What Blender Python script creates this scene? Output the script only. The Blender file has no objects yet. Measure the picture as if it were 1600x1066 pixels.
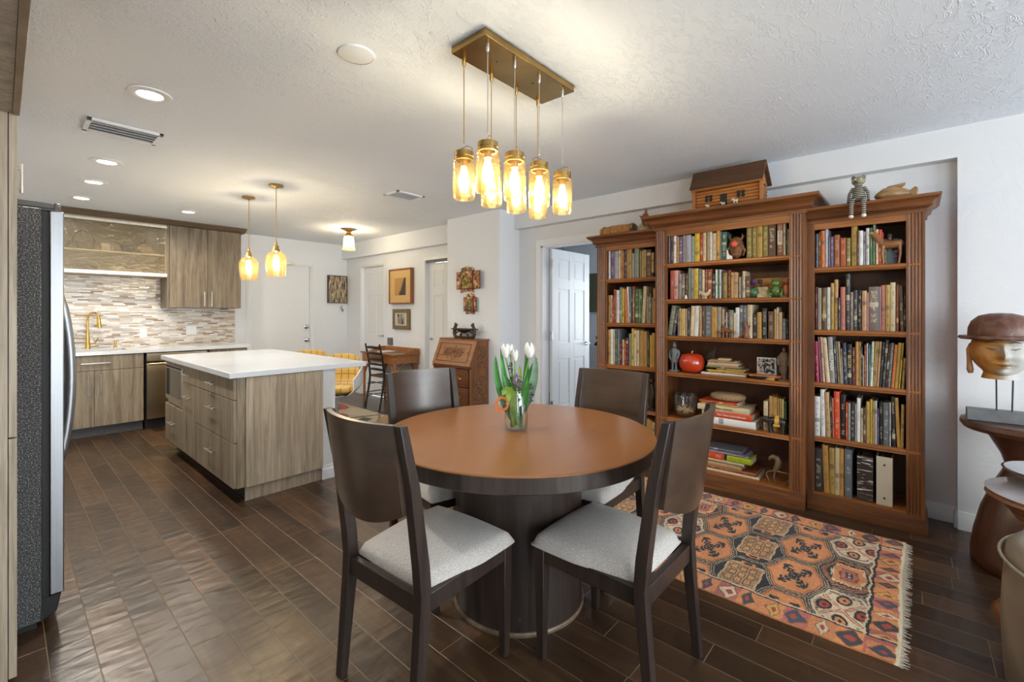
import bpy, math, random
import numpy as np
from mathutils import Vector, Matrix
R = random.Random(7)
PI = math.pi
S = bpy.context.scene
C = S.collection

# ---------------------------------------------------------------- camera, world, light, exposure
cam_d = bpy.data.cameras.new('camera'); cam = bpy.data.objects.new('camera', cam_d); C.objects.link(cam)
cam.location = (0, 0, 1.31)
cam.rotation_euler = (PI/2, 0, -math.radians(48.38))
cam_d.sensor_width = 36; cam_d.lens = 36*710/1600; cam_d.shift_y = -44/1600
cam_d.clip_start = .05; cam_d.clip_end = 60
S.camera = cam
S.view_settings.view_transform = 'Standard'; S.view_settings.look = 'None'
S.view_settings.exposure = 0.85; S.view_settings.gamma = 1; S.view_settings.use_curve_mapping = False
cy = S.cycles
cy.max_bounces = 10; cy.diffuse_bounces = 5; cy.glossy_bounces = 4; cy.transmission_bounces = 6
cy.transparent_max_bounces = 24; cy.sample_clamp_indirect = 3; cy.blur_glossy = .8; cy.use_adaptive_sampling = False; cy.caustics_reflective = False; cy.caustics_refractive = False
cy.use_denoising = True; cy.denoiser = 'OPENIMAGEDENOISE'; cy.denoising_input_passes = 'RGB_ALBEDO_NORMAL'; cy.denoising_prefilter = 'ACCURATE'
w = bpy.data.worlds.new('world'); S.world = w; w.use_nodes = True
SKY = 7.1
bg = w.node_tree.nodes['Background']; bg.inputs['Color'].default_value = (.90, .95, 1, 1); bg.inputs['Strength'].default_value = SKY

def lamp(name, kind, loc, energy, color, size=.1, rot=(0, 0, 0), **kw):
    d = bpy.data.lights.new(name, kind); d.energy = energy; d.color = color
    if kind == 'AREA': d.size = size
    else: d.shadow_soft_size = size
    for k, v in kw.items(): setattr(d, k, v)
    o = bpy.data.objects.new(name, d); C.objects.link(o); o.location = loc; o.rotation_euler = rot
    return o
# daylight comes in through the window openings: portals guide the sky sampling there
def portal(loc, rot, sx, sy):
    o = lamp('window_portal', 'AREA', loc, 1, (1, 1, 1), 1, rot, shape='RECTANGLE')
    o.data.size = sx; o.data.size_y = sy; o.data.cycles.is_portal = True
portal((1.55, -4.12, 1.15), (PI/2, 0, 0), 3.9, 2.1)
portal((-.84, -2.2, 1.4), (PI/2, 0, -PI/2), 1.6, 1.5)
portal((6.52, 2.0, 1.35), (PI/2, 0, PI/2), 1.6, 1.3)

# ---------------------------------------------------------------- helpers: objects
def link(o, parent=None):
    C.objects.link(o)
    if parent is not None: o.parent = parent
    return o
def tag(o, label=None, cat=None, group=None, kind=None):
    if label: o['label'] = label
    if cat: o['category'] = cat
    if group: o['group'] = group
    if kind: o['kind'] = kind
    return o
def thing(name, label, cat, loc=(0, 0, 0), rz=0, group=None):
    o = bpy.data.objects.new(name, None); o.empty_display_size = .1
    C.objects.link(o); o.location = loc; o.rotation_euler = (0, 0, rz)
    return tag(o, label, cat, group)
def copy_tree(o, parent=None):
    c = o.copy(); link(c, parent)
    for ch in list(o.children): copy_tree(ch, c)
    return c

class MB:
    def __init__(s): s.v = []; s.f = []; s.m = []
    def add(s, vs, fs, mi=0, M=None):
        b = len(s.v)
        s.v += [tuple(M @ Vector(p)) if M is not None else tuple(p) for p in vs]
        for f in fs: s.f.append(tuple(b+i for i in f)); s.m.append(mi)
        return s
    def box(s, x0, y0, z0, x1, y1, z1, mi=0, M=None):
        x0, x1 = sorted((x0, x1)); y0, y1 = sorted((y0, y1)); z0, z1 = sorted((z0, z1))
        v = [(x0,y0,z0),(x1,y0,z0),(x1,y1,z0),(x0,y1,z0),(x0,y0,z1),(x1,y0,z1),(x1,y1,z1),(x0,y1,z1)]
        return s.add(v, [(0,3,2,1),(4,5,6,7),(0,1,5,4),(1,2,6,5),(2,3,7,6),(3,0,4,7)], mi, M)
    def prism(s, poly, axis, a0, a1, mi=0, M=None):
        n = len(poly)
        def P(p, a): return {'x': (a, p[0], p[1]), 'y': (p[0], a, p[1]), 'z': (p[0], p[1], a)}[axis]
        v = [P(p, a0) for p in poly]+[P(p, a1) for p in poly]
        f = [tuple(range(n))[::-1], tuple(range(n, 2*n))]+[(i, (i+1) % n, n+(i+1) % n, n+i) for i in range(n)]
        return s.add(v, f, mi, M)
    def lathe(s, prof, c=(0, 0, 0), n=32, mi=0, M=None, cap=True, sx=1, sy=1):
        v = []; f = []
        for r, z in prof:
            for i in range(n):
                a = 2*PI*i/n; v.append((c[0]+r*math.cos(a)*sx, c[1]+r*math.sin(a)*sy, c[2]+z))
        for k in range(len(prof)-1):
            for i in range(n):
                j = (i+1) % n; f.append((k*n+i, k*n+j, (k+1)*n+j, (k+1)*n+i))
        if cap:
            if prof[0][0] > 1e-5: f.append(tuple(range(n))[::-1])
            if prof[-1][0] > 1e-5: f.append(tuple((len(prof)-1)*n+i for i in range(n)))
        return s.add(v, f, mi, M)
    def cyl(s, c, r, z0, z1, n=24, mi=0, M=None, r2=None):
        return s.lathe([(r, z0), (r if r2 is None else r2, z1)], (c[0], c[1], 0), n, mi, M)
    def tube(s, pts, r, n=8, mi=0, M=None, flat=1.0, closed=False):
        pts = [Vector(p) for p in pts]; m = len(pts); rr = r if isinstance(r, (list, tuple)) else [r]*m
        v = []; f = []; up = None
        for i, p in enumerate(pts):
            t = (pts[min(i+1, m-1)]-pts[max(i-1, 0)])
            if t.length < 1e-9: t = Vector((0, 0, 1))
            t.normalize()
            if up is None:
                up = Vector((0, 0, 1)) if abs(t.z) < .9 else Vector((1, 0, 0))
            a = t.cross(up)
            if a.length < 1e-6: a = t.orthogonal()
            a.normalize(); b = a.cross(t).normalized(); up = b
            for k in range(n):
                an = 2*PI*k/n; v.append(p+a*math.cos(an)*rr[i]+b*math.sin(an)*rr[i]*flat)
        for i in range(m-1):
            for k in range(n):
                j = (k+1) % n; f.append((i*n+k, i*n+j, (i+1)*n+j, (i+1)*n+k))
        f.append(tuple(range(n))[::-1]); f.append(tuple((m-1)*n+k for k in range(n)))
        return s.add(v, f, mi, M)
    def ball(s, c, r, n=16, mi=0, M=None, squash=None):
        rx, ry, rz = (r, r, r) if not isinstance(r, (list, tuple)) else r
        prof = []
        h = n//2
        v = [(c[0], c[1], c[2]-rz)]; f = []
        for k in range(1, h):
            a = -PI/2+PI*k/h
            for i in range(n):
                b = 2*PI*i/n; v.append((c[0]+rx*math.cos(a)*math.cos(b), c[1]+ry*math.cos(a)*math.sin(b), c[2]+rz*math.sin(a)))
        v.append((c[0], c[1], c[2]+rz)); L = len(v)-1
        for i in range(n):
            j = (i+1) % n
            f.append((0, 1+j, 1+i)); f.append((L, 1+(h-2)*n+i, 1+(h-2)*n+j))
            for k in range(h-2): f.append((1+k*n+i, 1+k*n+j, 1+(k+1)*n+j, 1+(k+1)*n+i))
        return s.add(v, f, mi, M)
    def grid(s, fn, nu, nv, mi=0, thick=None):
        """surface fn(u,v)->point (0..1); thick: vector offset for a closed slab"""
        v = [Vector(fn(i/nu, j/nv)) for j in range(nv+1) for i in range(nu+1)]
        q = lambda i, j: j*(nu+1)+i
        f = [(q(i,j), q(i+1,j), q(i+1,j+1), q(i,j+1)) for j in range(nv) for i in range(nu)]
        if thick is not None:
            n0 = len(v); T = Vector(thick); v += [p+T for p in v]
            f += [(n0+d, n0+c, n0+b, n0+a) for a, b, c, d in f]
            for i in range(nu):
                f.append((q(i+1,0), q(i,0), n0+q(i,0), n0+q(i+1,0))); f.append((q(i,nv), q(i+1,nv), n0+q(i+1,nv), n0+q(i,nv)))
            for j in range(nv):
                f.append((q(0,j), q(0,j+1), n0+q(0,j+1), n0+q(0,j))); f.append((q(nu,j+1), q(nu,j), n0+q(nu,j), n0+q(nu,j+1)))
        return s.add(v, f, mi)
    def mesh(s, name, mats, smooth=None):
        me = bpy.data.meshes.new(name); me.from_pydata(s.v, [], s.f)
        for m in (mats if isinstance(mats, (list, tuple)) else [mats]): me.materials.append(m)
        if any(s.m): me.polygons.foreach_set('material_index', s.m)
        if smooth:
            me.polygons.foreach_set('use_smooth', [True]*len(s.f)); me.set_sharp_from_angle(angle=math.radians(smooth))
        me.update(); return me
    def build(s, name, mats, parent=None, smooth=None, bevel=None, loc=None, rot=None, label=None, sub=0):
        o = bpy.data.objects.new(name, s.mesh(name, mats, smooth if smooth else (40 if bevel else None)))
        link(o, parent)
        if loc: o.location = loc
        if rot: o.rotation_euler = rot
        if bevel:
            b = o.modifiers.new('bevel', 'BEVEL'); b.width = bevel; b.segments = 2; b.limit_method = 'ANGLE'; b.angle_limit = .6; b.harden_normals = False
        if sub:
            b = o.modifiers.new('sub', 'SUBSURF'); b.levels = sub; b.render_levels = sub
        if label: o['label'] = label
        return o
def struct(name, mb, m, **k):
    o = mb.build(name, m, **k); o['kind'] = 'structure'; return o
def Mrot(axis, deg, loc=(0, 0, 0)): return Matrix.Translation(loc) @ Matrix.Rotation(math.radians(deg), 4, axis)
def T(x, y, z): return Matrix.Translation((x, y, z))

# ---------------------------------------------------------------- helpers: materials
class NT:
    def __init__(s, name):
        s.m = bpy.data.materials.new(name); s.m.use_nodes = True; s.t = s.m.node_tree; s.b = s.t.nodes['Principled BSDF']; s.out = s.t.nodes['Material Output']
        s._c = None
    def n(s, typ, _p=None, **ins):
        nd = s.t.nodes.new('ShaderNode'+typ)
        for k, v in (_p or {}).items(): setattr(nd, k, v)
        for k, v in ins.items():
            key = int(k[1:]) if k[0] == 'i' and k[1:].isdigit() else k.replace('_', ' ')
            s.set(nd, key, v)
        return nd
    def set(s, nd, key, v):
        i = nd.inputs[key]
        if hasattr(v, 'links') or hasattr(v, 'is_linked'): s.t.links.new(v, i)
        elif isinstance(v, (tuple, list)) and len(v) == 3 and i.type == 'RGBA': i.default_value = (*v, 1)
        else: i.default_value = v
    def math(s, op, a, b=0.0, c=None):
        k = {'i0': a, 'i1': b}
        if c is not None: k['i2'] = c
        return s.n('Math', {'operation': op}, **k).outputs[0]
    def coord(s, kind='Object'):
        if s._c is None: s._c = s.n('TexCoord')
        return s._c.outputs[kind]
    def xyz(s, v): 
        n = s.n('SeparateXYZ', None, i0=v); return n.outputs
    def comb(s, x, y, z): return s.n('CombineXYZ', None, i0=x, i1=y, i2=z).outputs[0]
    def scale(s, v, sc): return s.n('Vector'+'Math', {'operation': 'MULTIPLY'}, i0=v, i1=sc).outputs[0]
    def noise(s, v, scale, detail=2, rough=.5, dist=0): 
        return s.n('TexNoise', None, Vector=v, Scale=scale, Detail=detail, Roughness=rough, Distortion=dist).outputs['Fac']
    def ramp(s, fac, stops, mode='LINEAR'):
        nd = s.n('ValToRGB', None, Fac=fac); r = nd.color_ramp; r.interpolation = mode
        while len(r.elements) < len(stops): r.elements.new(.5)
        for e, (p, c) in zip(r.elements, stops): e.position = p; e.color = (*c, 1)
        return nd.outputs['Color']
    def mix(s, fac, a, b, mode='MIX'):
        nd = s.n('Mix', {'data_type': 'RGBA', 'blend_type': mode}); s.set(nd, 0, fac); s.set(nd, 6, a); s.set(nd, 7, b); return nd.outputs[2]
    def bump(s, h, strength=.3, dist=.01):
        s.t.links.new(s.n('Bump', None, Height=h, Strength=strength, Distance=dist).outputs[0], s.b.inputs['Normal'])
    def P(s, **k):
        names = dict(col='Base Color', rough='Roughness', metal='Metallic', coat='Coat Weight', coatr='Coat Roughness', em='Emission Color', ems='Emission Strength', ior='IOR', tr='Transmission Weight', spec='Specular IOR Level', sheen='Sheen Weight')
        for kk, v in k.items(): s.set(s.b, names[kk], v)
        return s.m

def plain(name, col, rough=.5, metal=0, var=.08, nscale=30, bump=0, coat=0, **k):
    t = NT(name); f = t.noise(t.coord(), nscale, 3)
    lo = tuple(c*(1-var) for c in col); hi = tuple(min(1, c*(1+var)) for c in col)
    t.P(col=t.ramp(f, [(.3, lo), (.7, hi)]), rough=rough, metal=metal, coat=coat, **k)
    if bump: t.bump(f, bump, .004)
    return t.m
def wood(name, dark, light, axis='z', rough=.4, sc=1.0, coat=0, contrast=1, bump=.08, stretch=14):
    t = NT(name); st = {'x': (1, stretch, stretch), 'y': (stretch, 1, stretch), 'z': (stretch, stretch, 1)}[axis]
    v = t.scale(t.coord(), tuple(a*sc for a in st))
    f1 = t.noise(v, 1.6, 5, .62, .7); f2 = t.noise(t.scale(v, (3, 3, 3)), 3, 3, .6)
    f = t.math('ADD', t.math('MULTIPLY', f1, .75), t.math('MULTIPLY', f2, .25))
    mid = tuple((a+b)/2 for a, b in zip(dark, light)); g = .16/contrast
    t.P(col=t.ramp(f, [(.5-g, dark), (.5, mid), (.5+g, light)]), rough=max(rough, .285), coat=coat, coatr=.28)
    t.bump(f, bump, .003)
    return t.m
def glow(name, col, strength):
    t = NT(name); t.P(col=(0, 0, 0), em=col, ems=strength, rough=1); return t.m
def thin_glass(name, tint=(1, 1, 1), refl=1.0, rough=.02, haze=0, hazecol=(.9, .9, .9), wob=0):
    t = NT(name); t.t.nodes.remove(t.b)
    tr = t.n('BsdfTransparent', None, Color=tint); gl = t.n('BsdfGlossy', None, Roughness=rough)
    lw = t.n('LayerWeight', None, Blend=.25)
    fac = t.math('MINIMUM', t.math('ADD', t.math('MULTIPLY', lw.outputs['Facing'], .55*refl), .05*refl), 1)
    if wob:
        nz = t.noise(t.coord(), wob, 2); bp = t.n('Bump', None, Height=nz, Strength=.6, Distance=.01)
        t.t.links.new(bp.outputs[0], gl.inputs['Normal'])
    mx = t.n('MixShader', None, i0=fac, i1=tr.outputs[0], i2=gl.outputs[0])
    if haze:
        nz2 = t.noise(t.scale(t.coord(), (1, 1, 2.2)), wob*3 or 60, 2)
        hz = t.math('ADD', t.math('MULTIPLY', nz2, haze*.9), haze*.45)
        df = t.n('BsdfDiffuse', None, Color=hazecol); tl = t.n('BsdfTranslucent', None, Color=hazecol)
        h2 = t.n('MixShader', None, i0=.5, i1=df.outputs[0], i2=tl.outputs[0])
        mx = t.n('MixShader', None, i0=hz, i1=mx.outputs[0], i2=h2.outputs[0])
    t.t.links.new(mx.outputs[0], t.out.inputs['Surface'])
    return t.m
# ---------------------------------------------------------------- materials
def m_plaster(name, col, sc, strength):
    t = NT(name); v = t.coord()
    a = t.noise(t.scale(v, (1, 1, 1)), sc, 4, .55, 1.6); b = t.noise(v, sc*3.1, 3, .6, .8)
    blot = t.ramp(a, [(.47, (0, 0, 0)), (.56, (1, 1, 1))])
    h = t.math('ADD', t.math('MULTIPLY', blot, .7), t.math('MULTIPLY', b, .35))
    t.P(col=col, rough=.75, spec=.3); t.bump(h, strength, .012)
    return t.m
M_wall = m_plaster('wall_paint', (.73, .745, .765), 9, .10)
M_wallb = m_plaster('wall_paint_cooled', (.79, .825, .88), 9, .08)  # same wall paint, cooled in colour to offset the warm lamp light
def m_ceiling():
    t = NT('ceiling_plaster'); v = t.coord()
    a = t.noise(t.scale(v, (1, 2.4, 1)), 9, 4, .6, 1.2); b = t.noise(t.scale(v, (2.2, 1, 1)), 22, 3, .6, .8); msk = t.ramp(t.noise(v, 1.7, 2), [(.42, (.15, .15, .15)), (.6, (1, 1, 1))])
    ridge = t.ramp(a, [(.50, (0, 0, 0)), (.545, (1, 1, 1)), (.60, (.25, .25, .25))])
    h = t.math('MULTIPLY', t.math('ADD', t.math('MULTIPLY', ridge, .7), t.math('MULTIPLY', b, .5)), msk)
    t.P(col=(.82, .87, .935), rough=.75, spec=.3); t.bump(h, .5, .017)
    return t.m
M_ceil = m_ceiling()
M_white = plain('white_trim_paint', (.80, .825, .86), .4, var=.015)
M_door = plain('white_door_paint', (.80, .83, .87), .38, var=.015)

def m_floor():
    t = NT('hand_scraped_planks'); x, y, z = t.xyz(t.coord())
    u = t.math('DIVIDE', t.math('SUBTRACT', x, .245), .1253); row = t.math('FLOOR', u); fu = t.math('FRACT', u)
    rn = t.n('TexWhiteNoise', {'noise_dimensions': '1D'}, W=row).outputs['Value']
    ln = t.math('ADD', t.math('MULTIPLY', rn, .3), .52)
    vv = t.math('ADD', t.math('DIVIDE', y, ln), t.math('MULTIPLY', rn, 17.3)); pl = t.math('FLOOR', vv); fv = t.math('FRACT', vv)
    pid = t.n('TexWhiteNoise', {'noise_dimensions': '2D'}, Vector=t.comb(row, pl, 0.0))
    pr = pid.outputs['Value']
    gx = t.math('MULTIPLY', t.math('MINIMUM', fu, t.math('SUBTRACT', 1.0, fu)), .1253)
    gy = t.math('MULTIPLY', t.math('MINIMUM', fv, t.math('SUBTRACT', 1.0, fv)), ln)
    g = t.math('MINIMUM', gx, gy)
    groove = t.n('MapRange', {'interpolation_type': 'SMOOTHSTEP'}, Value=g, i1=.0004, i2=.0022, i3=1.0, i4=0.0).outputs[0]
    off = t.comb(t.math('MULTIPLY', pr, 31.0), t.math('MULTIPLY', pr, 57.0), 0.0)
    v = t.n('VectorMath', {'operation': 'ADD'}, i0=t.coord(), i1=off).outputs[0]
    grain = t.noise(t.scale(v, (22, 1.6, 1)), 1.4, 4, .55, .3)
    blot = t.noise(t.scale(v, (6, 1.6, 1)), 1.3, 2, .5, .3)
    c = t.ramp(t.math('ADD', t.math('MULTIPLY', grain, .6), t.math('MULTIPLY', blot, .4)), [(.30, (.030, .016, .009)), (.5, (.054, .029, .0145)), (.74, (.105, .058, .028))])
    tone = t.ramp(pr, [(0, (.58, .54, .52)), (.5, (1.0, .94, .88)), (1, (1.7, 1.55, 1.36))])
    c = t.mix(1.0, c, tone, 'MULTIPLY')
    c = t.mix(groove, c, (.24, .17, .11))  # light caught by the plank bevels, put into the groove colour
    sc = t.noise(t.scale(v, (4.0, 10.0, 1)), 1.5, 2, .45, .4)
    fine = t.noise(t.scale(v, (60, 16, 1)), 1, 2)
    rough = t.math('ADD', t.math('MULTIPLY', fine, .08), .278)
    t.P(col=c, rough=rough, spec=.75)
    h = t.math('SUBTRACT', t.math('ADD', sc, t.math('MULTIPLY', fine, .04)), t.math('MULTIPLY', groove, .5))
    t.bump(h, .42, .012)
    return t.m
M_floor = m_floor()

def m_mosaic():
    t = NT('glass_mosaic_tiles'); x, y, z = t.xyz(t.coord())
    u = t.math('DIVIDE', z, .0165); row = t.math('FLOOR', u); fu = t.math('FRACT', u)
    rn = t.n('TexWhiteNoise', {'noise_dimensions': '1D'}, W=row).outputs['Value']
    ln = t.math('ADD', t.math('MULTIPLY', rn, .05), .075)
    vv = t.math('ADD', t.math('DIVIDE', x, ln), t.math('MULTIPLY', rn, 9.7)); pl = t.math('FLOOR', vv); fv = t.math('FRACT', vv)
    pr = t.n('TexWhiteNoise', {'noise_dimensions': '2D'}, Vector=t.comb(row, pl, 0.0)).outputs['Value']
    g = t.math('MINIMUM', t.math('MULTIPLY', t.math('MINIMUM', fu, t.math('SUBTRACT', 1.0, fu)), .0165),
               t.math('MULTIPLY', t.math('MINIMUM', fv, t.math('SUBTRACT', 1.0, fv)), ln))
    gr = t.math('LESS_THAN', g, .0011)
    c = t.ramp(pr, [(0, (.80, .78, .74)), (.2, (.55, .47, .38)), (.34, (.88, .87, .85)), (.5, (.36, .25, .17)), (.6, (.62, .60, .60)), (.72, (.9, .9, .9)), (.84, (.50, .44, .40)), (.92, (.70, .62, .50))], 'CONSTANT')
    c = t.mix(gr, c, (.52, .5, .47)); c = t.mix(1.0, c, (.88, .85, .82), 'MULTIPLY')
    t.P(col=c, rough=t.math('ADD', t.math('MULTIPLY', t.math('FRACT', t.math('MULTIPLY', pr, 7.0)), .35), .08), spec=.6)
    tilt = t.math('MULTIPLY', t.math('FRACT', t.math('MULTIPLY', pr, 13.0)), fv)
    t.bump(t.math('SUBTRACT', t.math('MULTIPLY', tilt, .6), t.math('MULTIPLY', gr, 1.0)), .35, .003)
    return t.m
M_mosaic = m_mosaic()

M_cab = wood('weathered_oak_laminate', (.15, .115, .070), (.40, .33, .235), 'z', .42, contrast=1.1, stretch=16, sc=.9)
M_cabu = wood('weathered_oak_laminate_shaded', (.095, .07, .042), (.27, .215, .15), 'z', .42, contrast=1.1, stretch=16, sc=.9)  # same laminate darkened: the dimmer light on the wall cabinets is in its colour
M_cabx = wood('weathered_oak_laminate_dark', (.085, .06, .038), (.22, .16, .105), 'x', .45, contrast=1.0)
M_pan = wood('weathered_oak_panel', (.26, .205, .14), (.55, .46, .35), 'z', .45, contrast=1, stretch=22)
M_kick = plain('grey_toe_kick', (.10, .10, .10), .5)
M_black = plain('black_void_paint', (.008, .008, .008), .6)
M_quartz = plain('white_quartz', (.74, .78, .83), .16, var=.03, nscale=6, coat=.3)
M_steel = plain('brushed_nickel', (.62, .61, .60), .28, 1, var=.05)
M_chrome = plain('satin_steel', (.56, .57, .59), .24, 1, var=.05)
def m_brushed(name, col, rough):
    t = NT(name); f = t.noise(t.scale(t.coord(), (260, 260, 2)), 1, 3)
    t.P(col=t.ramp(f, [(.3, tuple(c*.85 for c in col)), (.7, col)]), rough=rough, metal=1); return t.m
M_fsteel = m_brushed('brushed_steel_door', (.30, .305, .315), .38)
M_dish = m_brushed('gold_reflection_steel', (.66, .56, .40), .22)  # steel tinted gold: the warm lamp reflections are put into the colour
M_brass = plain('aged_brass', (.52, .34, .12), .30, 1, var=.12, nscale=14)
M_brassd = plain('dark_antique_brass', (.42, .27, .10), .26, 1, var=.25, nscale=6)
M_gold = plain('brushed_gold', (.78, .52, .16), .25, 1, var=.05)
def m_pebble():
    t = NT('pebbled_black_enamel'); v = t.coord()
    a = t.noise(v, 230, 3, .6); b = t.noise(v, 90, 2)
    t.P(col=t.ramp(a, [(.4, (.012, .013, .015)), (.54, (.06, .062, .066)), (.64, (.42, .43, .45))]), rough=.33, spec=.7)  # grey flecks put the glints on the pebbles into the colour
    t.bump(t.math('ADD', a, t.math('MULTIPLY', b, .6)), .9, .006); return t.m
M_pebble = m_pebble()
M_gasket = plain('black_rubber', (.012, .012, .013), .45)
M_amber = thin_glass('amber_glass', (1.0, .925, .74), .7, .03, .016, (1.0, .78, .36), 20)
M_clear = thin_glass('clear_glass', (.965, .975, .97), 1.1, .02)
M_wavy = thin_glass('rain_glass', (.93, .90, .82), .5, .15, .24, (.60, .53, .40), 26)
M_water = thin_glass('water', (.93, .98, .95), .6, .02)
M_bulb = glow('bulb_filament_glow', (1.0, .62, .22), 30)
M_led = glow('recessed_led_glow', (1.0, .93, .82), 18)

# dining set
M_top = wood('table_top_veneer', (.23, .088, .025), (.30, .123, .036), 'x', .22, contrast=.5, coat=.2, bump=0, sc=.7)
M_esp = wood('espresso_wood', (.018, .012, .010), (.052, .034, .026), 'z', .34, contrast=1, bump=.05, sc=.8)
M_espx = wood('espresso_back_veneer', (.036, .020, .012), (.082, .046, .027), 'x', .26, contrast=.9, bump=.02, sc=.6, coat=.9)
M_apron = wood('espresso_apron', (.030, .022, .018), (.075, .055, .044), 'z', .26, contrast=1, bump=.03)
def m_tweed(name, a, b, sc=420):
    t = NT(name); v = t.coord(); n1 = t.noise(v, sc, 2, .7); n2 = t.noise(t.scale(v, (1, 3, 1)), sc*.5, 2)
    f = t.math('MULTIPLY', t.math('ADD', n1, n2), .5)
    t.P(col=t.ramp(f, [(.4, a), (.6, b)]), rough=.9, sheen=.25, spec=.2); t.bump(f, .35, .002); return t.m
M_tweed = m_tweed('grey_tweed', (.37, .33, .295), (.70, .66, .61))
M_book = wood('cherry_bookcase', (.085, .030, .010), (.26, .098, .032), 'z', .36, contrast=.95, bump=.03, sc=.8, coat=.05)
M_booky = wood('cherry_shelf', (.17, .058, .014), (.42, .155, .040), 'y', .34, contrast=.95, bump=.03, sc=.8, coat=.05)
M_bookd = wood('cherry_crown', (.085, .030, .010), (.25, .092, .030), 'y', .33, contrast=.95, bump=.03, sc=.8, coat=.1)
M_bback = wood('cherry_back_panel', (.085, .032, .016), (.17, .068, .030), 'z', .45, contrast=.7, bump=.02)
M_desk = wood('golden_bent_wood', (.24, .085, .024), (.46, .19, .06), 'y', .35, contrast=.9)
M_deskz = wood('golden_bent_wood_leg', (.24, .085, .024), (.46, .19, .06), 'z', .35, contrast=.9)
def m_carved(name, d, l, depth=.8, sc=26):
    t = NT(name); v = t.coord()
    vo = t.n('TexVoronoi', {'feature': 'SMOOTH_F1'}, Vector=v, Scale=sc).outputs['Distance']
    n = t.noise(t.scale(v, (1, 1, 1)), sc*.8, 4, .6, 2.5)
    t.P(col=t.ramp(n, [(.4, d), (.6, l)]), rough=.45); t.bump(t.math('ADD', vo, n), depth, .01); return t.m
M_carve = m_carved('carved_relief', (.085, .030, .011), (.26, .105, .035))
M_secr = wood('secretary_wood', (.13, .047, .016), (.29, .115, .038), 'z', .38, contrast=.9)
M_secrd = wood('secretary_drawer_wood', (.085, .028, .012), (.17, .060, .022), 'y', .36, contrast=.9)
M_green = plain('green_leather', (.07, .085, .04), .5)
M_blackw = plain('black_lacquer', (.010, .009, .009), .3, var=.2)
M_rush = plain('brown_rush', (.10, .065, .03), .8, var=.3, nscale=120, bump=.4)
M_walnut = wood('dark_turned_wood', (.030, .010, .006), (.105, .034, .016), 'z', .22, contrast=.9, coat=.4, bump=.02)
M_ply = wood('layered_ply_edge', (.10, .035, .014), (.30, .12, .05), 'x', .3, coat=.2)
M_slab = plain('grey_painted_wood', (.11, .115, .12), .45, var=.2, nscale=18)
M_iron = plain('black_iron', (.012, .012, .012), .5)
M_leather = plain('taupe_leather', (.20, .165, .125), .28, var=.12, nscale=9, bump=.15)
M_stone = plain('grey_clay', (.16, .17, .185), .7, var=.15, nscale=60, bump=.2)
M_clay = plain('brown_clay', (.14, .095, .06), .7, var=.2, nscale=60, bump=.2)
M_apple = plain('glossy_red_ceramic', (.52, .045, .012), .16, var=.15, nscale=8, coat=.6)
M_stem = plain('pale_stem', (.55, .42, .25), .5)
M_dark = plain('dark_bronze', (.03, .022, .016), .4, var=.3)
M_paper = plain('book_paper', (.62, .52, .36), .8, var=.12, nscale=200)
def m_bookcover():
    t = NT('book_cover'); oi = t.n('ObjectInfo'); col = oi.outputs['Color']; rnd = oi.outputs['Random']
    x, y, z = t.xyz(t.coord('Object'))
    zs = t.math('ADD', t.math('MULTIPLY', z, 52.0), t.math('MULTIPLY', rnd, 40.0)); ys = t.math('MULTIPLY', y, 5.0)
    n = t.noise(t.comb(ys, zs, rnd), 1.0, 1, .5)
    n2 = t.noise(t.comb(0.0, t.math('MULTIPLY', z, 7.0), t.math('MULTIPLY', rnd, 20.0)), 1.0, 0)
    front = t.math('LESS_THAN', x, -.485)
    mid = t.math('MULTIPLY', t.math('LESS_THAN', t.math('ABSOLUTE', y), .27), t.math('LESS_THAN', t.math('ABSOLUTE', z), .40))
    ink = t.math('MULTIPLY', t.math('GREATER_THAN', n, .52), t.math('GREATER_THAN', n2, .50))
    ink = t.math('MULTIPLY', t.math('MULTIPLY', ink, mid), t.math('MULTIPLY', t.math('MULTIPLY', front, .55), oi.outputs['Alpha']))
    lum = t.n('RGBToBW', None, i0=col).outputs[0]
    inkc = t.mix(t.math('GREATER_THAN', lum, .22), (.72, .62, .42), (.07, .05, .04))
    band = t.math('MULTIPLY', t.math('LESS_THAN', t.math('ABSOLUTE', t.math('SUBTRACT', z, t.math('SUBTRACT', t.math('MULTIPLY', rnd, .7), .35))), .05),
                  t.math('MULTIPLY', front, t.math('GREATER_THAN', t.math('FRACT', t.math('MULTIPLY', rnd, 7.7)), .6)))
    c = t.mix(t.math('MULTIPLY', band, .6), col, inkc); c = t.mix(ink, c, inkc)
    w_ = t.noise(t.coord('Object'), 9, 3); c = t.mix(t.math('MULTIPLY', w_, .12), c, (.12, .08, .05))
    t.P(col=c, rough=.42, spec=.4); return t.m
M_cover = m_bookcover()
M_ink = plain('white_print', (.82, .80, .76), .5)
M_inkd = plain('dark_print', (.05, .04, .04), .5)
M_inkr = plain('red_print', (.6, .03, .02), .5)
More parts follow.
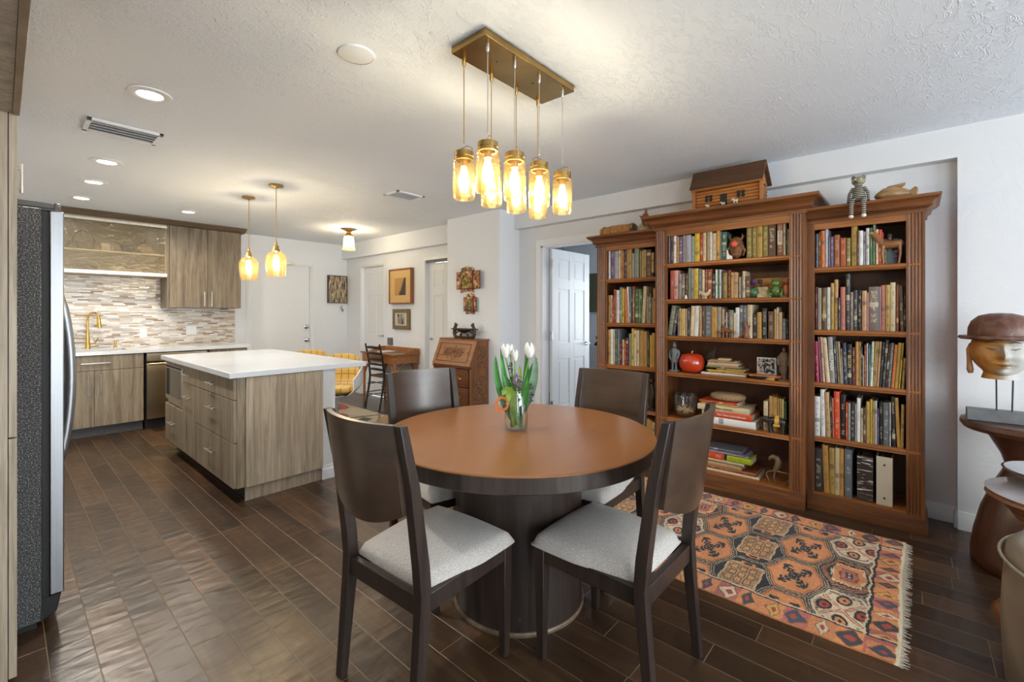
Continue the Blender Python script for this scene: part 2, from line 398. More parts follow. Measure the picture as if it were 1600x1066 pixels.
# ---------------------------------------------------------------- the room
CE = 2.445; XW = 3.864; XN = 3.955
struct('floor', MB().box(-.87, -4.15, -.08, 6.6, 7.35, 0), M_floor)
struct('ceiling', MB().box(-.87, -4.15, CE, 6.6, 7.35, CE+.1), M_ceil)
m = MB(); D0, D1 = 2.27, 3.085
m.box(XW, -4.0, 0, 4.07, -.19, CE)
m.box(XN, -.19, 0, 4.07, D0, CE); m.box(XN, D1, 0, 4.07, 3.40, CE); m.box(XN, D0, 2.045, 4.07, D1, CE)
m.box(XW, -.19, 2.257, XN, 3.40, CE)
struct('wall_right', m, M_wall)
struct('wall_pier', MB().box(3.62, 3.40, 0, 4.07, 4.27, CE), M_wallb)
m = MB(); X2 = 3.89
m.box(X2, 4.27, 0, 4.07, 4.30, CE); m.box(X2, 5.05, 0, 4.07, 6.055, CE); m.box(X2, 6.725, 0, 4.07, 7.2, CE)
m.box(X2, 4.30, 2.03, 4.07, 5.05, CE); m.box(X2, 6.055, 2.055, 4.07, 6.725, CE)
m.box(3.80, 4.27, 2.205, X2, 7.2, CE)
struct('wall_hall', m, M_wallb)
m = MB(); m.box(-.87, 7.2, 0, 2.42, 7.35, CE); m.box(3.285, 7.2, 0, 4.07, 7.35, CE); m.box(2.42, 7.2, 2.05, 3.285, 7.35, CE)
struct('wall_back', m, M_wallb)
m = MB(); m.box(-.87, -1.4, 0, -.72, 7.2, CE); m.box(-.87, -4, 0, -.72, -3.05, CE); m.box(-.87, -3.05, 2.2, -.72, -1.4, CE); m.box(-.87, -3.05, 0, -.72, -1.4, .6)
struct('wall_left', m, M_wall)
m = MB(); m.box(-.87, -4.15, 0, -.4, -4, CE); m.box(3.5, -4.15, 0, 4.07, -4, CE); m.box(-.4, -4.15, 2.2, 3.5, -4, CE); m.box(-.4, -4.15, 0, 3.5, -4, .08)
struct('wall_front', m, M_wall)
def window(n, axis, a0, a1, z0, z1, p, mull):
    m = MB()
    def bar(u0, u1, w0, w1):
        if axis == 'x': m.box(u0, p-.03, w0, u1, p+.03, w1)
        else: m.box(p-.03, u0, w0, p+.03, u1, w1)
    bar(a0, a1, z0, z0+.05); bar(a0, a1, z1-.05, z1); bar(a0, a0+.05, z0, z1); bar(a1-.05, a1, z0, z1)
    for q in mull: bar(q-.035, q+.035, z0, z1)
    o = struct('window_%d' % n, m, M_white)
    g = MB()
    if axis == 'x': g.box(a0+.05, p-.004, z0+.05, a1-.05, p+.004, z1-.05)
    else: g.box(p-.004, a0+.05, z0+.05, p+.004, a1-.05, z1-.05)
    g.build('glass', M_clear, o)
window(1, 'x', -.4, 3.5, .08, 2.2, -4.07, (.9, 2.2))
window(2, 'y', -3.05, -1.4, .6, 2.2, -.79, (-2.2,))
# bedroom seen through the open door
m = MB(); m.box(6.45, -.2, 0, 6.6, 1.2, CE); m.box(6.45, 2.8, 0, 6.6, 4.7, CE); m.box(6.45, 1.2, 0, 6.6, 2.8, .7); m.box(6.45, 1.2, 2.0, 6.6, 2.8, CE)
m.box(4.07, 4.55, 0, 6.45, 4.7, CE); m.box(4.07, -.2, 0, 6.45, -.05, CE)
struct('wall_bedroom', m, M_wall)
window(3, 'y', 1.2, 2.8, .7, 2.0, 6.52, (2.0,))
# baseboards with a small ogee top
def base_prof(h=.105): return [(0, 0), (.016, 0), (.016, h*.72), (.010, h*.84), (.008, h), (0, h)]
def skirt(name, segs):
    m = MB()
    for (x0, y0), (x1, y1) in segs:
        d = Vector((x1-x0, y1-y0, 0)); L = d.length; a = math.atan2(d.y, d.x)
        m.prism([(-p, q) for p, q in base_prof()], 'x', 0, L, M=T(x0, y0, 0) @ Matrix.Rotation(a, 4, 'Z') @ Mrot('Z', 0))
    return struct(name, m, M_white, smooth=30)
skirt('baseboard_right', [((XW, -.19), (XW, -4.0)), ((XN, -.19), (XW, -.19)), ((XN, D0-.07), (XN, -.19)), ((XN, 3.40), (XN, D1+.07)), ((3.62, 3.40), (XN, 3.40))])
skirt('baseboard_hall', [((3.62, 4.27), (3.62, 3.40)), ((X2, 6.055), (X2, 5.05)), ((X2, 7.2), (X2, 6.725)), ((X2, 7.2), (3.36, 7.2))][0:1]+[((X2, 5.98), (X2, 5.12)), ((3.36, 7.2), (X2, 7.2))])

# doors
def casing(mb, y0, y1, ztop, x, wd=.065, t=.014):
    for a, b in ((y0-wd, y0), (y1, y1+wd)): mb.box(x-t, a, 0, x, b, ztop+wd)
    mb.box(x-t, y0, ztop, x, y1, ztop+wd)
def six_panel(wd, ht, mi=0, t=.035):
    """panelled door slab in local x (width) / z, thickness y 0..t, front face at y=0"""
    m = MB(); m.box(0, .007, 0, wd, t-.007, ht)
    st = wd*.15; mid = wd*.12; pw = (wd-2*st-mid)/2; s = ht/2.03
    rows = [(0, .24), (.78, .96), (1.58, 1.69), (1.92, 2.03)]
    for y0, y1 in ((0, .0075), (t-.0075, t)):
        for x0, x1 in ((0, st), (wd-st, wd), (st+pw, st+pw+mid)): m.box(x0, y0, 0, x1, y1, ht)
        for z0, z1 in rows:
            for x0 in (st, st+pw+mid): m.box(x0, y0, z0*s, x0+pw, y1, z1*s)
    g = .028
    for (za, zb) in ((.24, .78), (.96, 1.58), (1.69, 1.92)):
        for x0 in (st, st+pw+mid):
            for ya, yb in ((.003, .0072), (t-.0072, t-.003)): m.box(x0+g, ya, za*s+g, x0+pw-g, yb, zb*s-g)
    return m
# open bedroom door: hinged on the jamb next to the pier, swung into the bedroom
m = MB(); casing(m, D0, D1, 2.045, XN); m.box(XN, D1-.02, 0, 4.07, D1, 2.045); m.box(XN, D0, 0, 4.07, D0+.02, 2.045); m.box(XN, D0, 2.028, 4.07, D1, 2.045)
struct('trim_1', m, M_white)
door = struct('door_1', six_panel(.77, 2.02), M_door, loc=(4.085, 3.03, .008), bevel=.002)
def lever(parent, x, z, y=0, s=1, flip=1):
    m = MB(); m.lathe([(.0, 0), (.026, 0), (.026, .006), (.014, .012), (.009, .045)], M=T(x, y, z) @ Matrix.Rotation(PI/2*s, 4, 'X'), n=20)
    m.tube([(x, y-.045*s, z), (x-.03*flip, y-.05*s, z), (x-.11*flip, y-.045*s, z-.004)], [.009, .009, .006])
    return m.build('handle', M_chrome, parent, smooth=40, label='brushed metal lever handle')
lever(door, .70, .93)
m = MB()
for z in (.22, 1.0, 1.80): m.box(-.03, -.006, z, .004, .004, z+.10); m.cyl((-.012, -.008), .007, z, z+.10, 10)
m.build('hinge', M_chrome, door, smooth=40)
# closed hall door, closet door, entry door
m = MB(); casing(m, 6.055, 6.725, 2.055, X2); m.box(X2, 6.055, 2.04, 4.0, 6.725, 2.055); struct('trim_2', m, M_white)
door = struct('door_2', six_panel(.655, 2.03), M_door, rot=(0, 0, -PI/2), loc=(3.935, 6.717, .008), bevel=.002)
lever(door, .585, .95)
m = MB(); m.box(X2-.012, 5.05, 0, X2, 5.10, 2.07); m.box(X2-.012, 4.30, 2.03, X2, 5.05, 2.07); struct('trim_3', m, M_white)
struct('trim_4', MB().box(3.90, 4.302, 1.995, 3.95, 5.048, 2.03), plain('closet_track_metal', (.12, .12, .125), .5))
door = struct('door_3', six_panel(.742, 1.985), M_door, rot=(0, 0, -PI/2), loc=(3.945, 5.046, .008), bevel=.002)
m = MB(); m.ball((.09, -.035, .95), .019, 14); m.cyl((0, 0), .007, 0, .03, 10, M=T(.09, 0, .95) @ Matrix.Rotation(PI/2, 4, 'X')); m.build('handle', M_chrome, door, smooth=50)
m = MB()
for a, b in ((2.345, 2.42), (3.285, 3.36)): m.box(a, 7.186, 0, b, 7.2, 2.13); m.box(a+.02, 7.180, 0, b-.02, 7.186, 2.13)
m.box(2.42, 7.186, 2.05, 3.285, 7.2, 2.13); m.box(2.42, 7.180, 2.07, 3.285, 7.186, 2.11)
m.box(2.42, 7.2, 2.035, 3.285, 7.33, 2.05); m.box(3.27, 7.2, 0, 3.285, 7.33, 2.05)
struct('trim_5', m, M_white)
door = struct('door_4', MB().box(2.425, 7.225, .008, 3.268, 7.27, 2.032), M_door, bevel=.003)
m = MB()
for z, kr in ((1.09, .026), (.885, .030)):
    m.lathe([(0, 0), (.034, 0), (.034, .008), (.018, .014), (.014, .03), (kr, .045), (kr, .055), (kr*.6, .066), (0, .068)], M=T(3.215, 7.225, z) @ Matrix.Rotation(PI/2, 4, 'X'), n=20)
m.build('handle', M_chrome, door, smooth=40, label='round metal knob and deadbolt')
m = MB(); m.box(2.80, 7.14, 2.045, 3.0, 7.185, 2.085); m.tube([(2.98, 7.16, 2.05), (2.88, 7.12, 2.04), (2.72, 7.19, 2.045)], .008); m.build('door_closer', M_steel, door, bevel=.003)

# switch plates and outlets
def plate(name, label, M, wdt=.075, toggles=1, cat='switch'):
    t = thing(name, label, cat); t.matrix_world = M
    MB().box(-wdt/2, -.006, -.058, wdt/2, 0, .058).build('cover_plate', M_white, t, bevel=.002)
    for k in range(toggles):
        x = (k-(toggles-1)/2)*.046
        MB().box(x-.017, -.010, -.033, x+.017, -.005, .033).build('rocker' if 'switch' in name else 'socket', M_white, t, bevel=.0015)
    return t
onx = lambda x, y, z: T(x, y, z) @ Matrix.Rotation(-PI/2, 4, 'Z')
plate('light_switch', 'white double light switch plate on the pier wall above the secretary desk', onx(3.62, 3.605, 1.145), .118, 2)
plate('light_switch', 'pale single light switch on the narrow end face of the pier', T(3.73, 3.40, 1.16))
plate('light_switch', 'white light switch plate beside the entry door under the striped canvas', T(3.49, 7.2, 1.14))
plate('wall_outlet', 'white outlet in the tile backsplash nearer the faucet', T(1.18, 7.186, 1.06), cat='outlet')
plate('wall_outlet', 'white outlet in the tile backsplash under the two-door upper cabinet', T(1.68, 7.186, 1.08), .118, 2, cat='outlet')
plate('wall_outlet', 'white outlet low on the white end post of the kitchen island', T(1.735, 3.487, .42), cat='outlet')

# ceiling fittings
def downlight(i, x, y, label, e=24, c=(1, .965, .92)):
    t = thing('recessed_light', label, 'ceiling light', (x, y, CE), 0, 'recessed ceiling lights over the kitchen')
    MB().lathe([(.055, -.001), (.095, 0), (.093, -.006), (.062, -.010), (.055, -.006)], n=40, cap=False).build('trim_ring', M_white, t, smooth=40)
    MB().lathe([(0, -.004), (.056, -.004)], n=32, cap=False).build('lens', M_led, t)
    l = lamp('recessed_lamp', 'SPOT', (x, y, CE-.03), e, c, .06, spot_size=2.9, spot_blend=.6)
for i, (x, y, lb) in enumerate([(.515, 2.97, 'round recessed ceiling light in front of the long ceiling vent'), (.53, 4.535, 'round recessed ceiling light just beyond the long ceiling vent'),
        (.535, 5.315, 'round recessed ceiling light, middle of the row leading to the cabinets'), (.53, 6.146, 'round recessed ceiling light close to the glass-front cabinet'),
        (1.40, 6.10, 'round recessed ceiling light in front of the two-door upper cabinet')]): downlight(i, x, y, lb, *((50, (1, .97, .95)) if i == 0 else (34, (1, .97, .94)) if i == 1 else (19, (1, .91, .76))))
def vent(name, label, x0, y0, x1, y1, n, along):
    t = thing(name, label, 'vent', ((x0+x1)/2, (y0+y1)/2, CE)); hx, hy = (x1-x0)/2, (y1-y0)/2; b = .024
    m = MB(); m.box(-hx, -hy, -.014, hx, -hy+b, 0).box(-hx, hy-b, -.014, hx, hy, 0).box(-hx, -hy, -.014, -hx+b, hy, 0).box(hx-b, -hy, -.014, hx, hy, 0)
    m.build('frame', M_white, t, bevel=.002)
    MB().box(-hx+b, -hy+b, -.003, hx-b, hy-b, -.001).build('backing', plain('vent_shadow', (.30, .30, .31), .8), t)
    m = MB()
    for k in range(n):
        f = -hy+b+(k+.5)*(2*hy-2*b)/n
        q = (hy-b)/n; m.box(-hx+b, -q*.62, -.001, hx-b, q*.62, .001, M=T(0, f, -.010) @ Matrix.Rotation(.5, 4, 'X'))
    m.build('slat', M_white, t)
vent('air_vent', 'long white ceiling vent between two recessed lights', .33, 3.57, .69, 3.82, 4, 'x')
vent('air_vent', 'small white ceiling vent over the island side of the hall', 2.43, 3.57, 2.74, 3.80, 9, 'x')
t = thing('ceiling_speaker', 'flush white round disc in the ceiling left of the brass chandelier', 'ceiling speaker', (1.037, 1.833, CE))
MB().lathe([(.078, 0), (.076, -.006), (.070, -.008)], n=40, cap=False).build('rim', M_white, t, smooth=40)
MB().lathe([(0, -.010), (.06, -.009), (.071, -.006)], n=40, cap=False).build('grille', M_white, t, smooth=40)

# bedroom things seen through the doorway
t = tag(MB().box(6.40, 3.80, 1.32, 6.45, 4.42, 1.95).build('wall_panel', plain('olive_green_canvas', (.10, .105, .055), .8)), 'dark olive green canvas on the bedroom wall past the open door', 'canvas')
t = thing('side_cabinet', 'low grey cabinet in the bedroom behind the open door', 'cabinet', (5.62, 3.30, 0))
MB().box(-.30, -.25, .04, .30, .25, .86).build('body', plain('grey_cabinet_paint', (.38, .385, .40), .5), t, bevel=.006)
MB().box(-.29, -.24, 0, .29, .24, .04).build('plinth', M_black, t)
t = thing('desk_phone', 'small black telephone standing on the grey bedroom cabinet', 'telephone', (5.50, 3.22, .86))
MB().prism([(-.07, 0), (.07, 0), (.07, .09), (-.07, .03)], 'y', -.09, .09).build('base', M_black, t, bevel=.006)
MB().box(-.02, -.10, .08, .05, .10, .13).build('handset', M_black, t, bevel=.015)
# ---------------------------------------------------------------- kitchen
def bar_handle(parent, p0, p1, out, r=.006, name='handle'):
    """bar pull between p0,p1 standing off along vector out"""
    p0, p1, out = Vector(p0), Vector(p1), Vector(out); d = (p1-p0).normalized()
    m = MB(); m.tube([p0+out-d*.02, p1+out+d*.02], r, 10)
    for p in (p0, p1): m.tube([p, p+out], r*.75, 8)
    return m.build(name, M_steel, parent, smooth=40)
def front(parent, x0, z0, x1, z1, y, name='door', th=.020, mat=None):
    return MB().box(x0, y, z0, x1, y+th, z1).build(name, mat or M_cab, parent, bevel=.0015)
YB = 6.46
# sink base cabinet
t = thing('base_cabinet', 'grey-brown wood sink base cabinet with one wide drawer over two doors', 'cabinet', (0, 0, 0))
MB().box(.14, YB+.021, .105, 1.068, 7.19, .64).box(.14, YB+.021, .64, 1.068, YB+.09, .862).box(.14, YB+.09, .64, .30, 7.19, .862).box(.98, YB+.09, .64, 1.068, 7.19, .862).build('body', M_cab, t)
MB().box(.14, YB+.075, 0, 1.068, YB+.10, .105).build('toe_kick', M_kick, t)
d = front(t, .255, .703, 1.064, .855, YB, 'drawer_front'); bar_handle(d, (.57, YB, .778), (.76, YB, .778), (0, -.028, 0))
d = front(t, .255, .11, .652, .697, YB); bar_handle(d, (.605, YB, .47), (.605, YB, .64), (0, -.028, 0))
d = front(t, .658, .11, 1.064, .697, YB); bar_handle(d, (.705, YB, .47), (.705, YB, .64), (0, -.028, 0))
t = thing('base_cabinet', 'grey-brown wood base cabinet behind the fridge, left of the sink cabinet', 'cabinet')
MB().box(-.70, YB+.021, .105, .135, 7.19, .862).build('body', M_cab, t); front(t, -.695, .11, .25, .855, YB)
MB().box(-.70, YB+.075, 0, .135, YB+.10, .105).build('toe_kick', M_kick, t)
t = thing('base_cabinet', 'grey-brown wood base cabinet hidden mostly by the island, right of the dishwasher', 'cabinet')
MB().box(1.695, YB+.021, .105, 2.12, 7.19, .862).build('body', M_cab, t); front(t, 1.70, .11, 2.118, .855, YB)
MB().box(1.695, YB+.075, 0, 2.12, YB+.10, .105).build('toe_kick', M_kick, t)
# dishwasher
t = thing('dishwasher', 'stainless dishwasher with golden reflections coloured into its steel, beside the sink cabinet', 'dishwasher')
MB().box(1.085, YB+.03, .10, 1.68, 7.10, .862).build('body', M_black, t)
m = MB(); m.grid(lambda u, v: (1.09+.585*u, YB-.012-.010*math.sin(PI*v)**.6, .115+.625*v), 4, 14, thick=(0, .03, 0)); m.build('door', M_dish, t, smooth=40)
MB().box(1.09, YB-.006, .762, 1.675, YB+.025, .855).build('control_panel', M_dish, t, bevel=.004)
m = MB(); m.tube([(1.10, YB-.045, .735), (1.665, YB-.045, .735)], .012, 12)
for x in (1.13, 1.635): m.tube([(x, YB-.01, .735), (x, YB-.045, .735)], .009)
m.build('handle', M_dish, t, smooth=40)
MB().box(1.085, YB+.06, 0, 1.68, YB+.08, .10).build('toe_kick', M_black, t)
# worktop
m = MB(); m.box(-.70, 6.43, .865, .33, 7.19, .90); m.box(.33, 6.43, .865, .95, 6.56, .90); m.box(.33, 6.97, .865, .95, 7.19, .90); m.box(.95, 6.43, .865, 2.14, 7.19, .90)
ct = m.build('kitchen_countertop', M_quartz); tag(ct, 'long white quartz counter along the tiled kitchen wall', 'countertop')
m = MB(); m.box(-.72, 7.187, .90, 2.197, 7.2, 2.3); tag(m.build('tile_backsplash', M_mosaic), None, None, None, 'structure'); C.objects['tile_backsplash'].name = 'trim_6'
t = thing('kitchen_sink', 'undermount steel sink set into the white kitchen counter', 'sink', (.64, 6.765, .865))
m = MB(); m.box(-.31, -.205, -.20, -.295, .205, 0).box(.295, -.205, -.20, .31, .205, 0).box(-.31, -.205, -.20, .31, -.19, 0).box(-.31, .19, -.20, .31, .205, 0).box(-.31, -.205, -.215, .31, .205, -.20)
m.build('basin', M_steel, t)
# faucet
t = thing('kitchen_faucet', 'tall brushed gold pull-down faucet by the tiled wall', 'faucet', (.66, 7.06, .90))
MB().lathe([(.028, 0), (.028, .01), (.024, .03), (.019, .12), (.013, .20)], n=20).build('body', M_gold, t, smooth=40)
arc = [(0, 0, .18), (0, 0, .32)]+[(.0+.045-.045*math.cos(a), -.05+.05*math.cos(a), .32+.09*math.sin(a)) for a in [PI*k/10 for k in range(1, 9)]]
MB().tube(arc, .011, 12).build('spout', M_gold, t, smooth=50)
MB().tube([arc[-1], (arc[-1][0]+.008, arc[-1][1]-.006, .24)], [.015, .022], 14).build('spray_head', M_gold, t, smooth=40)
MB().tube([(.02, 0, .05), (.06, -.01, .06), (.085, -.02, .12)], [.008, .008, .006], 8).build('handle', M_gold, t, smooth=40)
t = thing('soap_dispenser', 'small gold soap dispenser on the counter right of the faucet', 'soap dispenser', (.90, 7.06, .90))
MB().lathe([(.018, 0), (.018, .02), (.010, .025), (.010, .065), (.016, .07), (.016, .085)], n=16).build('body', M_gold, t, smooth=40)
MB().tube([(0, 0, .078), (.02, -.03, .082), (.025, -.05, .074)], .005).build('spout', M_gold, t, smooth=40)
# upper cabinets
YU = 6.83
t = thing('wall_cabinet', 'tall two-door grey-brown wall cabinet at the end of the tiled wall', 'cabinet')
MB().box(1.352, YU+.021, 1.372, 2.165, 7.186, 2.385).build('body', M_cabu, t)
d = front(t, 1.375, 1.376, 1.772, 2.383, YU, mat=M_cabu); bar_handle(d, (1.735, YU, 1.41), (1.735, YU, 1.56), (0, -.028, 0))
d = front(t, 1.776, 1.376, 2.163, 2.383, YU, mat=M_cabu); bar_handle(d, (1.815, YU, 1.41), (1.815, YU, 1.56), (0, -.028, 0))
t = thing('glass_front_cabinet', 'wide wall cabinet with lift-up wavy glass front above the sink', 'cabinet')
m = MB(); m.box(.37, YU+.02, 1.742, 1.350, 7.186, 1.760).box(.37, YU+.02, 2.367, 1.350, 7.186, 2.385).box(.37, YU+.02, 1.76, .388, 7.186, 2.367).box(1.332, YU+.02, 1.76, 1.35, 7.186, 2.367).box(.37, 7.17, 1.76, 1.35, 7.186, 2.367)
m.build('body', plain('pale_maple_interior', (.46, .40, .29), .5), t)
MB().box(.388, YU+.05, 2.005, 1.332, 7.17, 2.020).build('shelf', plain('pale_shelf', (.78, .72, .60), .4), t)
MB().box(.37, YU+.004, 1.785, 1.35, YU+.012, 2.34).build('glass_door', M_wavy, t)
M_alu = plain('white_aluminium', (.85, .84, .82), .3)
for za, zb in ((2.34, 2.366), (1.748, 1.787)): MB().box(.37, YU-.002, za, 1.35, YU+.019, zb).build('door_rail', M_alu, t, bevel=.002)
m = MB(); m.prism([(YU-.075, CE-.002), (YU-.062, CE-.016), (YU+.02, 2.387), (7.186, 2.387), (7.186, CE-.002)], 'x', -.70, 2.215)
tag(m.build('crown_molding', M_cabx), 'dark wood crown strip between the kitchen wall cabinets and ceiling', 'crown molding')
# dishes behind the wavy glass
gi = [('woven_basket', 'round wicker basket with hoop handle behind the wavy cabinet glass', 'basket', .62, 2.021), ('coffee_mug', 'white mug on the cabinet shelf beside the wicker basket', 'mug', .80, 2.021),
      ('glass_teapot', 'round lidded teapot on the upper cabinet shelf behind glass', 'teapot', 1.16, 2.021), ('serving_bowl', 'dark wide bowl left of the lidded teapot in the glass cabinet', 'bowl', 1.00, 2.021),
      ('serving_bowl', 'dark footed bowl at the fridge end of the glass cabinet shelf', 'bowl', .44, 2.021), ('trinket_basket', 'big brown shallow basket on the cabinet floor behind glass', 'basket', .64, 1.761),
      ('serving_bowl', 'pale bowl on the cabinet floor in the middle, behind glass', 'bowl', .90, 1.761), ('serving_bowl', 'tan bowl on the cabinet floor toward the wood cabinet, behind glass', 'bowl', 1.09, 1.761)]
M_wick = plain('brown_wicker', (.13, .08, .045), .8, var=.5, nscale=90, bump=.5); M_cer = plain('cream_ceramic', (.75, .70, .60), .3); M_tanc = plain('tan_ceramic', (.42, .30, .18), .4)
for k, (n, lb, c, x, z) in enumerate(gi):
    t = thing(n, lb, c, (x, 6.98, z))
    if n == 'coffee_mug':
        MB().lathe([(.035, 0), (.042, .01), (.045, .09), (.040, .09), (.036, .015), (0, .012)], n=20).build('body', M_cer, t, smooth=40)
        MB().tube([(.042, 0, .075), (.07, 0, .065), (.07, 0, .03), (.040, 0, .02)], .006).build('handle', M_cer, t, smooth=40)
    elif n == 'glass_teapot':
        MB().lathe([(.05, 0), (.075, .04), (.07, .09), (.035, .12)], n=20).build('body', M_tanc, t, smooth=40)
        MB().lathe([(.037, .12), (.03, .14), (.008, .16), (.012, .175), (0, .185)], n=16).build('lid', M_wick, t, smooth=40)
        MB().tube([(.06, 0, .05), (.11, 0, .08), (.13, 0, .12)], [.014, .010, .008]).build('spout', M_tanc, t, smooth=40)
    else:
        mt = M_wick if 'basket' in n else (M_dark if 'dark' in lb else (M_cer if 'pale' in lb else M_tanc)); r = .10 if 'basket' in n else .075
        MB().lathe([(r*.5, 0), (r*.85, .03), (r, .085), (r*.93, .085), (r*.75, .03), (0, .02)], n=24).build('body', mt, t, smooth=40)
        if n == 'woven_basket': MB().tube([(r*.95*math.cos(PI*q/12), 0, .08+.13*math.sin(PI*q/12)) for q in range(13)], .006).build('handle', mt, t, smooth=40)
# island
IX0, IY0, IY1 = 1.05, 3.465, 5.385
t = thing('kitchen_island', 'grey-brown wood kitchen island with drawers, microwave and white end post', 'kitchen island')
m = MB(); m.box(IX0+.022, IY0+.002, .105, 1.665, IY1, .862); m.box(1.15, 3.50, 0, 1.665, IY1-.02, .105)
m.build('body', M_cab, t)
MB().box(1.145, 3.50, 0, 1.15, IY1-.02, .105).build('toe_kick', M_black, t)
MB().box(IX0+.075, IY0-.018, .105, 1.668, IY0+.002, .862).build('end_panel', M_pan, t, bevel=.0015)
MB().box(1.13, 3.488, 0, 1.668, 3.50, .103).build('end_kick', M_pan, t)
MB().box(1.672, 3.485, 0, 1.785, IY1, .862).build('end_post', M_white, t, label='white painted end wall of the island')
m = MB(); m.prism([(3.485, 0), (3.472, 0), (3.472, .075), (3.479, .09), (3.48, .105), (3.485, .105)], 'x', 1.672, 1.798); m.box(1.785, 3.472, 0, 1.798, IY1, .10); m.build('base_molding', M_white, t)
def ifront(y0, z0, y1, z1, name='drawer'):
    return MB().box(IX0, y0, z0, IX0+.021, y1, z1).build(name, M_cab, t, bevel=.0015)
def ih(d, y, z): 
    m = MB(); m.tube([(IX0-.030, y-.085, z), (IX0-.030, y+.085, z)], .0055, 8)
    for q in (-.055, .055): m.tube([(IX0, y+q, z), (IX0-.030, y+q, z)], .0045, 6)
    m.build('handle', M_steel, d, smooth=40)
Ya, Yb, Yc = 3.468, 4.375, 4.775
for (z0, z1, zh) in ((.715, .858, .79), (.42, .709, .61), (.11, .414, .29)):
    d = ifront(Ya, z0, Yb-.006, z1); ih(d, 3.915, zh)
d = ifront(Yb, .715, Yc-.006, .858); ih(d, 4.575, .79)
d = ifront(Yb, .11, Yc-.006, .709, 'door'); ih(d, 4.575, .60)
d = ifront(Yc, .11, IY1-.002, .455); ih(d, 5.09, .30)
MB().box(IX0, Yc, .835, IX0+.021, IY1-.002, .858).build('filler_panel', M_cab, t)
# microwave
t = thing('microwave_oven', 'built-in microwave in the far drawer bay of the island', 'microwave', (IX0, 0, 0))
MB().box(.0212, Yc, .46, .0218, IY1-.004, .834).build('body', M_steel, t)
MB().box(-.001, Yc+.004, .50, .021, IY1-.02, .826).build('door', M_steel, t, bevel=.004)
MB().box(-.0028, Yc+.05, .545, -.0010, IY1-.19, .79).build('window', plain('microwave_glass', (.10, .095, .085), .12), t)
MB().box(-.0028, Yc+.02, .805, -.0010, IY1-.03, .820).build('vent_slot', M_black, t)
MB().box(-.0028, IY1-.17, .545, -.0010, IY1-.05, .79).build('keypad', M_black, t)
# island worktop
m = MB(); m.box(1.02, 3.44, .865, 2.03, 5.41, .905); tag(m.build('island_countertop', M_quartz, bevel=.003), 'white quartz slab topping the kitchen island with a seating overhang', 'countertop')
# refrigerator
t = thing('refrigerator', 'large refrigerator with pebbled black side and steel doors at the picture edge', 'refrigerator', (0, 2.71, 0))
MB().box(-.62, 0, .03, .113, .90, 1.745).build('body', M_pebble, t, bevel=.004)
MB().box(-.60, .02, 0, .10, .88, .03).build('base', M_black, t)
m = MB(); m.box(.1135, .01, .10, .128, .89, 1.735); m.box(.1285, .013, .11, .136, .887, 1.73); m.build('gasket', M_black, t)
for y0, y1, zz in ((0, .40, 'freezer'), (.405, .90, 'fridge')):
    d = MB().box(.1365, y0, .125, .180, y1, 1.738).build('door', M_fsteel, t, bevel=.004)
    yh = .345 if zz == 'freezer' else .46
    m = MB(); m.tube([(.186, yh, .60)]+[(.186+.042*math.sin(PI*k/12)**.7, yh, .60+.80*k/12) for k in range(1, 12)]+[(.186, yh, 1.40)], .0125, 10, flat=1.4); m.build('handle', M_fsteel, d, smooth=50)
MB().prism([(-.1, .03), (.118, .03), (.158, .05), (.172, .12), (-.1, .12)], 'y', .005, .895).build('kick_grille', M_black, t, bevel=.003)
m = MB(); m.box(.02, .01, 1.748, .15, .07, 1.772); m.box(.10, .02, 1.74, .172, .06, 1.765); m.cyl((.155, .035), .016, 1.738, 1.775, 14); m.build('hinge_cover', plain('hinge_cover_plastic', (.06, .055, .05), .4), t, bevel=.003)
# tall pantry end and cabinets round the fridge
t = thing('pantry_cabinet', 'tall grey-brown pantry cabinet cut off by the picture edge', 'cabinet')
MB().box(-.70, 2.32, 0, .016, 2.69, CE-.003).build('body', M_pan, t)
MB().box(.018, 2.32, .882, .038, 2.69, CE-.02).build('door', M_pan, t, bevel=.0015)
MB().box(.018, 2.32, .054, .038, 2.69, .877).build('door', M_pan, t, bevel=.0015)
t = thing('overhead_cabinet', 'wood overhead cabinet end hanging from the ceiling before the pantry', 'cabinet')
MB().box(-.70, 1.25, 1.995, .026, 2.315, CE-.003).build('body', M_pan, t)
MB().box(.027, 1.25, 1.990, .0445, 2.315, CE-.01).build('door', plain('light_oak_edge', (.30, .215, .13), .5, var=.2, nscale=12), t, bevel=.0015)
t = thing('overhead_cabinet', 'shallow wood cabinet above the refrigerator with a steel bar handle', 'cabinet')
MB().box(-.70, 2.705, 1.80, .004, 3.62, CE-.003).build('body', M_cab, t)
d = MB().box(.004, 2.705, 1.81, .022, 3.16, CE-.02).build('door', M_cab, t); bar_handle(d, (.022, 2.735, 1.79+.03), (.022, 2.735, 1.90), (.036, 0, 0), .007)
MB().box(.004, 3.165, 1.81, .022, 3.62, CE-.02).build('door', M_cab, t)
# ---------------------------------------------------------------- dining table and chairs
t = thing('dining_table', 'round dark wood dining table on a drum pedestal', 'table', (1.61, 1.39, 0))
MB().lathe([(.6175, .7595), (.6155, .763), (.606, .7645)], n=96).build('table_top', M_top, t, smooth=4)
MB().lathe([(.55, .700), (.612, .700), (.6165, .704), (.6175, .7594), (.60, .7594)], n=96, cap=False).build('apron', M_apron, t, smooth=30)
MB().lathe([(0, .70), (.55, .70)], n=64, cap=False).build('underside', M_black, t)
MB().lathe([(.292, .018), (.292, .70)], n=72, cap=False).build('pedestal', M_esp, t, smooth=30)
MB().lathe([(0, 0), (.300, 0), (.302, .004), (.302, .014), (.298, .019), (.28, .019)], n=72, cap=False).build('base_ring', plain('worn_brown_edge', (.16, .11, .07), .4, var=.3), t, smooth=40)

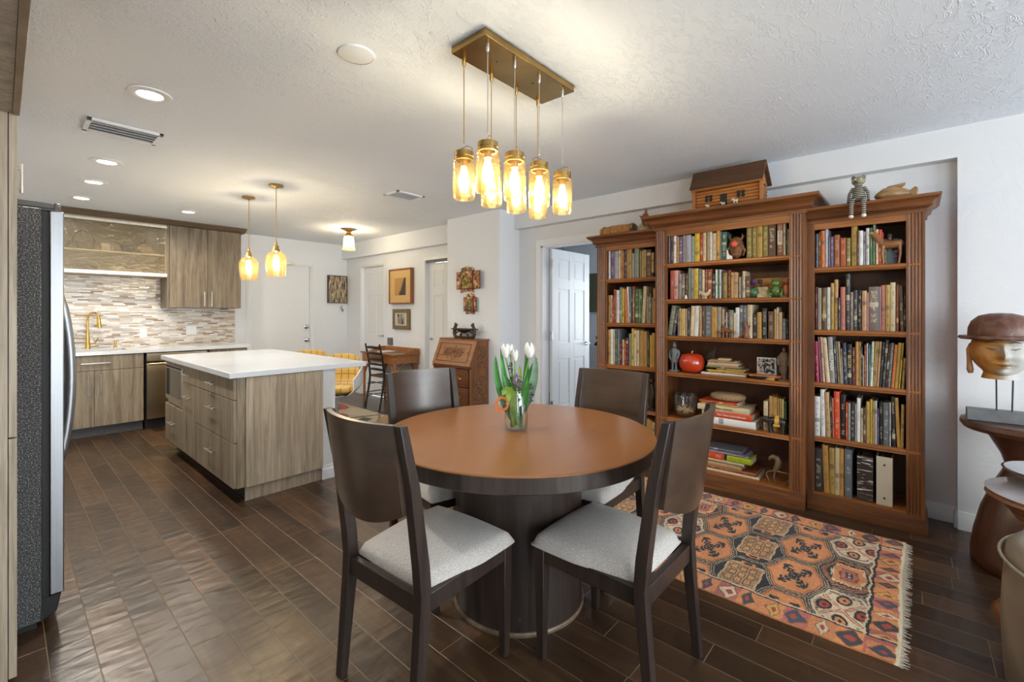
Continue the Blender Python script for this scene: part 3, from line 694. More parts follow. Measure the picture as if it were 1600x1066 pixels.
def make_chair(label):
    t = thing('dining_chair', label, 'chair', group=None)
    W, F_ = .201, .195
    def quad_leg(x, path, wx):
        """path: (y0,y1,z) cross-section limits going up"""
        m = MB(); v = []; f = []
        for (ya, yb, z, xx, ww) in path: v += [(xx-ww/2, ya, z), (xx+ww/2, ya, z), (xx+ww/2, yb, z), (xx-ww/2, yb, z)]
        for k in range(len(path)-1):
            for i in range(4): f.append((k*4+i, k*4+(i+1) % 4, (k+1)*4+(i+1) % 4, (k+1)*4+i))
        f.append((3, 2, 1, 0)); q = (len(path)-1)*4; f.append((q, q+1, q+2, q+3))
        return m.add(v, f)
    for s in (-1, 1):
        x = s*W
        quad_leg(x, [(-.268, -.240, 0, x, .034), (-.243, -.202, .34, x, .038), (-.238, -.196, .43, x, .040), (-.246, -.203, .52, x, .040), (-.278, -.242, .78, x, .038), (-.316, -.288, .974, x, .034)], .04).build('leg', M_esp, t, bevel=.003)
        x = s*F_
        quad_leg(x, [(.176, .204, 0, x, .028), (.168, .210, .30, x+0*s, .040), (.168, .212, .432, x, .042)], .04).build('leg', M_esp, t, bevel=.003)
    m = MB()
    for s in (-1, 1):
        m.prism([(-.20, .366), (.17, .372), (.17, .430), (-.20, .425)], 'x', s*.200-.011, s*.200+.011)
    m.box(-.178, -.232, .362, .178, -.206, .425); m.box(-.175, .182, .372, .175, .206, .430)
    m.build('seat_rail', M_esp, t, bevel=.002)
    def seat(u, v):
        a, b = 2*u-1, 2*v-1; ea, eb = abs(a)**6, abs(b)**6
        y = -.198+(.226+.198)*v; x = a*(.183+.038*min(1, v*1.8)); y += .012*(1-a*a)*(1 if b > 0 else -0.3)*abs(b)**3
        r = max(0, 1-max(ea, eb)); return (x*(1-.02*eb), y, .430+.040*r**.28+.022*(1-a*a)*(1-b*b))
    m = MB(); n = 22; m.grid(seat, n, n)
    bot = [(p[0], p[1], .424) for p in m.v]; b0 = len(m.v); m.v += bot
    q = lambda i, j: j*(n+1)+i
    for i in range(n):
        for a, b in ((q(i+1, 0), q(i, 0)), (q(i, n), q(i+1, n)), (q(0, i), q(0, i+1)), (q(n, i+1), q(n, i))): m.f.append((a, b, b0+b, b0+a)); m.m.append(0)
    for i in range(n):
        for j in range(n): m.f.append((b0+q(i, j+1), b0+q(i+1, j+1), b0+q(i+1, j), b0+q(i, j))); m.m.append(0)
    m.build('seat_cushion', M_tweed, t, smooth=70)
    def back(u, v, off=0):
        a = 2*u-1; zt = .974; zb = .690-.045*(1-a*a); z = zb+(zt-zb)*v
        yc = -.260-(z-.66)*.135-.038*(1-a*a)
        return (a*.186, yc+off, z)
    m = MB(); m.grid(lambda u, v: back(u, v), 20, 8, thick=(0, -.019, 0)); m.build('backrest', M_espx, t, smooth=35)
    return t
c1 = make_chair('espresso dining chair nearest the kitchen, dark back toward the camera')
c1.location = (1.082, 1.363, 0); c1.rotation_euler[2] = -1.519
for loc, rz, lb in [((1.564, .874, 0), .005, 'espresso dining chair closest to the rug, its pale sheen back facing the bookcase side'),
                    ((1.582, 1.861, 0), 2.965, 'espresso dining chair across the table in front of the carved secretary desk'),
                    ((2.065, 1.305, 0), 1.615, 'espresso dining chair between the table and the left bookcase, feet on the rug')]:
    c = copy_tree(c1); c.location = loc; c.rotation_euler[2] = rz; c['label'] = lb
c1['label'] = 'espresso dining chair nearest the kitchen island, plain dark back in front'
for o in [o for o in S.objects if o.name.startswith('dining_chair')]: o['group'] = 'dining chairs around the round table'

# tulips in a swing-top jar
TZ = .7645; VX, VY = 1.612, 1.405
t = thing('glass_jar', 'clear swing-top glass jar holding tulips, orange-sealed lid hanging open', 'jar', (VX, VY, TZ))
MB().lathe([(0, .003), (.046, .003), (.053, .012), (.055, .05), (.053, .10), (.043, .145), (.036, .17), (.036, .186), (.0345, .186), (.0345, .17), (.041, .145), (.051, .10), (.053, .05), (.051, .014), (.044, .007), (0, .007)], n=36, cap=False).build('body', M_clear, t, smooth=50)
MB().lathe([(0, .009), (.0505, .012), (.0505, .085), (0, .085)], n=28, cap=False).build('water', M_water, t, smooth=40)
m = MB()
for z in (.166, .180): m.tube([(.038*math.cos(2*PI*k/24), .038*math.sin(2*PI*k/24), z) for k in range(25)], .0014, 6)
m.tube([(-.03, .022, .175), (-.055, .045, .16), (-.062, .052, .13)], .0016, 6); m.build('wire_clasp', M_steel, t, smooth=50)
A_ = Vector((.6642, -.7476, 0)); B_ = Vector((.7476, .6642, 0))
_z = (-B_*.93-A_*.25+Vector((0, 0, .22))).normalized(); _y = Vector((0, 0, 1))+A_*.35; _y = (_y-_z*_y.dot(_z)).normalized(); _x = _y.cross(_z)
lm = Matrix.Translation(A_*-.066-B_*.022+Vector((0, 0, .122))) @ Matrix((_x, _y, _z)).transposed().to_4x4() @ Matrix.Scale(.86, 4)
m = MB(); m.lathe([(.026, -.004), (.040, -.004), (.040, .004), (.026, .004), (.026, -.004)], n=32, cap=False, M=lm); m.box(-.008, -.052, -.002, .008, -.038, .002, M=lm); m.build('rubber_seal', plain('orange_rubber', (.75, .22, .06), .5), t, smooth=40)
m = MB(); m.lathe([(0, .010), (.024, .010), (.030, .004), (.030, -.008), (.024, -.011), (0, -.011)], n=28, M=lm, cap=False); m.build('lid', M_clear, t, smooth=40)
M_petal = plain('white_petal', (.86, .86, .84), .5, var=.04, nscale=40); M_stm = plain('tulip_stem_green', (.20, .42, .09), .45, var=.2)
M_leaf = plain('tulip_leaf_green', (.055, .26, .045), .38, var=.35, nscale=14); M_leaf2 = plain('light_leaf_green', (.26, .42, .06), .4, var=.3, nscale=14); M_leaf3 = plain('silvery_leaf_green', (.16, .27, .17), .35, var=.3, nscale=14)
def ribbon(mb, pts, ws, nrm=(0, 0, 1), cup=.25):
    pts = [Vector(p) for p in pts]; m_ = len(pts); v = []; f = []
    for i, p in enumerate(pts):
        tt = (pts[min(i+1, m_-1)]-pts[max(i-1, 0)]).normalized(); side = tt.cross(Vector(nrm)).normalized(); up = side.cross(tt)
        for k, a in enumerate((-1, -.5, 0, .5, 1)): v.append(p+side*a*ws[i]+up*cup*ws[i]*(a*a))
    n0 = len(v); v += [p+Vector((.0006, .0006, .0006)) for p in v]
    for i in range(m_-1):
        for k in range(4):
            a, b, c_, d = i*5+k, i*5+k+1, (i+1)*5+k+1, (i+1)*5+k; f += [(a, b, c_, d), (n0+d, n0+c_, n0+b, n0+a)]
    return mb.add(v, f)
# directions in the table plane: A = across the camera's view (to its right), B = away from the camera
A_ = Vector((.6642, -.7476, 0)); B_ = Vector((.7476, .6642, 0))
def pt(a, b, z): return Vector((0, 0, 0))+A_*a+B_*b+Vector((0, 0, z))
def smooth_path(p0, p1, p2, n=9):
    return [(1-q)**2*p0+2*q*(1-q)*p1+q*q*p2 for q in [k/(n-1) for k in range(n)]]
def tulip(label, p0, p1, p2, sc=1, openn=0):
    f = thing('white_tulip', label, 'flower', (VX, VY, TZ), 0, 'white tulips in the jar')
    path = smooth_path(p0, p1, p2); MB().tube(path, .0034, 8).build('stem', M_stm, f, smooth=50)
    m = MB(); top = path[-1]
    for k in range(6):
        a = 2*PI*k/6+.3; rr = (.018 if k % 2 else .0155)*sc*(1+openn)
        def pet(u, v, a=a, rr=rr):
            z = v; w_ = math.sin(PI*min(1, v*.86+.10))**.7; r = rr*(math.sin(PI*(.14+.62*v))**.8)
            da = (u-.5)*1.25*w_*(1.0-.45*v**3); return (top.x+r*math.cos(a+da), top.y+r*math.sin(a+da), top.z-.004+.056*sc*z-.004*abs(u-.5)*v)
        m.grid(pet, 6, 9, thick=(.0004, .0004, 0))
    m.build('blossom', M_petal, f, smooth=60)
tulip('white tulip leaning toward the secretary desk, first of the jar', pt(.0, .01, .02), pt(-.01, .01, .20), pt(-.052, .02, .335), 1.25)
tulip('slim closed white tulip in the middle of the jar', pt(.01, -.01, .02), pt(-.01, .02, .2), pt(-.006, .015, .322), 1.0)
tulip('wide white tulip leaning toward the open bedroom door', pt(-.01, .0, .02), pt(.03, 0, .2), pt(.062, .01, .338), 1.3, .15)
tulip('white tulip half hidden behind the outermost tulip by the desk side', pt(.01, .01, .02), pt(-.01, .03, .2), pt(-.028, .045, .345), 1.0)
lv = [(('dark green'), M_leaf, (-.01, 0, .03), (-.10, .0, .18), (-.098, -.01, .345), .017), ('dark green', M_leaf, (0, .01, .03), (-.05, 0, .16), (-.075, .02, .375), .015), ('dark green', M_leaf, (.01, 0, .02), (-.03, -.02, .2), (-.06, -.02, .26), .02),
      ('mid green', M_leaf, (.0, -.01, .03), (.045, -.03, .14), (.052, -.03, .245), .018), ('silvery', M_leaf3, (.0, 0, .05), (.10, -.01, .19), (.088, -.01, .345), .021), ('dark green', M_leaf, (.0, .02, .05), (.06, .03, .2), (.045, .02, .365), .015),
      ('light green', M_leaf2, (0, -.02, .08), (-.035, -.04, .235), (-.065, -.05, .165), .024), ('mid green', M_leaf, (.02, 0, .02), (.02, .02, .2), (.10, .03, .33), .014), ('mid green', M_leaf2, (0, 0, .03), (.02, .01, .2), (.015, -.01, .30), .013),
      ('mid', M_leaf, (.02, -.02, .01), (.0, -.02, .09), (-.015, -.02, .2), .014), ('mid', M_leaf, (-.02, -.01, .01), (-.01, 0, .1), (.02, -.02, .22), .013), ('mid', M_leaf2, (-.01, -.02, .015), (-.025, -.02, .1), (-.02, -.03, .21), .010)]
f = thing('leaf_bunch', 'spray of long tulip leaves filling the glass jar', 'foliage', (VX, VY, TZ))
for nm, mt, a, b, c_, wd in lv:
    path = smooth_path(pt(*a), pt(*b), pt(*c_), 11); ws = [wd*(.35+.65*math.sin(PI*min(1, .15+.85*k/10))) if k < 10 else .001 for k in range(11)]
    ribbon(MB(), path, ws, nrm=tuple(-B_)).build('leaf', mt, f, smooth=70)
f = thing('purple_hyacinth', 'small purple hyacinth head at the middle of the tulip bouquet', 'flower', (VX, VY, TZ))
MB().tube(smooth_path(pt(0, 0, .03), pt(0, -.01, .15), pt(.004, -.035, .205)), .004).build('stem', M_stm, f, smooth=40)
m = MB()
for k in range(46):
    a = R.random()*2*PI; z = R.uniform(.198, .262); q = .021*math.sin(PI*(z-.185)/.085)
    m.ball(tuple(pt(.006+q*math.cos(a), -.035+q*math.sin(a), z)), R.uniform(.004, .0062), 8)
m.build('florets', plain('dusty_purple_petal', (.20, .15, .24), .6, var=.5, nscale=90), f, smooth=60)
for lb, a, b, hh in (('dark budding twig rising between the first two tulips', -.028, .0, .30), ('dark budding twig drooping over the jar rim beside the silvery leaf', .072, -.01, .20)):
    f = thing('budding_twig', lb, 'twig', (VX, VY, TZ)); MB().tube(smooth_path(pt(0, 0, .05), pt(a*.4, b, .18), pt(a, b, hh)), .0022, 6).build('stem', plain('twig_green', (.12, .14, .05), .6), f, smooth=50)
    m = MB()
    for k in range(22): m.ball(tuple(pt(a+R.uniform(-.009, .009), b+R.uniform(-.009, .009), hh-R.uniform(-.012, .075))), R.uniform(.003, .0052), 6)
    m.build('buds', plain('dark_purple_bud', (.09, .065, .08), .6, var=.5), f, smooth=60)

# ---------------------------------------------------------------- chandelier
t = thing('linear_chandelier', 'brass plate chandelier with eight amber glass jars over the dining table', 'chandelier', (1.588, 1.376, CE))
MB().box(-.313, -.102, -.032, .313, .102, 0).build('ceiling_plate', M_brassd, t, bevel=.0015)
m = MB()
for x in (-.25, 0.0): m.ball((x+.11, 0, -.032), .004, 8)
m.build('screw', M_dark, t, smooth=50)
def bulb_mb(z0, h=.115, r=.029):
    return MB().lathe([(0, z0-h), (r*.45, z0-h*.97), (r*.85, z0-h*.80), (r, z0-h*.62), (r*.82, z0-h*.38), (r*.5, z0-h*.14), (r*.42, z0)], n=20, cap=False)
_b = NT('warm_glass_bulb'); _b.t.nodes.remove(_b.b)   # clear bulb glass with the glow of its filaments
_e = _b.n('Emission', None, Color=(1.0, .70, .30, 1), Strength=4.0); _tr = _b.n('BsdfTransparent', None, Color=(1, .96, .9, 1))
_b.t.links.new(_b.n('AddShader', None, i0=_e.outputs[0], i1=_tr.outputs[0]).outputs[0], _b.out.inputs['Surface']); M_bulbg = _b.m; M_bulbg.cycles.emission_sampling = 'NONE'
for k, (x, y) in enumerate([(1.335, 1.465), (1.325, 1.31), (1.505, 1.465), (1.492, 1.31), (1.68, 1.465), (1.665, 1.31), (1.85, 1.465), (1.85, 1.31)]):
    lx, ly = x-1.588, y-1.376
    m = MB(); m.lathe([(.009, 0), (.009, -.022), (.005, -.034)], (lx, ly, -.032), 12); m.tube([(lx, ly, -.06), (lx, ly, -.40)], .0022, 6); m.build('cord', M_steel if k % 2 else M_brass, t, smooth=40)
    zt = -.435   # top of the lid, z 2.01
    j = MB().lathe([(.040, -.040), (.0485, -.046), (.049, -.060), (.0485, -.195), (.045, -.207), (.030, -.210), (0, -.210), (0, -.207), (.028, -.207), (.043, -.204), (.0465, -.194), (.047, -.060), (.0465, -.048), (.039, -.042)], (lx, ly, zt), 32, cap=False).build('glass_jar', M_amber, t, smooth=40)
    m = MB(); m.lathe([(0, 0), (.036, 0), (.042, -.004), (.042, -.024), (.040, -.026), (.042, -.028), (.042, -.040), (.032, -.040)], (lx, ly, zt), 28, cap=False); m.lathe([(.016, -.040), (.016, -.066)], (lx, ly, zt), 14)
    m.build('lid', M_brass, j, smooth=30)
    a = R.uniform(0, PI); ca, sa = math.cos(a), math.sin(a)
    m = MB(); m.tube([(lx-.046*ca, ly-.046*sa, zt-.03), (lx-.05*ca, ly-.05*sa, zt+.004), (lx-.02*ca, ly-.02*sa, zt+.02), (lx+.04*ca, ly+.04*sa, zt+.014), (lx+.046*ca, ly+.046*sa, zt-.03)], .0016, 6); m.build('wire_bail', M_brassd, j, smooth=40)
    bm = bulb_mb(-.062, .118, .026); b = bm.build('bulb', M_bulbg, j, smooth=50, loc=(lx, ly, zt))
    lamp('chandelier_bulb_light', 'POINT', (x, y, 1.885), 2.1, (.90, .97, 1.14), .016)
# kitchen pendants
def pendant(x, y, label, e):
    t = thing('pendant_light', label, 'pendant light', (x, y, CE), 0, 'amber glass pendants over the island')
    MB().lathe([(0, 0), (.060, 0), (.062, -.006), (.058, -.016), (.02, -.020), (.008, -.03)], n=32, cap=False).build('canopy', M_brass, t, smooth=40)
    MB().tube([(0, 0, -.02), (0, 0, -.52)], .0035, 8).build('rod', M_brass, t, smooth=40)
    MB().lathe([(.006, -.50), (.012, -.515), (.012, -.535), (.022, -.54), (.024, -.56), (.030, -.575), (.032, -.59), (.018, -.60), (.018, -.62)], n=24, cap=False).build('socket_cap', M_brass, t, smooth=30)
    g = MB().lathe([(.024, -.588), (.048, -.594), (.070, -.610), (.083, -.640), (.086, -.675), (.081, -.74), (.074, -.812), (.0715, -.812), (.0785, -.74), (.0835, -.675), (.0805, -.642), (.068, -.613), (.047, -.597)], n=40, cap=False).build('glass_shade', M_amber, t, smooth=50)
    bulb_mb(-.615, .15, .030).build('bulb', M_bulbg, t, smooth=50)
    lamp('pendant_bulb_light', 'POINT', (x, y, CE-.70), e*.95, (1, .93, .86), .018)
pendant(1.616, 4.884, 'amber glass pendant over the far half of the island', 6.5)
pendant(1.627, 4.25, 'amber glass pendant over the near half of the island', 6.5)
t = thing('flush_ceiling_light', 'small brass ceiling light with ribbed bell glass near the entry door', 'ceiling light', (3.131, 5.738, CE))
MB().lathe([(0, 0), (.085, 0), (.086, -.012), (.05, -.026), (.028, -.04), (.03, -.06), (.045, -.075), (.06, -.085), (.06, -.10), (0, -.10)], n=36, cap=False).build('base', M_brass, t, smooth=40)
MB().lathe([(.050, -.085), (.062, -.11), (.070, -.17), (.075, -.24), (.090, -.285), (.087, -.285), (.072, -.24), (.067, -.17), (.059, -.112)], n=36, cap=False).build('glass_shade', thin_glass('pale_amber_glass', (1, .92, .74), 1.0, .05, .10, (.98, .80, .5), 8), t, smooth=50)
bulb_mb(-.10, .13, .030).build('bulb', M_bulbg, t, smooth=50)
lamp('flush_bulb_light', 'POINT', (3.131, 5.738, CE-.18), 8, (.95, .97, 1.06), .018)
# ---------------------------------------------------------------- rugs (knotted pattern, one colour per knot)
def rug_mesh(name, x0, x1, y0, y1, step, colfn, z=.006, th=.005, wob=.004):
    nx = int((x1-x0)/step); ny = int((y1-y0)/step)
    gx, gy = np.meshgrid(np.linspace(x0, x1, nx+1), np.linspace(y0, y1, ny+1))
    dx = wob*np.sin(gy*9+1)+wob*.6*np.sin(gy*23); dy = wob*np.sin(gx*7)
    hz = z+.0006*np.sin(gx*190)*np.sin(gy*170)
    top = np.stack([gx+dx, gy+dy, hz], -1).reshape(-1, 3)
    nv = len(top); rim = np.concatenate([np.arange(nx+1), np.arange(1, ny+1)*(nx+1)+nx, (ny*(nx+1)+np.arange(nx))[::-1], (np.arange(1, ny)*(nx+1))[::-1]])
    bot = top[rim].copy(); bot[:, 2] = .0008
    V = np.concatenate([top, bot]); i = np.arange(nx); j = np.arange(ny); ii, jj = np.meshgrid(i, j); q = (jj*(nx+1)+ii).reshape(-1)
    F = np.stack([q, q+1, q+nx+2, q+nx+1], -1); r2 = np.roll(rim, -1); b = nv+np.arange(len(rim)); b2 = np.roll(b, -1)
    F = np.concatenate([F, np.stack([r2, rim, b, b2], -1)])
    me = bpy.data.meshes.new(name); me.vertices.add(len(V)); me.vertices.foreach_set('co', V.reshape(-1))
    me.loops.add(F.size); me.loops.foreach_set('vertex_index', F.reshape(-1)); me.polygons.add(len(F)); me.polygons.foreach_set('loop_start', np.arange(len(F))*4)
    me.update(calc_edges=True)
    col = colfn(gx.reshape(-1), gy.reshape(-1)); col = np.concatenate([col, col[rim]])
    at = me.color_attributes.new('wool', 'FLOAT_COLOR', 'POINT'); at.data.foreach_set('color', np.concatenate([col, np.ones((len(col), 1))], 1).astype(np.float32).reshape(-1))
    tt = NT(name+'_wool'); a = tt.n('VertexColor', {'layer_name': 'wool'}).outputs['Color']
    nz = tt.noise(tt.scale(tt.coord(), (1, 3, 1)), 220, 2); tone = tt.ramp(nz, [(.3, (.72, .72, .72)), (.7, (1.15, 1.15, 1.15))])
    tt.P(col=tt.mix(1.0, a, tone, 'MULTIPLY'), rough=.95, spec=.15, sheen=.2); tt.bump(nz, .4, .002)
    me.materials.append(tt.m); o = bpy.data.objects.new(name, me); C.objects.link(o); return o
ORG = (.56, .23, .095); BLK = (.024, .025, .03); CRM = (.62, .50, .34); RED = (.36, .065, .04); PNK = (.42, .13, .11); BRN = (.17, .07, .035); YEL = (.58, .34, .10); TAN = (.42, .24, .12); NVY = (.035, .045, .065)
RX0, RX1, RY0, RY1 = 2.20, 3.405, .045, 2.32
def kilim(X, Y):
    n = len(X); rng = np.random.default_rng(3)
    X = X+.003*np.sin(Y*61)+.002*np.sin(X*143); Y = Y+.003*np.sin(X*57)
    Cc = np.zeros((n, 3)); 
    def put(mask, c): Cc[mask] = c
    P_, H = .205, .345
    cidx = np.round((Y-.245)/P_).astype(int)
    best = np.full(n, 1e9); bx = np.zeros(n); by = np.zeros(n); bc = np.zeros(n, int); br = np.zeros(n, int)
    for dc in (-1, 0, 1):
        c = cidx+dc; off = np.where(c % 2 == 0, 2.795, 2.62); r = np.round((X-off)/H)
        lx = (X-(off+r*H))/(H/2); ly = (Y-(.245+c*P_))/(P_*2/3)
        d = np.maximum(np.abs(lx), np.abs(lx)*.5+np.abs(ly)*1.0)
        m = d < best; best = np.where(m, d, best); bx = np.where(m, lx, bx); by = np.where(m, ly, by); bc = np.where(m, c, bc); br = np.where(m, r.astype(int), br)
    typ = np.select([bc <= 0, bc % 4 == 1, bc % 4 == 2, bc % 4 == 3], [np.where(br % 2 == 0, 1, 0), 2, 3, 2], np.where((br+bc//4) % 2 == 0, 1, 0))
    ax, ay = np.abs(bx), np.abs(by)
    u, v = bx, by
    # fills
    put(typ == 0, CRM); put(typ == 1, BLK); put(typ == 2, ORG); put(typ == 3, BLK)
    # type 0: cream with red-brown cross and paired dark sprigs
    t0 = typ == 0; dg = np.minimum(np.abs(u-v*.9), np.abs(u+v*.9))
    put(t0 & (best < .82) & (dg < .07), RED); put(t0 & (best < .8) & (dg < .025), CRM)
    for sx in (-1, 1):
        for (cx_, cy_, cc) in ((.52*sx, 0, ORG), (0, .50*sx, RED)):
            rr = np.hypot((u-cx_)*1.0, (v-cy_)*1.2); put(t0 & (rr < .26), BLK); put(t0 & (rr < .17), cc); put(t0 & (rr < .06), BLK)
    teeth = (np.mod(u*13, 1) < .5); put(t0 & (best > .70) & (best < .80) & teeth & (dg > .15), BLK)
    # type 1: dark field, stepped orange medallion
    t1 = typ == 1; ea = np.maximum(ax*1.0, ay*1.1+ax*.25)
    st = ea+.05*(np.mod(v*9, 1) < .5)
    put(t1 & (st < .62), CRM); put(t1 & (st < .56), ORG); put(t1 & (st < .36), BRN); put(t1 & (st < .30), PNK); put(t1 & (np.maximum(ax*1.6, ay*2.6) < .3), NVY); put(t1 & (np.hypot(ax-.07, ay) < .04), CRM)
    put(t1 & (best > .70) & (best < .86) & (np.mod(u*11+v*3, 1) < .45), ORG)
    # type 2: orange with crossed dark anchors
    t2 = typ == 2
    for sg in (-1, 1):
        q = (u*.8+sg*v*1.0)/1.28; p = (u*.8-sg*v*1.0)/1.28
        put(t2 & (np.abs(p) < .068) & (np.abs(q) < .66), BLK)
        for o_ in (.62, .40, .22):
            hd = np.abs(np.abs(q)-(o_-np.abs(p)*.9)); put(t2 & (hd < .055) & (np.abs(p) < (.20 if o_ > .5 else .14)), BLK)
        put(t2 & (np.abs(p) < .016) & (np.mod(q*7, 1) < .3) & (np.abs(q) < .5), CRM)
    put(t2 & (best > .82) & (best < .85), BRN)
    # type 3: dark with tan square of small boxes
    t3 = typ == 3; sq = np.maximum(ax*1.15, ay*1.25); put(t3 & (sq < .74), TAN)
    gx_ = np.mod(u*3.0+.5, 1)-.5; gy_ = np.mod(v*3.2+.5, 1)-.5; bxx = np.maximum(np.abs(gx_), np.abs(gy_))
    put(t3 & (sq < .64) & (bxx > .32) & (bxx < .42), BLK); put(t3 & (sq < .62) & (bxx < .18), YEL); put(t3 & (sq < .62) & (bxx < .08), RED)
    put(t3 & (sq > .74) & (sq < .775), CRM); put(t3 & (ax > .62) & (ax < .8) & (ay < .25), ORG); put(t3 & (ax > .66) & (ax < .76) & (ay < .14), BLK)
    # outlines between cells
    put((best > .895), BLK); put((best > .945) & (best < .97), np.array(CRM)*.8)
    # borders along both long edges and the end
    e = np.minimum(X-RX0, RX1-X); ye = Y-RY0
    def border(mask, s, w0, w1):
        k = np.floor(s/.092).astype(int); f = (np.mod(s/.092, 1)-.5)*2+.25*np.sin(s*40); g = (w0-w1/2)/(w1/2); dd = np.abs(f)*1.0+np.abs(g)*.75
        base = np.where((k % 3 == 0)[:, None], np.array(ORG), np.where((k % 3 == 1)[:, None], np.array(PNK), np.array(ORG)*1.1))
        cc = np.select([(k % 4 == 0)[:, None], (k % 4 == 1)[:, None], (k % 4 == 2)[:, None]], [np.array(NVY)*1.6, np.array(YEL), np.array(BLK)*2.2], np.array(CRM))
        out = base.copy(); out[dd < .78] = BRN; out[dd < .68] = cc[dd < .68]; out[dd < .3] = np.array(RED); Cc[mask] = out[mask]
    bw = .125; border(e < bw, Y+.03, e, bw)
    border((ye < .10), X, ye, .10)
    put((e > bw) & (e < bw+.012), BLK); put((e > bw+.012) & (e < bw+.02), CRM); put((ye > .10) & (ye < .112) & (e > bw), BLK); put((ye > .112) & (ye < .12) & (e > bw), CRM)
    put(e < .006, np.array(ORG)*.7)
    put(ye < .012, np.array(CRM)*1.15)
    ab = 1+.16*np.sin(Y*31+np.sin(X*9)*2)*.6+rng.normal(0, .10, n)
    return np.clip(Cc*1.45*ab[:, None], 0, 1)
rug = rug_mesh('tribal_rug', RX0, RX1, RY0, RY1, .0042, kilim)
tag(rug, 'orange and black tribal wool rug with hexagon pattern before the bookcases', 'rug')
m = MB()
for k in range(230):
    x = RX0+.005+(RX1-RX0-.01)*k/229; L = R.uniform(.010, .035); dx = R.uniform(-.008, .008)
    m.tube([(x, RY0+.004, .004), (x+dx*.5, RY0-L*.5, .003), (x+dx, RY0-L, .0018)], [.0022, .0018, .001], 5)
fr = m.build('fringe', plain('cream_wool_fringe', (.62, .56, .46), .9), rug); fr['kind'] = 'stuff'
SAND = (.52, .42, .27)
def abstract(X, Y):
    n = len(X); Cc = np.tile(np.array(SAND), (n, 1)); rng = np.random.default_rng(5)
    def band(x0, y0, x1, y1, w_, c):
        d = np.array([x1-x0, y1-y0]); L = np.hypot(*d); d = d/L; s = (X-x0)*d[0]+(Y-y0)*d[1]; t = (X-x0)*-d[1]+(Y-y0)*d[0]; m = (s > 0) & (s < L) & (np.abs(t) < w_/2); Cc[m] = c
    Cc[(np.sin(X*5+Y*2) > .55)] = (.60, .50, .34); Cc[(np.sin(X*3-Y*3.2+1) > .72)] = (.40, .25, .10)
    band(2.45, 5.35, 3.3, 5.1, .05, (.05, .05, .04)); band(2.7, 4.35, 3.3, 5.25, .04, (.30, .16, .09)); band(2.3, 4.75, 3.2, 4.6, .035, (.06, .05, .04))
    Cc[(np.abs(X-2.9) < .12) & (np.abs(Y-5.0-(X-2.9)*.5) < .09)] = (.07, .065, .05)
    r = np.hypot(X-3.08, (Y-6.1)*.5); Cc[r < .17] = (.42, .07, .04)
    r = np.hypot(X-2.85, (Y-5.45)*.6); Cc[r < .10] = (.40, .10, .07)
    r = np.hypot(X-3.0, (Y-4.55)*.8); Cc[(r < .2) & (r > .14)] = (.36, .22, .08)
    return np.clip(Cc*(1+rng.normal(0, .06, n))[:, None], 0, 1)
rg = rug_mesh('runner_rug', 2.35, 3.27, 4.2, 6.7, .012, abstract, z=.009, wob=.006)
tag(rg, 'sand-coloured runner rug with abstract shapes beyond the kitchen island', 'rug')
# ---------------------------------------------------------------- books: shelf > (front x, centre y, thickness, height, depth, colour, tilt)
PAL = {'slate':(0.16,0.18,0.21),'plum':(0.14,0.06,0.12),'cream':(0.68,0.56,0.37),'white':(0.72,0.72,0.7),'mustard':(0.5,0.34,0.1),'lavender':(0.46,0.44,0.52),'grey':(0.36,0.36,0.34),'teal':(0.05,0.15,0.13),'aqua':(0.3,0.42,0.38),'yellow':(0.62,0.46,0.07),'red':(0.48,0.05,0.03),'tan':(0.50,0.33,0.16),'amber':(0.56,0.32,0.09),'olive':(0.28,0.22,0.06),'brown':(0.13,0.07,0.04),'chestnut':(0.26,0.09,0.035),'black':(0.018,0.018,0.02),'coral':(0.55,0.14,0.13),'taupe':(0.24,0.19,0.17),'sage':(0.24,0.28,0.22),'brick':(0.3,0.06,0.035),'russet':(0.33,0.11,0.04),'charcoal':(0.05,0.05,0.055),'green':(0.05,0.16,0.05),'ochre':(0.52,0.32,0.12),'navy':(0.03,0.045,0.09),'maroon':(0.17,0.03,0.035),'purple':(0.17,0.11,0.24),'rust':(0.4,0.1,0.04),'orange':(0.66,0.22,0.05),'vermilion':(0.62,0.09,0.03),'gold':(0.5,0.33,0.08),'magenta':(0.42,0.02,0.12),'mauve':(0.38,0.27,0.26),'peach':(0.62,0.36,0.2),'pink':(0.62,0.36,0.32),'salmon':(0.62,0.23,0.17)}
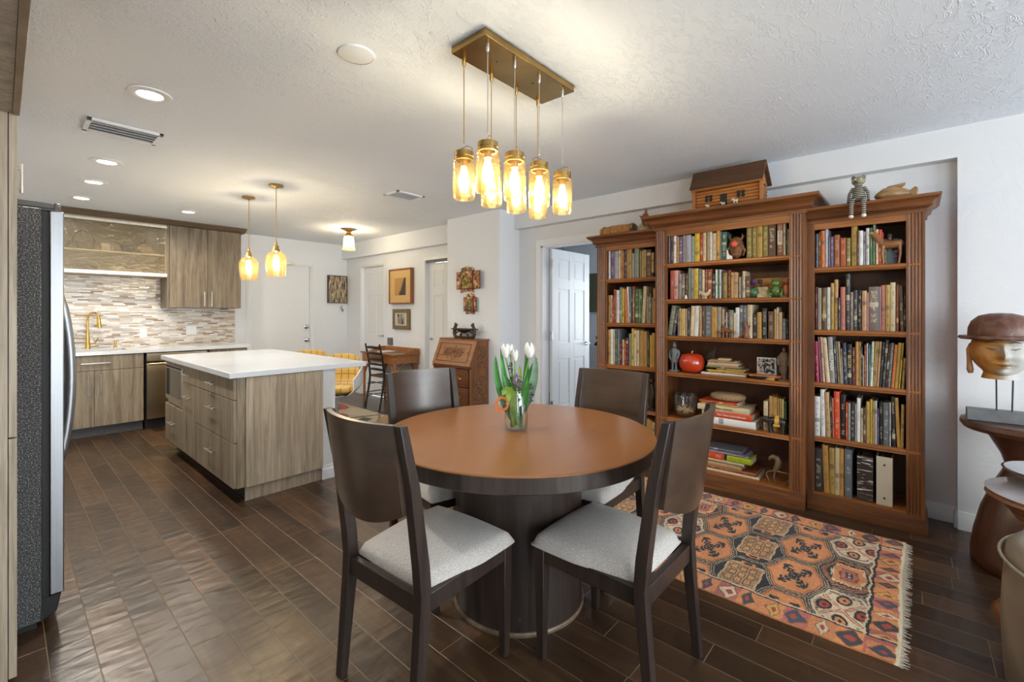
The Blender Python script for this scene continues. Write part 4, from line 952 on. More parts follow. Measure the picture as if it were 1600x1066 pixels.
SHELVES = {
 'c1': ('top shelf of the centre bookcase', 1.7026, [
  (3.558,1.478,0.0132,0.283,0.199,'slate',0),(3.566,1.457,0.0252,0.271,0.2,'plum',0),(3.558,1.4325,0.0202,0.28,0.195,'white',0),(3.562,1.41,0.0212,0.208,0.14,'mustard',0),
  (3.558,1.3855,0.0242,0.205,0.154,'purple',0),(3.562,1.358,0.0252,0.214,0.149,'grey',0),(3.558,1.324,0.0372,0.213,0.149,'lavender',0),(3.562,1.291,0.0252,0.199,0.15,'aqua',0),
  (3.558,1.2575,0.0362,0.221,0.154,'yellow',0),(3.562,1.227,0.0192,0.215,0.162,'red',0),(3.558,1.2035,0.0222,0.219,0.164,'cream',0),(3.562,1.1775,0.0202,0.225,0.156,'tan',0),
  (3.562,1.1575,0.0162,0.234,0.171,'white',0),(3.562,1.1325,0.0282,0.207,0.141,'cream',0),(3.558,1.105,0.0232,0.221,0.163,'amber',0),(3.566,1.087,0.0092,0.212,0.146,'grey',0),
  (3.562,1.0625,0.0342,0.207,0.145,'teal',0),(3.562,0.8925,0.0322,0.224,0.152,'olive',0),(3.562,0.858,0.0292,0.226,0.164,'olive',0),(3.558,0.824,0.0332,0.226,0.17,'gold',0),
  (3.562,0.7885,0.0322,0.225,0.161,'olive',0),(3.558,0.748,0.0452,0.276,0.198,'brown',0),(3.562,0.6985,0.0362,0.256,0.179,'chestnut',0),(3.558,0.6715,0.0122,0.249,0.186,'cream',0),
  (3.566,0.6595,0.0062,0.227,0.155,'charcoal',0),(3.562,0.6485,0.0102,0.177,0.13,'grey',0),
 ]),
 'c2': ('second shelf of the centre bookcase', 1.418, [
  (3.566,1.4555,0.0322,0.23,0.166,'coral',0),(3.558,1.421,0.0312,0.228,0.168,'pink',0),(3.558,1.3895,0.0222,0.198,0.153,'grey',0),(3.558,1.364,0.0232,0.2,0.135,'taupe',0),
  (3.566,1.34,0.0192,0.202,0.148,'brown',0),(3.562,1.318,0.0192,0.24,0.168,'sage',0),(3.562,1.295,0.0212,0.236,0.169,'grey',0),(3.558,1.2655,0.0322,0.233,0.17,'yellow',0),
  (3.558,1.236,0.0232,0.225,0.17,'slate',0),(3.558,1.2115,0.0182,0.22,0.165,'cream',0),(3.558,1.1905,0.0182,0.223,0.156,'brick',0),(3.558,1.164,0.0312,0.221,0.152,'russet',0),
  (3.558,1.1355,0.0202,0.184,0.128,'charcoal',0),(3.558,1.116,0.0132,0.215,0.146,'white',0),(3.562,1.102,0.0092,0.217,0.164,'green',0),(3.562,1.09,0.0112,0.213,0.158,'white',0),
  (3.562,1.0765,0.0102,0.204,0.137,'charcoal',0),(3.558,1.0545,0.0282,0.191,0.134,'olive',0),(3.566,1.0275,0.0182,0.206,0.154,'brick',0),(3.558,1.006,0.0172,0.188,0.143,'ochre',0),
  (3.558,0.981,0.0292,0.187,0.131,'tan',0),(3.562,0.955,0.0112,0.151,0.117,'grey',0),(3.566,0.943,0.0092,0.156,0.11,'taupe',0),(3.558,0.927,0.0172,0.192,0.14,'cream',0),
  (3.558,0.9005,0.0302,0.154,0.11,'brown',0),
 ]),
 'c3': ('third shelf of the centre bookcase', 1.128, [
  (3.566,1.458,0.0372,0.237,0.168,'sage',9),(3.562,1.427,0.0192,0.227,0.157,'navy',8),(3.558,1.4055,0.0102,0.199,0.153,'purple',0),(3.558,1.391,0.0152,0.218,0.156,'mustard',0),
  (3.558,1.375,0.0132,0.211,0.15,'yellow',0),(3.558,1.359,0.0152,0.214,0.146,'cream',0),(3.558,1.342,0.0132,0.213,0.144,'tan',0),(3.558,1.3225,0.0182,0.223,0.162,'charcoal',0),
  (3.566,1.2965,0.0282,0.235,0.171,'cream',3),(3.562,1.262,0.0352,0.235,0.171,'white',3),(3.558,1.2335,0.0162,0.228,0.174,'tan',0),(3.562,1.213,0.0212,0.234,0.175,'brown',0),
  (3.566,1.1755,0.0462,0.234,0.174,'slate',0),(3.558,1.1305,0.0382,0.225,0.165,'amber',0),(3.558,1.0965,0.0242,0.226,0.162,'grey',0),(3.566,1.0715,0.0182,0.21,0.15,'tan',0),
  (3.566,1.0555,0.0082,0.181,0.121,'navy',0),(3.566,1.0455,0.0062,0.186,0.133,'white',0),(3.566,1.034,0.0112,0.204,0.154,'maroon',0),(3.558,1.0115,0.0282,0.202,0.139,'sage',0),
  (3.558,0.989,0.0112,0.181,0.125,'cream',0),(3.558,0.9695,0.0242,0.22,0.159,'white',0),(3.562,0.945,0.0212,0.237,0.169,'slate',0),(3.558,0.92,0.0232,0.234,0.161,'slate',0),
  (3.562,0.8885,0.0322,0.239,0.18,'cream',0),(3.566,0.856,0.0272,0.172,0.125,'charcoal',0),(3.558,0.826,0.0272,0.186,0.143,'amber',0),(3.558,0.794,0.0292,0.213,0.153,'black',0),
  (3.558,0.754,0.0312,0.192,0.137,'brown',0),(3.566,0.728,0.0152,0.208,0.146,'ochre',0),(3.562,0.7135,0.0102,0.22,0.164,'cream',0),(3.558,0.696,0.0192,0.186,0.14,'tan',0),
  (3.562,0.6745,0.0182,0.142,0.11,'slate',0),(3.566,0.6555,0.0122,0.144,0.11,'black',0),
 ]),
 'l1': ('top shelf of the left bookcase', 1.611, [
  (3.632,2.0605,0.0182,0.273,0.206,'white',0),(3.636,2.0285,0.0382,0.263,0.197,'purple',0),(3.632,1.989,0.0352,0.248,0.188,'lavender',0),(3.632,1.9595,0.0162,0.267,0.183,'cream',0),
  (3.636,1.94,0.0152,0.269,0.199,'mustard',0),(3.632,1.922,0.0152,0.242,0.178,'rust',0),(3.64,1.904,0.0152,0.258,0.193,'charcoal',0),(3.64,1.8815,0.0222,0.267,0.194,'tan',0),
  (3.632,1.8565,0.0222,0.265,0.199,'amber',0),(3.632,1.8295,0.0202,0.215,0.161,'grey',0),(3.632,1.7955,0.0382,0.259,0.195,'sage',0),(3.636,1.7615,0.0162,0.231,0.169,'olive',0),
  (3.64,1.7445,0.0102,0.228,0.156,'cream',0),(3.632,1.723,0.0272,0.234,0.176,'ochre',0),(3.632,1.686,0.0372,0.231,0.174,'brown',0),(3.636,1.6525,0.0222,0.205,0.141,'tan',0),
 ]),
 'l2': ('second shelf of the left bookcase', 1.222, [
  (3.64,2.067,0.0172,0.247,0.184,'amber',0),(3.64,2.045,0.0212,0.246,0.185,'cream',0),(3.632,2.0245,0.0142,0.223,0.151,'red',0),(3.632,2.0055,0.0182,0.297,0.218,'brick',0),
  (3.636,1.977,0.0312,0.289,0.208,'white',0),(3.632,1.9465,0.0202,0.314,0.228,'sage',0),(3.632,1.9245,0.0202,0.302,0.208,'yellow',0),(3.632,1.898,0.0232,0.294,0.217,'orange',-3),
  (3.636,1.876,0.0152,0.315,0.223,'white',-3),(3.632,1.857,0.0152,0.3,0.223,'slate',0),(3.64,1.8415,0.0082,0.292,0.219,'charcoal',0),(3.636,1.826,0.0152,0.317,0.226,'rust',0),
  (3.64,1.7985,0.0322,0.294,0.209,'green',0),(3.64,1.772,0.0152,0.293,0.218,'sage',0),(3.632,1.7555,0.0142,0.29,0.201,'green',0),(3.636,1.7295,0.0282,0.313,0.234,'cream',3),
  (3.64,1.7025,0.0142,0.23,0.166,'olive',0),(3.64,1.686,0.0132,0.222,0.158,'grey',0),(3.632,1.671,0.0132,0.25,0.171,'slate',0),(3.64,1.656,0.0112,0.215,0.158,'tan',0),
  (3.632,1.635,0.0212,0.292,0.209,'amber',0),
 ]),
 'l3': ('third shelf of the left bookcase', 0.85, [
  (3.632,2.063,0.0232,0.309,0.22,'amber',0),(3.632,2.038,0.0212,0.313,0.219,'white',0),(3.636,2.0165,0.0182,0.31,0.22,'cream',0),(3.632,1.9925,0.0222,0.302,0.213,'teal',0),
  (3.632,1.969,0.0192,0.305,0.224,'slate',0),(3.632,1.948,0.0192,0.213,0.156,'maroon',0),(3.64,1.9275,0.0162,0.224,0.162,'cream',0),(3.64,1.9075,0.0182,0.214,0.16,'rust',0),
  (3.632,1.885,0.0212,0.24,0.173,'maroon',0),(3.636,1.8575,0.0242,0.279,0.199,'sage',0),(3.632,1.833,0.0192,0.323,0.23,'yellow',0),(3.632,1.81,0.0192,0.31,0.233,'cream',0),
  (3.636,1.787,0.0212,0.309,0.226,'cream',0),(3.64,1.7545,0.0362,0.308,0.223,'ochre',0),(3.636,1.718,0.0292,0.3,0.222,'amber',0),(3.64,1.692,0.0152,0.298,0.223,'charcoal',0),
  (3.64,1.67,0.0172,0.271,0.197,'yellow',0),(3.636,1.6455,0.0242,0.291,0.207,'amber',0),
 ]),
 'l5': ('lowest visible shelf of the left bookcase behind the table', 0.1165, [
  (3.636,1.715,0.0232,0.295,0.218,'yellow',0),(3.636,1.6905,0.0222,0.294,0.222,'amber',0),(3.632,1.6665,0.0222,0.287,0.199,'ochre',0),(3.632,1.643,0.0212,0.274,0.199,'cream',0),
 ]),
 'r1': ('top shelf of the right bookcase', 1.611, [
  (3.636,0.495,0.0152,0.228,0.16,'slate',0),(3.636,0.4795,0.0102,0.239,0.166,'chestnut',0),(3.632,0.462,0.0212,0.246,0.181,'orange',0),(3.632,0.4425,0.0142,0.256,0.176,'lavender',0),
  (3.636,0.428,0.0092,0.202,0.142,'slate',0),(3.636,0.4125,0.0182,0.2,0.141,'purple',0),(3.632,0.3855,0.0282,0.209,0.158,'russet',0),(3.632,0.3525,0.0282,0.185,0.134,'rust',0),
  (3.632,0.3245,0.0202,0.182,0.137,'olive',0),(3.64,0.295,0.0292,0.255,0.177,'gold',0),(3.632,0.275,0.0072,0.225,0.165,'brown',0),(3.632,0.26,0.0192,0.222,0.165,'white',0),
  (3.64,0.2425,0.0122,0.215,0.148,'lavender',0),(3.632,0.227,0.0152,0.234,0.172,'white',0),(3.636,0.2105,0.0142,0.234,0.171,'green',0),(3.64,0.1955,0.0122,0.264,0.197,'sage',0),
  (3.632,0.1805,0.0122,0.22,0.166,'cream',0),(3.632,0.165,0.0152,0.216,0.163,'vermilion',0),(3.632,0.1535,0.0042,0.197,0.138,'coral',0),(3.662,0.1425,0.0142,0.158,0.119,'olive',0),
  (3.702,0.122,0.0212,0.192,0.139,'brown',0),(3.702,0.0945,0.0242,0.161,0.117,'purple',0),
 ]),
 'r2': ('second shelf of the right bookcase', 1.197, [
  (3.64,0.499,0.0152,0.285,0.204,'maroon',0),(3.636,0.4855,0.0082,0.28,0.202,'grey',0),(3.64,0.4755,0.0082,0.279,0.197,'cream',0),(3.636,0.456,0.0272,0.279,0.203,'brown',0),
  (3.64,0.431,0.0192,0.282,0.197,'white',0),(3.636,0.411,0.0172,0.309,0.226,'gold',0),(3.64,0.3905,0.0202,0.331,0.236,'ochre',0),(3.632,0.373,0.0092,0.213,0.156,'navy',0),
  (3.64,0.354,0.0252,0.281,0.203,'salmon',0),(3.636,0.328,0.0212,0.365,0.24,'charcoal',0),(3.636,0.308,0.0152,0.247,0.18,'taupe',0),(3.636,0.289,0.0192,0.258,0.194,'charcoal',0),
  (3.64,0.267,0.0212,0.256,0.184,'black',0),(3.632,0.243,0.0232,0.253,0.19,'peach',0),(3.632,0.2265,0.0062,0.24,0.166,'pink',0),(3.632,0.196,0.0512,0.277,0.191,'taupe',0),
  (3.632,0.166,0.0052,0.274,0.206,'lavender',0),(3.636,0.1515,0.0202,0.284,0.202,'salmon',0),(3.632,0.129,0.0212,0.285,0.196,'mustard',0),(3.632,0.1045,0.0242,0.299,0.208,'cream',0),
  (3.636,0.0835,0.0122,0.285,0.199,'chestnut',0),(3.636,0.065,0.0192,0.279,0.193,'brown',-2),(3.636,0.0495,0.0082,0.278,0.191,'black',0),
 ]),
 'r3': ('third shelf of the right bookcase', 0.848, [
  (3.632,0.497,0.0192,0.271,0.197,'magenta',-2),(3.64,0.479,0.0112,0.3,0.221,'mauve',-3),(3.632,0.4645,0.0142,0.3,0.225,'pink',-3),(3.632,0.4435,0.0222,0.297,0.215,'cream',-4),
  (3.632,0.4155,0.0262,0.303,0.223,'grey',-3),(3.632,0.3945,0.0102,0.278,0.2,'charcoal',-2),(3.636,0.3825,0.0102,0.274,0.192,'sage',-3),(3.632,0.37,0.0112,0.274,0.197,'tan',-3),
  (3.632,0.359,0.0072,0.229,0.162,'grey',-2),(3.636,0.3435,0.0202,0.267,0.2,'navy',-2),(3.636,0.32,0.0232,0.26,0.187,'black',0),(3.636,0.298,0.0152,0.24,0.18,'maroon',0),
  (3.632,0.2795,0.0162,0.278,0.194,'amber',0),(3.632,0.2655,0.0082,0.275,0.196,'tan',0),(3.632,0.256,0.0072,0.251,0.176,'charcoal',0),(3.632,0.248,0.0052,0.19,0.133,'cream',0),
  (3.632,0.2393,0.0098,0.258,0.177,'brick',0),(3.632,0.229,0.0072,0.268,0.2,'white',0),(3.632,0.218,0.0112,0.261,0.183,'teal',0),(3.632,0.2045,0.0122,0.281,0.202,'white',2),
  (3.64,0.192,0.0092,0.282,0.211,'yellow',3),(3.64,0.1815,0.0082,0.282,0.213,'cream',3),(3.632,0.17,0.0112,0.283,0.2,'peach',3),(3.632,0.1565,0.0122,0.281,0.209,'black',4),
  (3.636,0.141,0.0152,0.294,0.204,'charcoal',4),(3.64,0.1275,0.0082,0.271,0.191,'brown',4),(3.632,0.1148,0.0148,0.277,0.201,'slate',4),(3.632,0.0975,0.0142,0.266,0.198,'orange',4),
  (3.636,0.0805,0.0162,0.279,0.196,'gold',4),(3.64,0.066,0.0092,0.277,0.205,'yellow',4),(3.636,0.0535,0.0122,0.187,0.137,'tan',3),
 ]),
 'r4': ('fourth shelf of the right bookcase', 0.4875, [
  (3.632,0.494,0.0332,0.263,0.195,'white',0),(3.636,0.4625,0.0242,0.311,0.231,'white',-1),(3.632,0.4365,0.0242,0.296,0.22,'tan',-2),(3.64,0.418,0.0092,0.272,0.198,'charcoal',-1),
  (3.636,0.4065,0.0102,0.261,0.197,'salmon',-1),(3.632,0.385,0.0292,0.307,0.229,'vermilion',-1),(3.64,0.354,0.0272,0.289,0.212,'black',0),(3.632,0.334,0.0092,0.243,0.176,'vermilion',0),
  (3.632,0.3205,0.0122,0.241,0.165,'grey',0),(3.632,0.3025,0.0202,0.243,0.172,'charcoal',0),(3.632,0.2865,0.0082,0.241,0.178,'grey',0),(3.632,0.272,0.0172,0.278,0.2,'white',0),
  (3.632,0.2555,0.0102,0.215,0.147,'cream',0),(3.632,0.242,0.0132,0.221,0.162,'brown',0),(3.632,0.225,0.0172,0.262,0.196,'mustard',0),(3.632,0.209,0.0112,0.277,0.189,'yellow',0),
  (3.632,0.197,0.0092,0.27,0.188,'tan',0),(3.636,0.186,0.0092,0.271,0.203,'white',0),(3.636,0.175,0.0072,0.223,0.167,'purple',0),(3.64,0.1615,0.0162,0.263,0.196,'black',0),
  (3.64,0.1365,0.0282,0.265,0.181,'slate',0),(3.632,0.1175,0.0062,0.269,0.193,'white',0),(3.636,0.1025,0.0182,0.307,0.226,'black',-1),(3.636,0.0825,0.0162,0.303,0.219,'amber',-2),
  (3.64,0.06,0.0152,0.264,0.195,'ochre',1),
 ]),
 'r5': ('bottom shelf of the right bookcase', 0.1165, [
  (3.632,0.487,0.0452,0.28,0.198,'charcoal',-1),(3.64,0.4465,0.0322,0.312,0.215,'amber',-2),(3.636,0.4125,0.0282,0.302,0.226,'mustard',-1),(3.64,0.3845,0.0242,0.307,0.218,'cream',0),
  (3.64,0.36,0.0212,0.307,0.23,'amber',0),(3.632,0.3255,0.0382,0.31,0.22,'slate',0),
 ]),
}
# ---------------------------------------------------------------- bookcases
SHZ = {'l': [1.611, 1.222, .85, .4875], 'c': [1.7026, 1.418, 1.128, .84, .478], 'r': [1.611, 1.197, .848, .4875]}
def crown(m, xf, y0, y1, z0, z1, p, xb=3.94, ea=1, eb=1):
    """moulded crown round the front and both ends"""
    h = z1-z0; prof = [(0, 0), (.012, 0), (.014, h*.10), (.008, h*.13), (.008, h*.22), (.016, h*.26), (p*.42, h*.34), (p*.46, h*.38), (p*.40, h*.41), (p*.44, h*.50), (p*.55, h*.62), (p*.74, h*.71), (p*.84, h*.74), (p*.78, h*.77), (p*.90, h*.80), (p, h*.86), (p, h)]
    rings = []
    for o, z in prof: rings.append([(xb, y0-o*ea, z0+z), (xf-o, y0-o*ea, z0+z), (xf-o, y1+o*eb, z0+z), (xb, y1+o*eb, z0+z)])
    v = [q for r in rings for q in r]; f = []
    for k in range(len(rings)-1):
        for i in range(4): j = (i+1) % 4; f.append((k*4+i, (k+1)*4+i, (k+1)*4+j, k*4+j))
    f.append((0, 1, 2, 3)); q = (len(rings)-1)*4; f.append((q+3, q+2, q+1, q)); m.add(v, f)
def fluted(m, xf, y0, y1, z0, z1, th=.02, nf=4, dep=.005):
    w_ = y1-y0; e = w_*.14; pitch = (w_-2*e)/nf; poly = [(xf+th, y0), (xf, y0), (xf, y0+e)]
    for k in range(nf):
        a = y0+e+k*pitch
        for q in range(1, 6): 
            t_ = q/6; poly.append((xf+dep*math.sin(PI*t_)**.8, a+pitch*.12+pitch*.76*t_))
        if k < nf-1: poly.append((xf, a+pitch*.94)); poly.append((xf, a+pitch*1.06))
    poly += [(xf, y1-e), (xf, y1), (xf+th, y1)]
    m.prism(poly, 'z', z0, z1)
def bookcase(key, label, xf, y0, y1, yi0, yi1, ztop, zc, p, xb=3.94):
    t = thing('bookcase', label, 'bookcase')
    m = MB(); m.box(xf+.02, y0, .0, xb, y0+.02, ztop).box(xf+.02, y1-.02, .0, xb, y1, ztop)
    if yi0 < y0+.005: m.box(xf, y0, 0, xf+.02, y0+.02, ztop)
    m.box(xf+.02, y0+.02, ztop-.02, xb, y1-.02, ztop); m.build('carcass', M_book, t)
    MB().box(xb-.012, y0+.02, .08, xb, y1-.02, ztop-.02).build('back_panel', M_bback, t)
    for a, b in ((y0, yi0), (yi1, y1)):
        mm = MB()
        if b-a > .06: fluted(mm, xf, a, b, .10, ztop-.0)
        else: mm.box(xf, a, .10, xf+.02, b, ztop)
        mm.build('pilaster', M_book, t)
    head = MB().box(xf+.001, yi0, ztop-(.045 if key != 'c' else .055), xf+.02, yi1, ztop).build('top_rail', M_booky, t)
    m = MB(); crown(m, xf, y0, y1, ztop-.005, zc, p, ea=0 if key == 'l' else 1, eb=0 if key == 'r' else 1); m.build('crown', M_bookd, t)
    for z in SHZ[key]:
        x0 = xf+.004; m = MB(); m.prism([(x0+.004, z-.034), (x0, z-.030), (x0+.003, z-.024), (x0-.003, z-.018), (x0-.003, z-.006), (x0+.003, z), (xb-.012, z), (xb-.012, z-.030), (x0+.02, z-.030), (x0+.02, z-.034)], 'y', y0+.02, y1-.02)
        m.build('shelf', M_booky, t)
    MB().box(xf+.004, y0+.02, .090, xb-.012, y1-.02, .1165).build('bottom_shelf', M_booky, t)
    m = MB(); b = .014
    for o, za, zb in ((b, 0, .058), (b*.75, .058, .066), (b*.45, .066, .082), (b*.2, .082, .09), (0, .09, .103)):
        m.box(xf-o, y0-(o if key == 'r' else 0), za, xb, y1+(o if key == 'l' else 0), zb)
    m.build('plinth', M_bookd, t, bevel=.002)
    return t
bookcase('r', 'cherry wood bookcase beside the bare wall, with the wooden fish on top', 3.608, -.042, .546, .043, .506, 1.908, 2.0, .07)
bookcase('l', 'narrow looking cherry wood bookcase nearest the open bedroom door', 3.608, 1.577, 2.169, 1.615, 2.07, 1.908, 2.0, .07)
bookcase('c', 'tall centre cherry wood bookcase carrying the toy log house', 3.534, .5465, 1.5765, .639, 1.486, 1.975, 2.085, .09)

# ---------------------------------------------------------------- books
# one unit book: spine at x=-.5 (rounded), covers, recessed page block
def unit_book():
    m = MB(); a = .46
    sp = [(-.5+.02*(abs(k-3)/3)**2, -.5+k/6) for k in range(7)]
    poly = sp+[(.5, .5), (.5, a), (-.44, a), (-.44, -a), (.5, -a), (.5, -.5)]
    n = len(poly); v = [(x, y, -.5) for x, y in poly]+[(x, y, .5) for x, y in poly]
    f = [(i, (i+1) % n, n+(i+1) % n, n+i) for i in range(n)]
    m.add(v, f)
    def cap(z, flip, off):
        idx = lambda i: off+i
        quads = [(0, 1, 11, 12) ] 
        # spine wedge and two boards
        sets = []
        A = [0, 10, 11, 12]; B = [6, 7, 8, 9]; Cc = [0, 1, 2, 3, 4, 5, 6, 9, 10]
        for s_ in (A, B, Cc):
            q = tuple(idx(i) for i in s_); m.f.append(q[::-1] if flip else q); m.m.append(0)
    cap(-.5, True, 0); cap(.5, False, n)
    m.box(-.44, -a, -.475, .47, a, .475, 1)
    return m
BOOK_ME = unit_book().mesh('book', [M_cover, M_paper])
COLN = {'grey': 'grey', 'aqua': 'pale aqua', 'sage': 'sage green', 'green': 'dark green', 'teal': 'dark teal', 'ochre': 'ochre', 'black': 'black', 'taupe': 'grey-brown', 'brick': 'brick red', 'amber': 'amber', 'coral': 'coral red'}
def add_book(x, y, z, dx, dy, dz, col, label, group, rot=(0, 0, 0), first=[]):
    o = bpy.data.objects.new('book', BOOK_ME); C.objects.link(o); o.location = (x, y, z); o.scale = (dx, dy, dz); o.rotation_euler = rot
    c = [v**1.12 for v in PAL[col]]; j = R.uniform(.85, 1.08); o.color = tuple(min(1, v*j) for v in c)+(1,)
    tag(o, label, 'book', group); return o
ORD = 'first second third fourth fifth sixth seventh eighth ninth tenth eleventh twelfth thirteenth fourteenth fifteenth sixteenth seventeenth eighteenth nineteenth twentieth'.split()
def ordn(i):
    if i < 20: return ORD[i]
    if i < 30: return 'twenty-'+ORD[i-20] if i > 19 and i-20 < 9 else 'thirtieth'
    return 'thirty-'+ORD[i-30] if i-30 < 9 else 'last'
placed = {}
for key, (sname, zs, rows) in SHELVES.items():
    descs = []
    hs = [r[3] for r in rows]; hm = sum(hs)/len(hs)
    for (x, y, dy, h, d, col, tilt) in rows:
        a = ('thin' if dy < .0125 else 'thick' if dy > .026 else '')+(' tall' if h > hm*1.12 else ' short' if h < hm*.88 else '')
        descs.append((a.strip()+' '+COLN.get(col, col)).strip())
    for i, (x, y, dy, h, d, col, tilt) in enumerate(rows):
        ds = descs[i]; ln = ' leaning' if abs(tilt) > 1 else ''
        prev = descs[i-1] if i else None; nb = [(descs[k], descs[k-1] if k else None) for k in range(len(rows))]
        if descs.count(ds) == 1: lb = '%s book on the %s' % (ds, sname)
        elif prev and nb.count((ds, prev)) == 1: lb = '%s book right of the %s one, %s' % (ds, prev, sname)
        else: lb = '%s book, %s from the left on the %s' % (ds, ordn(i), sname)
        if len(lb.split()) > 16: lb = '%s book, %s from left, %s' % (ds, ordn(i), sname)
        xb = 3.92; d = min(d, xb-x)
        add_book(x+d/2, y, zs+h/2+abs(math.sin(math.radians(tilt)))*dy/2+.0004, d, dy, h, col, lb, 'books on the '+sname, (math.radians(tilt), 0, 0))

def lettering(parent_name_loc, text, size, rot, mat, parent=None, name='lettering'):
    cu = bpy.data.curves.new(name, 'FONT'); cu.body = text; cu.size = size; cu.align_x = 'CENTER'; cu.align_y = 'CENTER'; cu.extrude = .0004
    cu.materials.append(mat); o = bpy.data.objects.new(name, cu); C.objects.link(o)
    o.matrix_world = Matrix.Translation(parent_name_loc) @ rot
    bpy.context.view_layer.update(); me = bpy.data.meshes.new_from_object(o.evaluated_get(bpy.context.evaluated_depsgraph_get()))
    mw = o.matrix_world.copy(); bpy.data.objects.remove(o); o = bpy.data.objects.new(name, me); C.objects.link(o); o.matrix_world = mw
    if parent is not None:
        bpy.context.view_layer.update(); o.parent = parent; o.matrix_parent_inverse = parent.matrix_world.inverted()
    return o
# reading direction: spine text running down, facing the room (-x)
DOWN = Matrix.Rotation(-PI/2, 4, 'Z') @ Matrix.Rotation(PI/2, 4, 'X') @ Matrix.Rotation(-PI/2, 4, 'Z')
FLAT = Matrix.Rotation(-PI/2, 4, 'Z') @ Matrix.Rotation(PI/2, 4, 'X')
bpy.context.view_layer.update()
def find(col, key, nth=0):
    sname, zs, rows = SHELVES[key]; k = [i for i, r in enumerate(rows) if r[5] == col][nth]; r = rows[k]
    for o in S.objects:
        if o.name.startswith('book') and o.type == 'MESH' and o.data == BOOK_ME and abs(o.location.y-r[1]) < 1e-3 and abs(o.location.z-(zs+r[3]/2)) < .02: return o, r, zs
def spine_text(col, key, text, size, mat, nth=0, dz=0, flat=False):
    o, r, zs = find(col, key, nth); lettering((r[0]-.0012, r[1], zs+r[3]*.5+dz), text, size, (FLAT if flat else Matrix.Rotation(o.rotation_euler[0], 4, 'X') @ DOWN), mat, o)
M_goldp = plain('gold_print', (.62, .45, .14), .4)
o, r, zs = find('chestnut', 'c1')
lb_ = MB().box(r[0]-.0008, r[1]-r[2]*.40, zs+.075, r[0]+.0005, r[1]+r[2]*.40, zs+.175).build('spine_label', plain('cream_spine_label', (.62, .50, .38), .6)); bpy.context.view_layer.update(); lb_.parent = o; lb_.matrix_parent_inverse = o.matrix_world.inverted()
spine_text('chestnut', 'c1', 'MATISSE', .022, M_inkd, dz=.008)
spine_text('brown', 'c1', 'of Art', .013, M_goldp, dz=.05, flat=True)
spine_text('brown', 'r2', 'COVARRUBIAS', .019, M_goldp)
spine_text('grey', 'r3', 'HELLMAN', .030, M_ink)
spine_text('black', 'r3', 'BLOOM', .024, M_goldp, dz=.02)
spine_text('brown', 'r3', 'BERLIN', .014, M_ink)
spine_text('taupe', 'r2', 'ART', .016, M_ink, nth=1)

# ---------------------------------------------------------------- lying stacks in the centre bookcase
def stack(rows, yc, zs, x0, place, group):
    """rows bottom-up: (y centre offset, length along y, depth, thickness, colour, label, rot deg)"""
    z = zs+.0005
    for (dy, L, D, th, col, lb, rz) in rows:
        # unit book: spine faces -x, thickness (unit y) becomes z, height (unit z) becomes y
        o = add_book(x0+D/2, yc+dy, z+th/2, D, th, L, col, lb, group, (PI/2, 0, 0)); o.rotation_euler = (PI/2, 0, math.radians(rz)); z += th+.0004; o.color = tuple(o.color[:3])+(0.0 if th > .03 else .5,)
    return z
g4 = 'booklets stacked on the fourth shelf of the centre bookcase'
def Lb(s): return s+' in the stack beside the red apple'
z4 = stack([(0, .315, .20, .014, 'white', Lb('long white bottom booklet'), 2), (-.035, .27, .17, .013, 'amber', Lb('amber book second from the bottom'), -2), (-.01, .255, .18, .009, 'yellow', Lb('thin yellow booklet above the amber book'), 3),
     (-.055, .19, .16, .014, 'ochre', Lb('short ochre book resting'), -4), (.0, .24, .16, .009, 'green', Lb('dark green booklet'), 2), (0, .235, .16, .008, 'tan', Lb('tan booklet just above the green one'), 0),
     (.005, .21, .15, .009, 'pink', Lb('pinkish booklet'), 1), (.0, .215, .15, .010, 'cream', Lb('cream booklet above the pinkish one'), -1), (.005, .20, .15, .008, 'grey', Lb('grey booklet'), 2),
     (.01, .195, .14, .009, 'ochre', Lb('ochre booklet third from the top'), -2), (.03, .13, .12, .006, 'tan', Lb('small tan booklet near the top'), 4), (-.005, .085, .09, .012, 'cream', Lb('tiny cream notebook topmost'), 8)], 1.085, .84, 3.60, '', g4)
g5 = 'big art books stacked on the fifth shelf of the centre bookcase'
z5 = .478
rows5 = [(0, .335, .27, .050, 'white', 'thick white art book at the bottom of the fifth shelf stack', 1), (.005, .300, .26, .046, 'vermilion', 'red art book lettered Das Naturalienkabinett in the stack', -1),
         (.055, .36, .24, .042, 'cream', 'thick cream art book lying on the red lettered one', 1), (.075, .25, .22, .014, 'gold', 'thin patterned gold book under the orange one in the stack', -3), (.085, .27, .22, .015, 'vermilion', 'flat orange-red book under the woven box', -2)]
ztop5 = stack(rows5, 1.02, z5, 3.556, '', g5)
zz = z5+.0005+.050+.0004+.023
bpy.context.view_layer.update()
ob = [o for o in S.objects if o.get('label', '').startswith('red art book lettered')][0]
lettering((3.5535, 1.02-.01, zz), 'Das Naturalienkabinett', .021, FLAT, M_ink, ob)
ob = [o for o in S.objects if o.get('label', '').startswith('thick cream art book')][0]
lettering((3.554, 1.06, zz+.023+.0004+.021), 'New Literacy', .022, FLAT, M_inkd, ob)
stack([(0, .10, .14, .035, 'cream', 'small cream block book hidden behind the chair back, fifth shelf', 0)], 1.215, z5, 3.60, '', g5)
t = tag(MB().box(3.60, 1.165, .5146, 3.70, 1.235, .577).build('number_box', plain('white_card', (.75, .70, .68), .6), bevel=.001), 'little white box marked with a red 10 beside the glass bowl', 'box')
lettering((3.5985, 1.205, .546), '10', .045, FLAT, M_inkr, t)
t = thing('woven_box', 'oval woven straw box lying on top of the stacked art books', 'basket', (3.665, 1.065, ztop5))
M_straw = plain('woven_straw', (.30, .20, .10), .85, var=.5, nscale=140, bump=.6)
